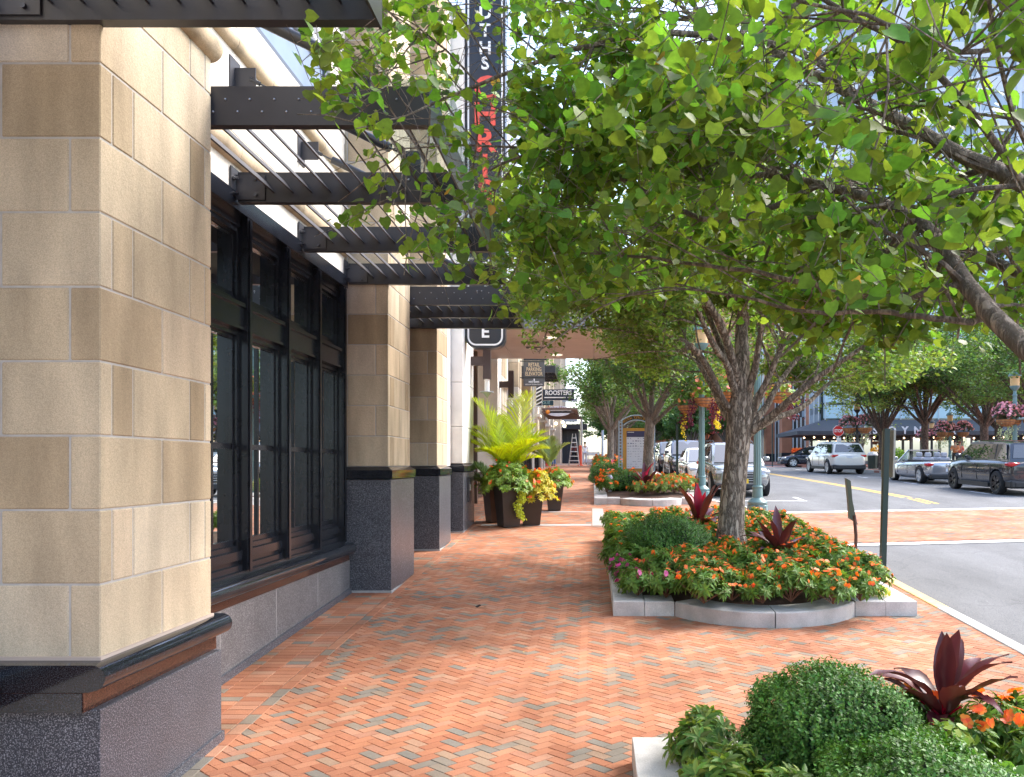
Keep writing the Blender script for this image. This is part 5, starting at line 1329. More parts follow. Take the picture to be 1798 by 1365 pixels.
# bent small sign
Zs=13.6; r=empty('small_sign',(XZ(1503,Zs),Zs,g(Zs)),'small bent dark green sign plate on a short rusty stake behind the second bed','sign')
m=MB(); A=P(1493,842,Zs);B=P(1505,922,Zs)
m.add([P(1486,840,Zs),P(1494,845,Zs),P(1497,880,Zs),P(1506,922,Zs),P(1503,918,Zs),P(1492,911,Zs),P(1490,880,Zs)]+[q+Vector((.02,.16,0)) for q in (P(1486,840,Zs),P(1494,845,Zs),P(1497,880,Zs),P(1506,922,Zs),P(1503,918,Zs),P(1492,911,Zs),P(1490,880,Zs))],[(0,1,2,6),(6,2,3,4,5),(13,9,8,7),(12,11,10,9,13)]+[(i,(i+1)%7,7+(i+1)%7,7+i) for i in range(7)])
m.build('plate',M('olive_sign_plate',(.07,.075,.045),rough=.5,var=.2),r)
m=MB(); m.tube([P(1500,905,Zs),P(1503,940,Zs),P(1502,985,Zs)],.028,6); m.build('stake',M('rusty_stake',(.08,.035,.025),rough=.8,var=.4,vs=20),r)
# dark post at left cars
r=MB(); 
for px,Z,pt,lab in ((1189,26,745,'thin dark green parking sign post in front of the parked cars on the left'),(1356,58,722,'thin dark pole on the far corner left of the brick pier')):
    m=MB(); m.box(XZ(px,Z)-.035,XZ(px,Z)+.035,Z-.035,Z+.035,g(Z)-.1,P(px,pt,Z).z); o=m.build('sign_post',DKGREEN); rebase(o,(XZ(px,Z),Z,g(Z))); tag(o,lab,'post')
# kiosk ------------------------------------------------------------------
BLUEF=M('pale_blue_frame',(.36,.48,.60),rough=.4,spec=.5); GOLD=M('gold_panel',(.56,.30,.06),rough=.5,var=.08); 
Zk=27.6; xk0,xk1=XZ(1086,Zk),XZ(1150,Zk); zk=g(Zk); zt=P(0,739,Zk).z; xc=(xk0+xk1)/2
K=empty('map_kiosk',(xc,Zk,zk),'map kiosk with pale blue latticed frame, arched gold lettering and mustard panel','kiosk')
m=MB()
for xa in (xk0,xk1-.13):
    m.box(xa,xa+.035,Zk,Zk+.05,zk,zt); m.box(xa+.10,xa+.135,Zk,Zk+.05,zk,zt)
    z=zk+.1
    while z<zt: m.box(xa+.035,xa+.10,Zk+.005,Zk+.045,z,z+.03); z+=.105
m.box(xk0+.135,xk1-.13,Zk,Zk+.05,zk+.38,zk+.42); m.box(xk0+.135,xk1-.13,Zk,Zk+.05,zk+.5,zk+.54)
x=xk0+.2
while x<xk1-.15: m.box(x,x+.03,Zk+.005,Zk+.045,zk+.42,zk+.5); x+=.105
def archpts(r0,r1,zc,a0=38,n=18):
    for k in range(n):
        a,b=R(90+a0-2*a0*k/n),R(90+a0-2*a0*(k+1)/n); yield a,b
Ra=.80; zc=zt-.02-Ra*math.sin(R(48))
for rr in (Ra,Ra-.16):
    pts=[]
    for k in range(21):
        a=R(132-84*k/20); pts.append((xc+rr*math.cos(a),Zk+.025,zc+rr*math.sin(a)))
    m.tube(pts,.02,6)
m.build('frame',BLUEF,K)
m=MB(); n=20
vs=[]
for k in range(n+1):
    a=R(132-84*k/n); vs += [(xc+(Ra-.02)*math.cos(a),Zk+.03,zc+(Ra-.02)*math.sin(a)),(xc+(Ra-.14)*math.cos(a),Zk+.03,zc+(Ra-.14)*math.sin(a))]
m.add(vs,[(2*k,2*k+1,2*k+3,2*k+2) for k in range(n)]); ab=m.build('arch_band',M('dark_arch_band',(.03,.05,.05),rough=.5),K)
wd='RESTON TOWN CENTER'
for k,chh in enumerate(wd):
    if chh==' ': continue
    a=R(130-80*(k+.5)/len(wd)); t=text(chh,.125,MATS['gold_panel'],ab,tuple(ORG[ab.name]),ext=.004,name='letter')
    t.data.transform(Matrix.Rotation(-(a-math.pi/2),4,'Y')); t.data.transform(Matrix.Translation(Vector((xc+(Ra-.08)*math.cos(a),Zk+.01,zc+(Ra-.08)*math.sin(a)))-ORG[ab.name]))
gp_=MB(); z0=zk+.56; z1=P(0,752,Zk).z
gp_.box(xk0+.15,xk1-.15,Zk+.01,Zk+.06,z0,z1); gp=gp_.build('mustard_panel',GOLD,K)
m=MB(); m.box(xk0+.27,xk1-.27,Zk-.002,Zk+.009,z0+.12,z1-.30); m.build('map_sheet',M('map_sheet',(.68,.71,.80),rough=.5),gp)
m=MB(); m.box(xk0+.27,xk1-.27,Zk-.002,Zk+.009,z1-.298,z1-.1); m.build('map_header',M('map_header',(.05,.05,.13),rough=.5),gp)
m=MB()
rr=random.Random(4)
for j in range(14):
    for k in range(7):
        if rr.random()<.8: 
            xx=xk0+.30+k*.085; zz=z1-.36-j*.085; m.box(xx,xx+rr.uniform(.03,.07),Zk-.006,Zk-.0025,zz,zz+rr.uniform(.008,.035 if j<4 else .012))
m.build('map_print',M('map_print',(.16,.18,.32),rough=.6),gp)
m=MB(); m.box(xk0+.30,xk0+.52,Zk-.006,Zk-.0025,z1-.15,z1-.13); m.build('header_print',M('white_print',(.75,.75,.75),rough=.6),gp)
# path light in bed 3
m=MB(); xx=XZ(1071,23.6); m.lathe([(.05,0),(.05,.03),(.012,.05),(.012,.25),(.02,.26),(.08,.28),(.09,.40),(.05,.47),(.0,.48)],(xx,23.6,g(23.6)+.2),10); o=m.build('path_light',M('pewter',(.35,.36,.4),rough=.4,metal=.5),smooth=True); rebase(o,(xx,23.6,g(23.6)+.2)); tag(o,'small grey metal path light among the plants at the left of the third bed','light')
# ============================================================ signs
BLK=M('black_sign_face',(.018,.02,.028),rough=.3); WHT=M('white_letter',(.82,.82,.82),rough=.5); RED=M('red_letter',(.74,.09,.06),rough=.45)
def rrect(x0,x1,z0,z1,r,n=6):
    pts=[]
    for cx,cz,a0 in ((x1-r,z1-r,0),(x0+r,z1-r,90),(x0+r,z0+r,180),(x1-r,z0+r,270)):
        for k in range(n+1): a=R(a0+90*k/n); pts.append((cx+r*math.cos(a),cz+r*math.sin(a)))
    return pts
Zr=16.95; xa,xb=XZ(817,Zr),XZ(887,Zr); zb_=P(0,611,Zr).z; ztp=12.6
S=empty('vertical_sign',((xa+xb)/2,Zr,zb_),'tall black vertical blade sign with white and red letters spelling a steak house name','sign')
m=MB(); m.prism(rrect(xa,xb,zb_,ztp,.22),Zr,Zr+.30,'y'); m.build('sign_box',BLK,S)
m=MB(); o_=rrect(xa+.045,xb-.045,zb_+.045,ztp-.045,.18); i_=rrect(xa+.08,xb-.08,zb_+.08,ztp-.08,.15); n=len(o_)
m.add([(p[0],Zr-.006,p[1]) for p in o_]+[(p[0],Zr-.006,p[1]) for p in i_],[(k,(k+1)%n,n+(k+1)%n,n+k) for k in range(n)]); m.build('white_border',WHT,S)
cxs=(xa+xb)/2
def col_letters(s,ys,size,mat,sx=1.0):
    for ch,py in zip(s,ys): text(ch,size,mat,S,(cxs,Zr-.01,P(0,py,Zr).z),name='letter',sx=sx*.92,bold=.016*size/.7,ext=.012)
col_letters('RUTHS',[-10,24,55,86,113],.36,WHT,1.1)
col_letters('CHRIS',[157,203,249,294,339],.66,RED,1.12)
col_letters('HOUSE',[464,494,524,554,584],.34,WHT,1.1)
m=MB(); m.box(xa-.2,xa,Zr+.1,Zr+.2,6,6.1); m.box(xa-.2,xa,Zr+.1,Zr+.2,9,9.1); m.build('sign_bracket',DKP,S)
# white vertical fins of the upper facade beyond the sign
for k in range(7): m=MB(); m.box(-2.75,-2.1,17.8+k*.9,17.86+k*.9,6.3,12.5); m.build('facade_fin',M('white_metal',(.75,.77,.8)),BL)
# wall sconces
def sconce(x,y,z,label):
    r=empty('wall_lantern',(x,y,z),label,'wall light','wall lights on the stone piers')
    m=MB(); m.box(x,x+.28,y-.09,y+.09,z+.15,z+.33); m.build('bracket',M('brown_metal',(.06,.04,.04),rough=.4),r)
    m=MB(); m.box(x+.26,x+.42,y-.08,y+.08,z-.15,z+.65); m.build('lamp_body',MATS['brown_metal'],r)
    m=MB(); m.lathe([(.055,-.42),(.055,-.15)],(x+.34,y,z),10); m.build('glass_tube',M('frosted_tube',(.8,.8,.78),rough=.3),r)
    m=MB(); m.lathe([(.002,-.56),(.09,-.45),(.15,-.44),(.15,-.42),(.06,-.42)],(x+.34,y,z),10); m.build('drip_cup',M('pewter',(.35,.36,.4)),r)
sconce(-2.62,17.9,P(0,655,18).z,'brown wall lantern on the first white limestone pier')
sconce(-2.75,24.5,P(0,690,24.5).z,'brown wall lantern on the limestone pier beyond the entrance')
def blade_sign(Z,px0,px1,py0,py1,label,mat,name='hanging_sign'):
    x0,x1=XZ(px0,Z),XZ(px1,Z); z1,z0=P(0,py0,Z).z,P(0,py1,Z).z
    r=empty(name,((x0+x1)/2,Z,z0),label,'sign','hanging shop signs')
    m=MB(); m.bbox(x0,x1,Z,Z+.08,z0,z1,.008); m.build('sign_board',mat,r)
    return r,x0,x1,z0,z1
GREYS=M('grey_sign_face',(.085,.087,.09),rough=.5); TAN=M('tan_letter',(.62,.48,.30),rough=.5)
Zq=31
r,x0,x1,z0,z1=blade_sign(Zq,919,956,635,662.5,'grey hanging sign reading RETAIL PARKING ELEVATOR in tan letters',GREYS)
for k,s in enumerate(('RETAIL','PARKING','ELEVATOR')): text(s,.20,TAN,r,((x0+x1)/2,Zq-.008,z1-.13-.17*k),name='lettering',sx=.68,bold=.003)
m=MB(); m.box(x0,x1+.02,Zq-.02,Zq+.1,z1,z1+.025); m.box(x0-.5,x1+.02,Zq-.02,Zq+.1,z0-.03,z0-.005); m.box(x0-.5,x0,Zq+.02,Zq+.06,z1,z1+.03); m.build('bracket',DKP,r)
r,x0,x1,z0,z1=blade_sign(Zq,919,956,664.5,678.5,'small grey sign with pale tower logo hanging under the parking elevator sign',GREYS)
text('mid town',.12,WHT,r,((x0+x1)/2,Zq-.008,z0+.17),name='lettering',sx=.85,bold=.002); text('RESTON TOWN CENTER',.055,WHT,r,((x0+x1)/2,Zq-.008,z0+.065),name='lettering',sx=1.05)
m=MB(); m.box((x0+x1)/2-.01,(x0+x1)/2+.03,Zq-.01,Zq,z0+.2,z0+.28); m.build('logo_tower',WHT,r)
r,x0,x1,z0,z1=blade_sign(31.4,919,960,618,633,'dark sign board just under the soffit above the parking elevator sign',BLK)
text('RETAIL PARKING',.11,WHT,r,((x0+x1)/2,31.39,z0+.12),name='lettering')
Zo=39; r,x0,x1,z0,z1=blade_sign(Zo,953,1008,684,703,'navy hanging sign reading ROOSTERS with a striped barber pole on its left',M('navy_sign_face',(.02,.028,.05),rough=.45))
text('ROOSTERS',.30,WHT,r,((x0+x1)/2,Zo-.008,z1-.17),name='lettering',sx=.86,bold=.008); m=MB(); m.box(x0+.08,x1-.4,Zo-.012,Zo,z0+.10,z0+.15); m.build('tagline_bar',WHT,r); text("MEN'S",.09,WHT,r,(x1-.2,Zo-.008,z0+.12),name='lettering')
m=MB(); xp=XZ(946.5,Zo); zA,zB=P(0,713,Zo).z,P(0,679,Zo).z; m.box(xp-.15,xp+.15,Zo-.03,Zo+.05,zA-.05,zB+.03); bp_=m.build('barber_pole',BLK,r)
m=MB()
for k in range(5):
    za=zA+.02+k*.18; m.add([(xp-.13,Zo-.036,za),(xp+.13,Zo-.036,za+.14),(xp+.13,Zo-.036,za+.21),(xp-.13,Zo-.036,za+.07)],[(0,1,2,3)])
m.box(xp-.15,xp-.135,Zo-.04,Zo-.03,zA,zB); m.box(xp+.135,xp+.15,Zo-.04,Zo-.03,zA,zB); m.box(xp-.17,xp+.17,Zo-.05,Zo-.03,zA-.04,zA)
m.tube([(xp+.07*math.cos(a),Zo-.03,zA-.12+.07*math.sin(a)) for a in [k*math.pi/6 for k in range(13)]],.018,5); m.build('stripes',WHT,bp_)
r,x0,x1,z0,z1=blade_sign(40,944,972,703.5,712,'small dark teal sign reading JOLIE under the barber sign',M('dark_teal_sign',(.02,.06,.08),rough=.4))
text('JOLIE',.19,M('pale_teal_letter',(.3,.5,.5),rough=.5),r,((x0+x1)/2,39.98,(z0+z1)/2),name='lettering')
Zv=44; x0,x1=XZ(957,Zv),XZ(1003,Zv); zc_=P(0,722,Zv).z
r=empty('hanging_sign',((x0+x1)/2,Zv,zc_),'white oval sign reading PokeHouse in red and dark letters','sign','hanging shop signs')
m=MB(); m.prism([((x0+x1)/2+(x1-x0)/2*math.cos(2*math.pi*k/24),zc_+.28*math.sin(2*math.pi*k/24)) for k in range(24)],Zv,Zv+.08,'y'); m.build('sign_board',M('pale_sign_face',(.62,.62,.66),rough=.4),r)
text('Poke',.26,M('dark_red_letter',(.35,.03,.02),rough=.5),r,((x0+x1)/2-.3,Zv-.01,zc_+.15),name='lettering'); text('House',.26,M('maroon_letter',(.4,.06,.05),rough=.5),r,((x0+x1)/2+.38,Zv-.01,zc_+.15),name='lettering')
m=MB(); m.sphere((x0+.15,Zv-.05,zc_-.05),.12,10,6); m.build('orange_logo',M('orange_logo',(.75,.25,.03),rough=.5),r)
# scaffold poles, work area
GALV=M('galvanised_pole',(.45,.44,.42),rough=.4,metal=.3); CRANGE=M('safety_red',(.68,.10,.05),rough=.5)
for px,Z,pt,pb_,rr_,lab in ((936,33,680,900,.05,'slim pale pole behind the palm fronds'),(949.5,50,748,822,.12,'thick pale column by the workers'),(954.5,52,690,820,.10,'second pale column beside the workers'),(1021,60,736,812,.09,'tall pale pole beside the step ladder'),(1058,52,756,812,.075,'pale blue-white post at the edge of the far flower bed')):
    m=MB(); m.lathe([(rr_,-.1),(rr_,P(0,pt,Z).z-g(Z))],(XZ(px,Z),Z,g(Z)),12); o=m.build('pole',GALV if px!=1058 else BLUEF,smooth=True); rebase(o,(XZ(px,Z),Z,g(Z))); tag(o,lab,'pole')
for px,Z,lab in ((961,56,'red safety wrap post behind the bending worker'),(1019,57,'red delineator post right of the step ladder')):
    m=MB(); x=XZ(px,Z); m.lathe([(.20,0),(.20,.05),(.12,.07),(.11,1.35),(.08,1.4)],(x,Z,g(Z)),12); o=m.build('safety_post',CRANGE); rebase(o,(x,Z,g(Z))); tag(o,lab,'safety post')
# step ladder
Zl=57; xl,xr=XZ(1003,Zl),XZ(1013,Zl); h=P(0,762,Zl).z-g(Zl)
r=empty('step_ladder',((xl+xr)/2,Zl,g(Zl)),'white step ladder standing on the sidewalk near the workers','ladder')
m=MB(); zg=g(Zl)
for s,xx in ((-1,xl),(1,xr)): 
    m.tube([(xx+s*.18,Zl-.25,zg),(xx+.1*s*-1+.0,Zl,zg+h)],.03,6); m.tube([(xx+s*.15,Zl+.5,zg),(xx-.1*s,Zl+.05,zg+h)],.025,6)
m.build('rails',GALV,r)
m=MB()
for k in range(1,7):
    t=k/7; w=.18*(1-t)-.1*t; m.box(xl-w,xr+w,Zl-.3+.25*t,Zl-.18+.25*t,zg+h*t,zg+h*t+.05)
m.build('steps',WHT,r)
# white barricade
r=empty('barricade',(XZ(1044,55),55,g(55)),'white plank barricade across the end of the sidewalk','barricade')
m=MB(); xa,xb=XZ(1030,55),XZ(1053,55); zg=g(55); m.box(xa,xb,55,55.06,zg+.72,zg+.95); m.box(xa,xb,55,55.06,zg+.1,zg+.2); m.build('plank',WHT,r)
m=MB()
for xx in (xa+.1,xb-.1): m.tube([(xx,54.7,zg),(xx,55.03,zg+1.0)],.03,5); m.tube([(xx,55.4,zg),(xx,55.03,zg+1.0)],.03,5)
m.build('leg',GALV,r)
m=MB(); m.box(XZ(978,58),XZ(1028,58),58,58.4,g(58)+.0,g(58)+.12); o=m.build('white_curb_plank',M('white_plank',(.75,.72,.68),rough=.6)); rebase(o,(-1.5,58,g(58))); tag(o,'long white plank lying across the far sidewalk below the ladder','plank')
# storefront closing the left side at the far end
NAVY=M('dark_navy_shopfront',(.02,.03,.05),rough=.35)
FS=empty('corner_shop',(XZ(1000,70),66,g(66)),'dark navy shopfront with hanging globe lamps at the far end of the sidewalk','building')
m=MB(); m.box(-5,-1.1,66,74,1,P(0,755,66).z); 
for k in range(3): m.box(-2.6+k*.55,-2.5+k*.55,65.9,66,1,P(0,757,66).z)
m.build('wall',NAVY,FS)
m=MB(); m.box(-5,-.4,64.6,66,P(0,755,66).z,P(0,752,66).z+.25); m.build('awning',M('dark_awning',(.015,.018,.025),rough=.6),FS)
m=MB()
for k in range(4): m.box(-5,-1.2,65.9,66.0,P(0,752,66).z+.5+k*.8,P(0,752,66).z+.75+k*.8)
m.build('upper_band',M('pale_band',(.45,.45,.48),rough=.5),FS)
text('2905',.3,WHT,FS,(-2.3,64.58,P(0,753,66).z+.08),name='lettering')
m=MB()
for (a,b) in ((988,742),(991,748),(970,749),(1040-64,744)): m.sphere((XZ(a,62),62,P(0,b,62).z),.13,10,6)
m.build('globe_lamp',M('lit_globe',(1,.9,.6),emit=((1,.8,.45),1.2)),FS)
# projecting pergola roofs of far shops
m=MB()
for k in range(6): m.box(-2.7,-1.0+.08*k,44+k*1.2,44.25+k*1.2,P(0,733,48).z+.0,P(0,733,48).z+.1)
m.box(-2.7,-.8,43.9,51,P(0,731,48).z+.1,P(0,731,48).z+.2)
o=m.build('shop_canopy',M('rust_grey_canopy',(.16,.11,.09),rough=.6)); rebase(o,(-2.7,44,4.6)); tag(o,'rusty grey slatted shop canopy below the oval sign','canopy')
# ============================================================ buildings across the street
BRK=M('red_brown_brick',(.42,.18,.10),rough=.85,var=.18,vs=2,bump=.2,bs=20)
BGL=glassmat('blue_tower_glass',(.06,.10,.13),.04); PBL=M('pale_blue_panel',(.42,.60,.66),rough=.3,var=.08,vs=.4); GRYP=M('grey_blue_cladding',(.22,.27,.33),rough=.4,var=.2,vs=.5)
RB=empty('restaurant',(18,64,g(64)),'restaurant under a wide dark awning with white letters, pale blue glass storeys above','building')
zg=g(64)-.2; Zf=65.5; xL=XZ(1412,Zf)
zE=P(0,760,62).z
m=MB(); m.box(xL+.5,48,Zf,Zf+.3,zg,zE); m.build('shopfront',GLASS,RB)
f=MB()
x=xL+.5
while x<46: f.box(x,x+.16,Zf-.08,Zf,zg,zE); x+=1.45
f.box(xL,46,Zf-.05,Zf,zg,zg+.35); f.box(xL,46,Zf-.05,Zf,zE-.5,zE); f.build('shopfront_frame',FRAME,RB)
m=MB()
for x in (21.3,25.2,29.2):
    m=MB(); m.box(x,x+.9,Zf-.12,Zf-.08,zg+.2,zg+2.5); dd=m.build('door',M('grey_blue_door',(.28,.31,.38),rough=.4),RB)
    m=MB(); m.box(x+.18,x+.72,Zf-.14,Zf-.12,zg+.45,zg+2.3); m.build('pane',GLASS,dd)
m=MB(); za=P(0,757,61.5).z; zb2=P(0,737,Zf).z; xe=XZ(1400,61.5)
m.add([(xe,61.5,za),(48,61.5,za),(48,Zf,zb2),(XZ(1448,Zf),Zf,zb2),(xe,61.5,za-.28),(48,61.5,za-.28),(48,Zf+.1,za-.28),(xe,Zf+3,za-.28),(xe,Zf+3,za)],[(0,1,2,3),(0,4,5,1),(4,7,6,5),(0,3,8),(0,8,7,4)])
aw=m.build('awning',M('charcoal_canvas',(.05,.055,.065),rough=.7,var=.1),RB)
text('PISCO Y NAZCA',.78,WHT,RB,(XZ(1597,61.2),61.35,P(0,757,61.4).z+.02),name='lettering',spacing=1.25,bold=.015,ext=.03)
m=MB()
for k in range(26): m.sphere((XZ(1412,62)+k*.75,62,P(0,769,62).z+.03*math.sin(k)),.07,8,5)
m.build('string_light',M('string_bulb',(1,.8,.6),emit=((1,.65,.4),1.5)),RB)
# upper storeys: glass and pale blue spandrels
m=MB(); m.box(XZ(1448,Zf),60,Zf+.2,Zf+14,zE,26); m.build('glazing',BGL,RB)
m=MB(); z=zb2+.1
while z<25: m.box(XZ(1447,Zf),60,Zf,Zf+.2,z,z+1.05); z+=1.25
pn=m.build('pale_blue_panels',PBL,RB)
m=MB(); x=XZ(1448,Zf)
while x<58: m.box(x,x+.06,Zf-.05,Zf+.0,zb2,25); x+=1.5
m.build('mullions',M('pale_mullion',(.5,.55,.58),rough=.4),pn)
BB=empty('brick_building',(16.5,74,g(74)),'brick and glass building with tall brick piers left of the restaurant across the street','building')
m=MB(); zg=g(70)-.3
for (px,Z) in ((1428,69),(1380,74),(1352,80),(1325,88)): x=XZ(px,Z); m.box(x-.45,x+.45,Z-.4,Z+.6,zg+1.2,24)
m.box(17.2,30,86,120,zg,24)
m.build('brick_pier',BRK,BB)
m=MB()
for (px,Z) in ((1428,69),(1380,74),(1352,80),(1325,88)): x=XZ(px,Z); m.box(x-.5,x+.5,Z-.45,Z+.65,zg,zg+1.2)
m.build('pier_base',BLK,BB)
m=MB(); m.add([(XZ(1442,66),66.1,zg),(XZ(1318,90),90,zg),(XZ(1318,90),90,25),(XZ(1442,66),66.1,25),(XZ(1442,66)+3,67,zg),(XZ(1318,90)+3,91,zg),(XZ(1318,90)+3,91,25),(XZ(1442,66)+3,67,25)],[(0,1,2,3),(4,7,6,5),(0,4,5,1),(3,2,6,7),(1,5,6,2),(0,3,7,4)]); m.build('glazing',M('shop_glass_grey',(.05,.07,.07),rough=.1,spec=.9),BB)
def wallp(m,t0,t1,z0,z1,off=-.12,th=.12):
    A=Vector((XZ(1442,66),66.1,0)); B=Vector((XZ(1318,90),90,0)); d=(B-A); nrm=Vector((-1,-.0,0)); a=A+d*t0+nrm*-off*1; b=A+d*t1+nrm*-off
    m.add([(a.x,a.y,z0),(b.x,b.y,z0),(b.x,b.y,z1),(a.x,a.y,z1),(a.x+th,a.y,z0),(b.x+th,b.y,z0),(b.x+th,b.y,z1),(a.x+th,a.y,z1)],[(0,1,2,3),(4,7,6,5),(0,4,5,1),(3,2,6,7),(1,5,6,2),(0,3,7,4)])
m=MB(); 
for z in (6.3,10.0,13.5,17): wallp(m,0,1,z,z+.5)
wallp(m,0,.12,zg,25); m.build('grey_cladding',GRYP,BB)
m=MB()
for k in range(20): wallp(m,k/20,k/20+.006,zg,25,-.18,.08)
m.build('mullions',M('white_mullion',(.6,.62,.62),rough=.4),BB)
r,x0,x1,z0,z1=blade_sign(64.5,1397,1408,700,733,'narrow dark vertical sign reading NAZCA on the brick building',BLK)
for k,ch in enumerate('NAZCA'): text(ch,.24,WHT,r,((x0+x1)/2,64.49,z1-.2-.26*k),name='letter')
# taller pale office block behind the near trees on the right (glimpsed through leaves)
OB=empty('office_tower',(34,80,3),'tall pale glass office tower glimpsed through the leaves at the upper right','building')
m=MB(); m.box(22,75,82,110,3,62); m.build('glazing',M('pale_tower_glass',(.42,.50,.56),rough=.25,var=.1,vs=.3),OB)
m=MB(); z=12
while z<62: m.box(21.9,75,81.8,82,z,z+1.5); z+=3.4
for k in range(14): m.box(22+k*4,22.5+k*4,81.7,81.85,3,62)
m.build('white_spandrels',M('white_spandrel',(.66,.68,.70),rough=.5),OB)
RBk=empty('red_brick_tower',(10,125,3),'distant red brick tower seen through the branches','building')
m=MB(); m.box(8,26,128,145,3,52); m.build('wall',BRK,RBk)
m=MB()
for i in range(5):
    for j in range(13): m.box(9+i*3.4,10.9+i*3.4,127.85,128,6+j*3.5,8+j*3.5)
m.build('window',GLASS,RBk)
m=MB(); 
for j in range(13): m.box(8,26,127.9,127.99,5.2+j*3.5,5.6+j*3.5)
m.build('sill_band',WHT,RBk)
# box planter, bush, bins across the street
o=tuft(77,.5,.8,900,.11,M('bright_bush_leaf',(.24,.42,.05),rough=.5,island=.3,trans=.3),RHOMB,'round_bush'); o.location=(XZ(1577,50),50,g(50)+.35); tag(o,'small bright green round bush beside the planting strip across the street','shrub')
m=MB(); m.box(XZ(1566,49),XZ(1600,49),49,49.4,g(49),g(49)+.5); o=m.build('low_white_wall',KERBM); rebase(o,(XZ(1580,49),49,g(49))); tag(o,'low white stone planter wall below the bright bush','wall')
m=MB(); m.box(15.95,19,34,48.5,g(41)-.3,g(41)+.02); 
vs=[];
m=MB(); sheet(m,16.4,18.6,26,48.5,.03); o=m.build('planting_strip',SOIL,kind='structure')
for k in range(9):
    place('fs',lambda: impatiens(99,R_=.4,H=.4,lm=IMPL,fm=WARM,frac=.6,nwh=22,ls=.13,fs=.08),17.6+(k%2)*.7,26+k*2.1,g(26+k*2.1)+.05,'low flowering plant in the planting strip across the street','flowers','plants in the far planting strip',k,1.1)
r=empty('litter_bin',(XZ(1532,49),49,g(49)),'dark green litter bin behind the white SUV','bin')
m=MB(); m.lathe([(.26,0),(.29,.75),(.29,.8)],(XZ(1532,49),49,g(49)),14); m.build('bin_body',DKGREEN,r); m=MB(); m.lathe([(.31,.8),(.31,.86),(.2,1.0),(.0,1.02)],(XZ(1532,49),49,g(49)),14); m.build('lid',WHT,r)
r=empty('round_planter',(XZ(1545,51),51,g(51)),'dark round planter with yellow and orange flowers behind the white SUV','planter')
m=MB(); m.lathe([(.4,0),(.55,.9),(.55,.95),(.48,.95)],(XZ(1545,51),51,g(51)),16); m.build('pot',M('dark_brown_pot',(.05,.025,.02),rough=.5),r)
rsx=np.random.RandomState(4); p=rsx.normal(0,1,(260,3)); p=unit(p)*np.array([.5,.5,.28])+np.array([XZ(1545,51),51,g(51)+1.05]); leaf_mesh('flowers',p,unit(rsx.normal(0,1,(260,3))),unit(rsx.normal(0,1,(260,3))),np.full(260,.12),PETAL,M('yellow_petal',(.85,.45,.02),rough=.5,island=.3),r)
rsx=np.random.RandomState(6); n=500; p=np.stack([rsx.uniform(XZ(1392,62),XZ(1412,62),n),62+rsx.normal(0,.2,n),g(62)+.9+rsx.uniform(-.1,.25,n)],1); o=leaf_mesh('flower_box_plants',p,unit(rsx.normal(0,1,(n,3))),unit(rsx.normal(0,1,(n,3))),np.full(n,.14),PETAL,FLO); rebase(o,(XZ(1402,62),62,g(62)+.9)); tag(o,'orange flowers in a box left of the dark sedan','flowers')
# stop sign
Zt=54; x=XZ(1472,Zt); r=empty('stop_sign',(x,Zt,g(Zt)),'red octagonal STOP sign behind the white SUV','sign')
zc2=P(0,757,Zt).z; ro=.36
m=MB(); m.prism([(x+ro*1.06*math.cos(R(22.5+45*k)),zc2+ro*1.06*math.sin(R(22.5+45*k))) for k in range(8)],Zt,Zt+.015,'y'); m.build('white_edge',WHT,r)
m=MB(); m.prism([(x+ro*.97*math.cos(R(22.5+45*k)),zc2+ro*.97*math.sin(R(22.5+45*k))) for k in range(8)],Zt-.012,Zt-.001,'y'); m.build('red_face',M('stop_red',(.62,.02,.025),rough=.4),r)
text('STOP',.27,WHT,r,(x,Zt-.018,zc2),name='lettering',sx=.82,bold=.008)
m=MB(); m.box(x-.03,x+.03,Zt+.016,Zt+.07,g(Zt)-.1,zc2+.3); m.build('post',WHT,r)
m=MB(); m.box(x-.12,x+.18,Zt-.01,Zt,zc2-.72,zc2-.44); m.build('small_plate',WHT,r)
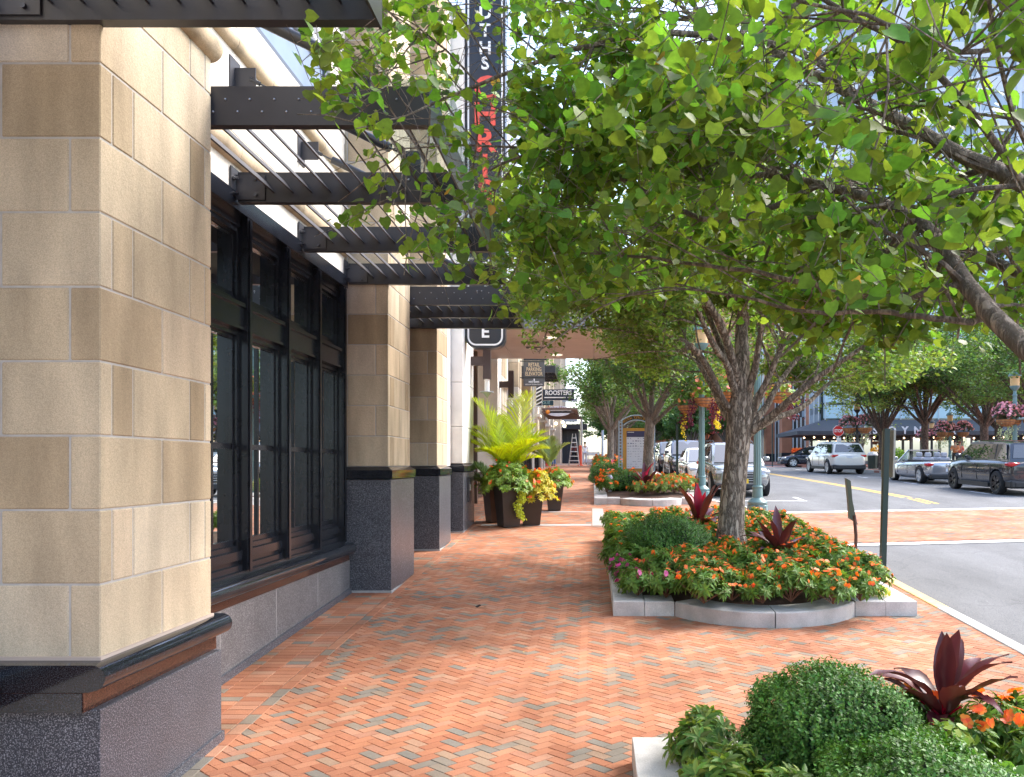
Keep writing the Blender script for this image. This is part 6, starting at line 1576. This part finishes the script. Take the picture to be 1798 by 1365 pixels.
# ============================================================ cars
TYRE=M('tyre_rubber',(.015,.015,.016),rough=.8); RIM=M('alloy_rim',(.62,.63,.65),rough=.4,metal=.6); RIMD=M('dark_alloy_rim',(.05,.05,.055),rough=.25,metal=.8)
CARGL=glassmat('car_glass',(.015,.018,.02),.01); TRIM=M('black_trim',(.02,.02,.022),rough=.5); TAIL=M('tail_light_red',(.50,.012,.015),rough=.12,coat=1); HEAD=M('head_light_glass',(.55,.58,.62),rough=.08,coat=1,metal=.3)
def paint(name,col,metal=.35): return M(name,col,rough=.22,metal=metal,coat=1.0,spec=.6)
def wheel(parent,x,y,r,w,rim,n=5):
    """wheel centred (x along, y across); outer side at y sign"""
    s=1 if y>0 else -1
    m=MB(); prof=[(r*.66,-w/2),(r*.94,-w/2),(r,-w/2+.03),(r,w/2-.03),(r*.94,w/2),(r*.66,w/2)]
    k=28; vs=[];fs=[]
    for (rr,t) in prof:
        for q in range(k): a=2*math.pi*q/k; vs.append((x+rr*math.cos(a),y+t*s,r+rr*math.sin(a)))
    for i in range(len(prof)-1):
        for q in range(k): fs.append((i*k+q,i*k+(q+1)%k,(i+1)*k+(q+1)%k,(i+1)*k+q))
    m.add(vs,fs); ty=m.build('wheel',TYRE,parent,local=True,smooth=True)
    m=MB(); yo=y+s*(w/2-.01)
    ring=[]
    for (rr,t) in ((r*.70,.0),(r*.70,.012),(r*.62,.004),(r*.62,-.09)):
        for q in range(k): a=2*math.pi*q/k; ring.append((x+rr*math.cos(a),yo+s*t,r+rr*math.sin(a)))
    m.add(ring,[(i*k+q,i*k+(q+1)%k,(i+1)*k+(q+1)%k,(i+1)*k+q) for i in range(3) for q in range(k)])
    for q in range(n*2):
        a=2*math.pi*q/(n*2)+.2*(q%2); c_,s_=math.cos(a),math.sin(a); wd=r*.085
        p0=Vector((x+c_*r*.10,yo-s*.02,r+s_*r*.10)); p1=Vector((x+c_*r*.66,yo+s*.002,r+s_*r*.66)); sd=Vector((-s_,0,c_))*wd
        m.add([p0-sd,p0+sd,p1+sd,p1-sd]+[p+Vector((0,-s*.03,0)) for p in (p0-sd,p0+sd,p1+sd,p1-sd)],[(0,1,2,3),(0,4,5,1),(1,5,6,2),(2,6,7,3),(3,7,4,0)])
    m.add([(x+r*.14*math.cos(2*math.pi*q/12),yo+s*.006,r+r*.14*math.sin(2*math.pi*q/12)) for q in range(12)],[tuple(range(12))])
    m.build('rim',rim,ty,local=True)
    m=MB(); m.add([(x+r*.6*math.cos(2*math.pi*q/16),yo-s*.08,r+r*.6*math.sin(2*math.pi*q/16)) for q in range(16)],[tuple(range(16))]); m.build('brake_disc',M('brake_dark',(.03,.03,.03),rough=.6),ty,local=True)
def car(label,x,y,heading,L_=4.6,W=1.86,H=1.68,kind='suv',pm=None,rim=None,wr=.36,gc=.2,trim=True,group=None,plate=None,front_x=.0,z=None,rails=False,grille=True):
    z=g(y)-.135 if z is None else z
    root=empty('parked_car',(0,0,0),label,'car',group)
    hw=W/2; belt={'suv':.64,'sedan':.62,'conv':.64}[kind]*H if kind!='conv' else .90
    hood={'suv':.60*H,'sedan':.60*H,'conv':.82}[kind]
    tl=L_/2
    deck={'suv':belt,'sedan':belt-.02,'conv':.92}[kind]
    # stations: x, half width, top z
    if kind=='suv': st=[(-tl,.72,.56*H,gc+.22),(-tl+.06,.88,.60*H,gc+.12),(-tl+.3,.96,belt,gc+.04),(-tl*.5,1.0,belt,gc),(0,1.0,belt-.01,gc),(tl*.38,1.0,belt-.03,gc),(tl*.55,.99,hood,gc),(tl*.8,.95,hood-.04,gc+.02),(tl-.12,.86,hood-.13,gc+.06),(tl,.68,.42*H,gc+.16)]
    else: st=[(-tl,.70,deck-.12,gc+.22),(-tl+.07,.86,deck-.03,gc+.12),(-tl+.35,.94,deck,gc+.04),(-tl*.45,1.0,belt,gc),(0,1.0,belt-.02,gc),(tl*.3,1.0,belt-.05,gc),(tl*.48,.99,hood,gc),(tl*.78,.94,hood-.09,gc+.02),(tl-.12,.84,hood-.22,gc+.05),(tl,.66,.36*H,gc+.14)]
    bm=bmesh.new(); rings=[]
    for (sx,wf,zt,zb) in st:
        w=hw*wf; hgt=zt-zb
        half=[(0,zb),(w*.8,zb),(w*.965,zb+.10),(w,zb+hgt*.42),(w*.995,zb+hgt*.66),(w*.955,zt-.05),(w*.88,zt-.005),(w*.5,zt+.02),(0,zt+.03)]
        ring=[bm.verts.new((sx,a,b)) for a,b in half]+[bm.verts.new((sx,-a,b)) for a,b in half[-2:0:-1]]
        rings.append(ring)
    nk=len(rings[0])
    for a,b in zip(rings,rings[1:]):
        for i in range(nk): bm.faces.new((a[i],a[(i+1)%nk],b[(i+1)%nk],b[i]))
    bm.faces.new(rings[0][::-1]); bm.faces.new(rings[-1])
    bmesh.ops.recalc_face_normals(bm,faces=bm.faces)
    me=bpy.data.meshes.new('body'); bm.to_mesh(me); bm.free(); me.materials.append(pm)
    ob=bpy.data.objects.new('body',me); COL.objects.link(ob)
    sm=ob.modifiers.new('s','SUBSURF'); sm.levels=2; sm.render_levels=2; bake(ob)
    wx=(-tl+.80*(L_/4.6),tl-.84*(L_/4.6))
    cut=MB()
    for xx in wx:
        for s in (-1,1):
            ya,yb=(hw-.34,hw+.2); cut.prism([(xx+(wr+.065)*math.cos(2*math.pi*k/28),wr+(wr+.065)*math.sin(2*math.pi*k/28)) for k in range(28)],s*ya,s*yb,'y')
    cm=cut.build('cutter',TRIM); md=ob.modifiers.new('b','BOOLEAN'); md.operation='DIFFERENCE'; md.solver='EXACT'; md.object=cm
    bake(ob); bpy.data.objects.remove(cm); shade(ob.data,32); ob.parent=root; ORG[ob.name]=Vector((0,0,0))
    for xx in wx:
        for s in (-1,1): wheel(root,xx,s*(hw-.125),wr,.24,rim or RIM)
    # greenhouse
    if kind!='conv':
        if kind=='suv': rf=[(-tl+.10,belt-.02,.90),(-tl+.42,H-.09,.74),(-tl+.9,H-.03,.76),(-.1,H,.77),(tl*.22,H-.04,.76),(tl*.60,hood-.01,.90)]
        else: rf=[(-tl+.45,deck-.02,.88),(-tl+1.25,H-.06,.70),(-.35,H,.73),(.1,H-.005,.73),(.35,H-.05,.73),(tl*.60,hood-.01,.88)]
        m=MB(); vs=[]; 
        for (sx,zz,wf) in rf: 
            zl=belt-.04 if zz>belt else zz-.05
            vs += [(sx,hw*.9,zl if zz>belt else zz-.04),(sx,hw*wf,zz-.03 if zz>belt else zz),(sx,hw*wf*.85,zz),(sx,0,zz+.02),(sx,-hw*wf*.85,zz),(sx,-hw*wf,zz-.03 if zz>belt else zz),(sx,-hw*.9,zl if zz>belt else zz-.04)]
        k=7; fs=[]
        for i in range(len(rf)-1):
            for q in range(6): fs.append((i*k+q,(i+1)*k+q,(i+1)*k+q+1,i*k+q+1))
        fs.append(tuple(range(k))); fs.append(tuple((len(rf)-1)*k+q for q in range(k))[::-1])
        m.add(vs,fs); rfo=m.build('roof',pm,root,local=True,smooth=True)
        # side windows
        def side(zz): 
            t=(zz-belt)/(H-belt); return hw*.9+(hw*.765-hw*.9)*t+.008
        (r0x,_,_),(r1x,_,_)=rf[0],rf[1]; f0=rf[-2][0]; f1=rf[-1][0]
        zl,zh=belt+.03,H-.13
        segs=[]
        b0=r0x+.18; t0=r1x+.10; b1=f1-.30; t1=f0+.02
        cuts=[0,.24,.58,1.0] if kind=='suv' else [0,.12,.52,1.0]
        for a,b in zip(cuts,cuts[1:]):
            segs.append((b0+(b1-b0)*a+.03,b0+(b1-b0)*b-.03,t0+(t1-t0)*a+.03,t0+(t1-t0)*b-.03))
        for s in (-1,1):
            for (xa,xb,xc_,xd) in segs:
                m=MB(); m.add([(xa,s*side(zl),zl),(xb,s*side(zl),zl),(xd,s*side(zh),zh),(xc_,s*side(zh),zh),(xa,s*(side(zl)-.02),zl),(xb,s*(side(zl)-.02),zl),(xd,s*(side(zh)-.02),zh),(xc_,s*(side(zh)-.02),zh)],[(0,1,2,3),(4,7,6,5),(0,4,5,1),(1,5,6,2),(2,6,7,3),(3,7,4,0)]); m.build('side_window',CARGL,root,local=True)
        def slab(pts,nm):
            m=MB(); p=[Vector(q) for q in pts]; nn=(p[1]-p[0]).cross(p[3]-p[0]).normalized(); nn=nn if nn.x*(1 if p[0].x>0 else -1)>0 else -nn
            m.add([q+nn*.012 for q in p]+[q-nn*.01 for q in p],[(0,1,2,3),(7,6,5,4)]+[(i,(i+1)%4,4+(i+1)%4,4+i) for i in range(4)]); return m.build(nm,CARGL,root,local=True)
        wf=rf[1][2]
        def lerp(a,b,t): return a+(b-a)*t
        rb,rt=rf[0],rf[1]
        slab([(lerp(rb[0],rt[0],.12),hw*.80,lerp(rb[1],rt[1],.12)+.02),(lerp(rb[0],rt[0],.12),-hw*.80,lerp(rb[1],rt[1],.12)+.02),(lerp(rb[0],rt[0],.92),-hw*wf*.86,lerp(rb[1],rt[1],.9)),(lerp(rb[0],rt[0],.92),hw*wf*.86,lerp(rb[1],rt[1],.9))],'rear_window')
        fb,ft=rf[-1],rf[-2]
        slab([(lerp(fb[0],ft[0],.05),hw*.82,lerp(fb[1],ft[1],.05)+.02),(lerp(fb[0],ft[0],.05),-hw*.82,lerp(fb[1],ft[1],.05)+.02),(lerp(fb[0],ft[0],.94),-hw*.66,lerp(fb[1],ft[1],.94)),(lerp(fb[0],ft[0],.94),hw*.66,lerp(fb[1],ft[1],.94))],'windscreen')
        if rails:
            m=MB()
            for s in (-1,1): m.tube([(-tl+.7,s*hw*.68,H),(-tl+.8,s*hw*.68,H+.05),(tl*.1,s*hw*.68,H+.055),(tl*.2,s*hw*.68,H-.01)],.018,6)
            m.build('roof_rail',TRIM,root,local=True)
    else:
        m=MB(); m.box(-tl+.95,tl*.30,-hw*.78,hw*.78,belt-.03,belt+.045); m.build('cockpit',M('dark_interior',(.03,.03,.035),rough=.8),root,local=True)
        for (sx,sy) in ((.05,.38),(.05,-.38),(-.75,.33),(-.75,-.33)):
            m=MB(); m.bbox(sx-.3,sx-.1,sy-.24,sy+.24,belt-.1,belt+.16,.05); m.bbox(sx-.28,sx-.16,sy-.13,sy+.13,belt+.16,belt+.36,.04)
            m.build('seat',M('grey_leather',(.36,.36,.40),rough=.5),root,local=True)
        b0=tl*.46; t0=.28
        m=MB()
        for s in (-1,1): m.tube([(b0,s*hw*.86,belt-.06),(t0,s*hw*.70,H-.03)],.035,6)
        m.obox((t0-.02,0,H-.03),(.16,hw*1.42,.05),Matrix.Identity(3)); m.build('windscreen_frame',pm,root,local=True,smooth=True)
        m=MB(); m.add([(b0,hw*.84,belt-.05),(b0,-hw*.84,belt-.05),(t0,-hw*.68,H-.05),(t0,hw*.68,H-.05),(b0+.01,hw*.84,belt-.04),(b0+.01,-hw*.84,belt-.04),(t0+.01,-hw*.68,H-.04),(t0+.01,hw*.68,H-.04)],[(0,1,2,3),(7,6,5,4)]); m.build('windscreen',glassmat('clear_car_glass',(.02,.03,.03),.01,.75),root,local=True)
        m=MB()
        for s in (-1,1): m.add([(-.05,s*hw*.885,belt-.02),(b0-.25,s*hw*.885,belt-.04),(t0+.1,s*hw*.74,H-.12),(-.02,s*hw*.78,H-.14)],[(0,1,2,3)])
        m.build('side_window',MATS['clear_car_glass'],root,local=True)
    # lights, trim
    zt_=.56*H if kind=='suv' else deck-.15
    for s in (-1,1):
        m=MB(); 
        for q in range(1): m.bbox(-tl+.035,-tl+.36,s*hw*.60 if s>0 else -hw*.955,s*hw*.955 if s>0 else -hw*.60,zt_-.05,zt_+.075,.03)
        m.build('tail_light',TAIL,root,local=True,smooth=True)
        zh_=hood-.27; 
        m=MB(); m.bbox(tl-.38,tl-.07,(hw*.50 if s>0 else -hw*.90),(hw*.90 if s>0 else -hw*.50),zh_-.02,zh_+.10,.03); m.build('head_light',HEAD,root,local=True,smooth=True)
        m=MB(); m.bbox(tl*.36,tl*.36+.13,s*(hw+.06)-.10,s*(hw+.06)+.10,belt+.02,belt+.16,.03); m.build('wing_mirror',pm,root,local=True,smooth=True)
    for s in (-1,1):
        if kind!='sedan' or True:
            m=MB()
            for xx in (tl*.34,-.12*tl,-tl*.50):
                m.box(xx-.007,xx+.007,s*hw*1.0-.012,s*hw*1.0+.0015,gc+.22,belt-.16)
            m.build('door_seam',TRIM,root,local=True)
            for xx in (-.02*tl,-.42*tl):
                m=MB(); m.bbox(xx-.11,xx+.11,s*hw-.02,s*hw+.022,belt-.19,belt-.155,.006); m.build('door_handle',pm,root,local=True)
    m=MB(); m.bbox(-tl-.02,-tl+.25,-hw*.80,hw*.80,gc+.04,gc+.24,.04)
    if trim: m.bbox(-tl+.0,-tl+.4,-hw*.92,hw*.92,gc+.02,gc+.28,.05); m.box(-wx[1]+wr+.1 if False else wx[0]+wr+.1,wx[1]-wr-.1,-hw*1.004,hw*1.004,gc+.0,gc+.15)
    m.bbox(tl-.25,tl+.0,-hw*.72,hw*.72,gc+.02,gc+.2,.04); m.build('bumper_trim',TRIM,root,local=True)
    if grille: m=MB(); m.bbox(tl-.2,tl+.015,-hw*.42,hw*.42,gc+.24,hood-.22,.03); go=m.build('grille',TRIM,root,local=True); 
    if grille:
        m=MB()
        for k in range(4): zz=gc+.3+k*(hood-.56-gc)/3.2; m.box(tl+.012,tl+.022,-hw*.4,hw*.4,zz,zz+.012)
        m.build('grille_bar',RIM,go,local=True)
    m=MB(); m.box(-tl-.008,-tl+.05,-.16,.16,.50*H if kind=='suv' else gc+.34,.50*H+.12 if kind=='suv' else gc+.46); 
    m.build('number_plate',M('plate_white',(.6,.62,.66),rough=.5),root,local=True)
    if plate: m=MB(); m.box(tl+.02,tl+.035,-.15,.15,gc+.22,gc+.36); m.build('front_plate',plate,root,local=True)
    sl=math.atan((g(y+1)-g(y-1))/2)
    root.location=(x,y,z); root.rotation_euler=Euler((0,-sl*math.sin(heading) if True else 0,heading),'XYZ')
    ORG[root.name]=Vector((0,0,0)); return root
UP=R(90); DN=R(-90)
SIL=paint('silver_paint',(.42,.43,.46),.7); WPA=paint('pearl_white_paint',(.66,.64,.60),.1); DBL=paint('dark_graphite_paint',(.028,.032,.045),.5); GRY=paint('grey_metallic_paint',(.30,.32,.33),.6); NBL=paint('navy_paint',(.02,.028,.05),.4); WH2=paint('white_paint',(.74,.73,.70),.0); BEI=paint('beige_paint',(.50,.42,.36),.3)
G3='cars across the street'; G4='cars parked along the near kerb'
car('dark graphite SUV with black alloy wheels, cut off by the right edge',14.0,28.3,UP,4.92,1.98,1.76,'suv',DBL,RIMD,.385,.22,True,G3)
car('silver convertible with its roof down behind the dark SUV',14.15,35.0,UP,4.62,1.86,1.37,'conv',SIL,RIM,.34,.17,False,G3)
car('pearl white SUV seen from behind, under the stop sign',13.35,45.6,R(93),4.8,1.93,1.72,'suv',WPA,RIM,.38,.24,True,G3,rails=False)
car('dark navy sedan crossing behind the white SUV',XZ(1432,57),58.0,R(178),4.6,1.8,1.46,'sedan',NBL,RIM,.33,.18,False,G3)
YPL=M('yellow_plate',(.85,.55,.03),rough=.5)
car('grey metallic SUV facing the camera, behind the forked tree trunk',4.63,27.6,DN,4.6,1.86,1.68,'suv',GRY,RIM,.36,.22,True,G4,plate=YPL,rails=True)
car('white sedan behind the lamp post on the left kerb',4.55,34.0,DN,4.6,1.82,1.45,'sedan',WH2,RIM,.33,.18,False,G4)
car('navy SUV parked third in the row along the near kerb',4.55,40.2,DN,4.8,1.9,1.78,'suv',NBL,RIM,.37,.22,True,G4,rails=True)
car('black SUV parked fourth in the row along the near kerb',4.5,46.5,DN,4.7,1.86,1.72,'suv',DBL,RIM,.36,.22,True,G4)
car('beige car farthest in the row along the near kerb',4.4,54.5,DN,4.6,1.82,1.5,'sedan',BEI,RIM,.33,.18,False,G4)
# ============================================================ people
SKIN=M('skin',(.45,.27,.18),rough=.55)
def person(x,y,label,shirt,pants,hair,pose='stand',rz=0,h=1.75,cap=None):
    """one continuous skinned body; clothing and hair as children grown over it"""
    z=g(y); s=h/1.75
    J={'pel':(0,0,.95),'wai':(0,0,1.10),'che':(0,.0,1.32),'nk':(0,0,1.47),'hd0':(0,.01,1.54),'hd1':(0,.01,1.64),'hd2':(0,0,1.72)}
    arms={'stand':[((.19,0,1.40),(.25,.02,1.14),(.26,.10,.90),(.26,.14,.82)),((-.19,0,1.40),(-.25,.02,1.14),(-.25,.1,.9),(-.25,.14,.82))],
          'reach':[((.19,0,1.40),(.30,.22,1.38),(.32,.48,1.36),(.32,.56,1.37)),((-.17,0,1.42),(-.32,.18,1.55),(-.36,.34,1.75),(-.36,.38,1.83))],
          'carry':[((.19,0,1.40),(.24,.06,1.16),(.14,.26,1.15),(.10,.32,1.17)),((-.19,0,1.40),(-.24,.06,1.16),(-.14,.26,1.12),(-.10,.32,1.13))]}[pose]
    legs=[((.09,0,.92),(.11,.05,.50),(.12,.0,.08),(.12,.14,.03)),((-.09,0,.92),(-.12,-.02,.50),(-.14,-.10,.08),(-.14,.04,.03))]
    def skin(name,chains,mat,parent=None,lv=2):
        vs=[];es=[];rd=[]; idx={}
        for ch in chains:
            prev=None
            for (p,r) in ch:
                k=tuple(round(c,3) for c in p)
                if k not in idx: idx[k]=len(vs); vs.append(tuple(c*s for c in p)); rd.append(r)
                if prev is not None and prev!=idx[k]: es.append((prev,idx[k]))
                prev=idx[k]
        me=bpy.data.meshes.new(name); me.from_pydata(vs,es,[]); ob=bpy.data.objects.new(name,me); COL.objects.link(ob)
        sk=ob.modifiers.new('sk','SKIN')
        for i,r in enumerate(rd): me.skin_vertices[0].data[i].radius=(r[0]*s,r[1]*s) if isinstance(r,tuple) else (r*s,r*s)
        me.skin_vertices[0].data[0].use_root=True
        sb=ob.modifiers.new('sb','SUBSURF'); sb.levels=lv; sb.render_levels=lv; bake(ob)
        ob.data.materials.clear(); ob.data.materials.append(mat); ob.data.polygons.foreach_set('use_smooth',[True]*len(ob.data.polygons))
        if parent is not None: ob.parent=parent
        return ob
    spine=[(J['pel'],(.15,.11)),(J['wai'],(.135,.10)),(J['che'],(.17,.115)),(J['nk'],.055),(J['hd0'],.065),(J['hd1'],(.085,.10)),(J['hd2'],(.065,.075))]
    ch=[spine]
    for a in arms: ch.append([(J['che'],(.17,.115)),(a[0],.058),(a[1],.043),(a[2],.032),(a[3],.028)])
    for l in legs: ch.append([(J['pel'],(.15,.11)),(l[0],.085),(l[1],.058),(l[2],.04),(l[3],.035)])
    # fingers
    for a in arms:
        w=Vector(a[3]); d=(Vector(a[3])-Vector(a[2])).normalized(); sd=d.cross(Vector((0,0,1))); sd=sd.normalized() if sd.length>.1 else Vector((1,0,0))
        for q,(o_,ln) in enumerate(((-.025,.06),(-.008,.07),(.009,.067),(.026,.055))): ch.append([(a[3],.028),(tuple(w+d*.03+sd*o_),.011),(tuple(w+d*(.03+ln*.6)+sd*o_*1.2),.009),(tuple(w+d*(.03+ln)+sd*o_*1.2+Vector((0,0,-.012))),.008)])
        ch.append([(a[3],.028),(tuple(w+sd*.04+d*.005),.011),(tuple(w+sd*.055+d*.035),.009)])
    b=skin('person',ch,SKIN)
    sh=[[((0,0,.93),(.165,.125)),((0,0,1.10),(.15,.115)),((0,0,1.32),(.185,.128)),((0,0,1.45),.075)]]
    for a in arms: sh.append([((0,0,1.32),(.185,.128)),(a[0],.072),(a[1],.056),(tuple(Vector(a[1]).lerp(Vector(a[2]),.85)),.042)])
    skin('shirt',sh,shirt,b)
    pt=[]
    for l in legs: pt.append([((0,0,.96),(.165,.125)),(l[0],.105),(l[1],.076),(l[2],.060)])
    skin('trousers',pt,pants,b)
    skin('shoes',[[((.12,-.03,.045),.045),((.12,.08,.04),.045),((.12,.17,.035),.032)]],M('dark_shoe',(.03,.03,.03),rough=.6),b); skin('shoes',[[((-.14,-.13,.045),.045),((-.14,-.02,.04),.045),((-.14,.07,.035),.032)]],MATS['dark_shoe'],b)
    m=MB(); m.sphere((0,-.012*s,1.685*s),.112*s,14,10,(.92,1.06,.86)); 
    if cap: m.bbox(-.07*s,.07*s,.08*s,.19*s,1.69*s,1.705*s,.005)
    m.build('cap' if cap else 'hair',cap or hair,b,local=True,smooth=True)
    m=MB(); m.sphere((0,.115*s,1.615*s),.016*s,6,5); m.build('nose',SKIN,b,local=True)
    b.location=(x,y,z); b.rotation_euler.z=rz; tag(b,label,'person'); return b
HAIR=M('dark_hair',(.03,.02,.015),rough=.7)
person(XZ(972,57),57,'person in pale blue shirt, jeans and a red cap reaching up toward a column',M('pale_blue_shirt',(.48,.54,.66),rough=.8),M('blue_jeans',(.06,.14,.32),rough=.8),HAIR,'reach',R(35),1.78,M('red_cap',(.55,.05,.04),rough=.7))
person(XZ(944,55),55,'person in black standing partly hidden behind the palm and column',M('black_shirt',(.02,.02,.025),rough=.8),M('black_trousers',(.02,.02,.02),rough=.8),HAIR,'carry',R(-60),1.72)
person(XZ(1027,64),64,'person in white top and pale trousers walking beyond the ladder',WHT,M('pale_trousers',(.45,.47,.55),rough=.8),HAIR,'stand',R(10),1.7)
person(XZ(1009,66),66,'person in dark red top standing behind the step ladder',M('dark_red_shirt',(.25,.05,.05),rough=.8),M('black_trousers',(.02,.02,.02)),HAIR,'stand',R(170),1.7)
person(XZ(1677,50),50,'person in orange top walking on the far sidewalk, left of a pair',M('orange_top',(.65,.25,.10),rough=.8),M('black_trousers',(.02,.02,.02)),HAIR,'carry',R(150),1.68)
person(XZ(1685,50.6),50.6,'person in red and orange dress, right one of a pair on the far sidewalk',M('coral_top',(.70,.18,.12),rough=.8),M('black_trousers',(.02,.02,.02)),M('auburn_hair',(.18,.06,.03),rough=.7),'carry',R(165),1.64)
# ============================================================ light and camera
w=bpy.data.worlds.new('World'); SC.world=w; w.use_nodes=True
nt=w.node_tree; bg=nt.nodes['Background']; sky=nt.nodes.new('ShaderNodeTexSky'); sky.sky_type='NISHITA'; sky.sun_disc=False
SUN_EL=R(48); SUN_AZ=R(62)      # azimuth measured from +Y toward +X
sky.sun_elevation=SUN_EL; sky.sun_rotation=SUN_AZ; sky.dust_density=2.5; sky.air_density=1.0; sky.ozone_density=1.0
nt.links.new(sky.outputs[0],bg.inputs[0]); bg.inputs[1].default_value=.15
ld=bpy.data.lights.new('sun','SUN'); ld.energy=1.15; ld.angle=R(22); ld.color=(1,.965,.91)
lo=bpy.data.objects.new('sun',ld); COL.objects.link(lo)
d=Vector((math.sin(SUN_AZ)*math.cos(SUN_EL),math.cos(SUN_AZ)*math.cos(SUN_EL),math.sin(SUN_EL)))
lo.rotation_euler=d.to_track_quat('Z','Y').to_euler()
cd=bpy.data.cameras.new('camera'); cam=bpy.data.objects.new('camera',cd); COL.objects.link(cam); SC.camera=cam
cam.location=(0,0,CZ); cam.rotation_euler=(R(90),0,0)
cd.sensor_fit='HORIZONTAL'; cd.sensor_width=36; cd.lens=F/1798*36
cd.shift_x=(899-VX)/1798; cd.shift_y=(HY-682.5)/1798
cd.clip_start=.05; cd.clip_end=2000
vs=SC.view_settings; vs.view_transform='Standard'; vs.look='None'; vs.exposure=2.15; vs.gamma=1
SC.render.engine='CYCLES'; SC.cycles.max_bounces=8; SC.cycles.transparent_max_bounces=16
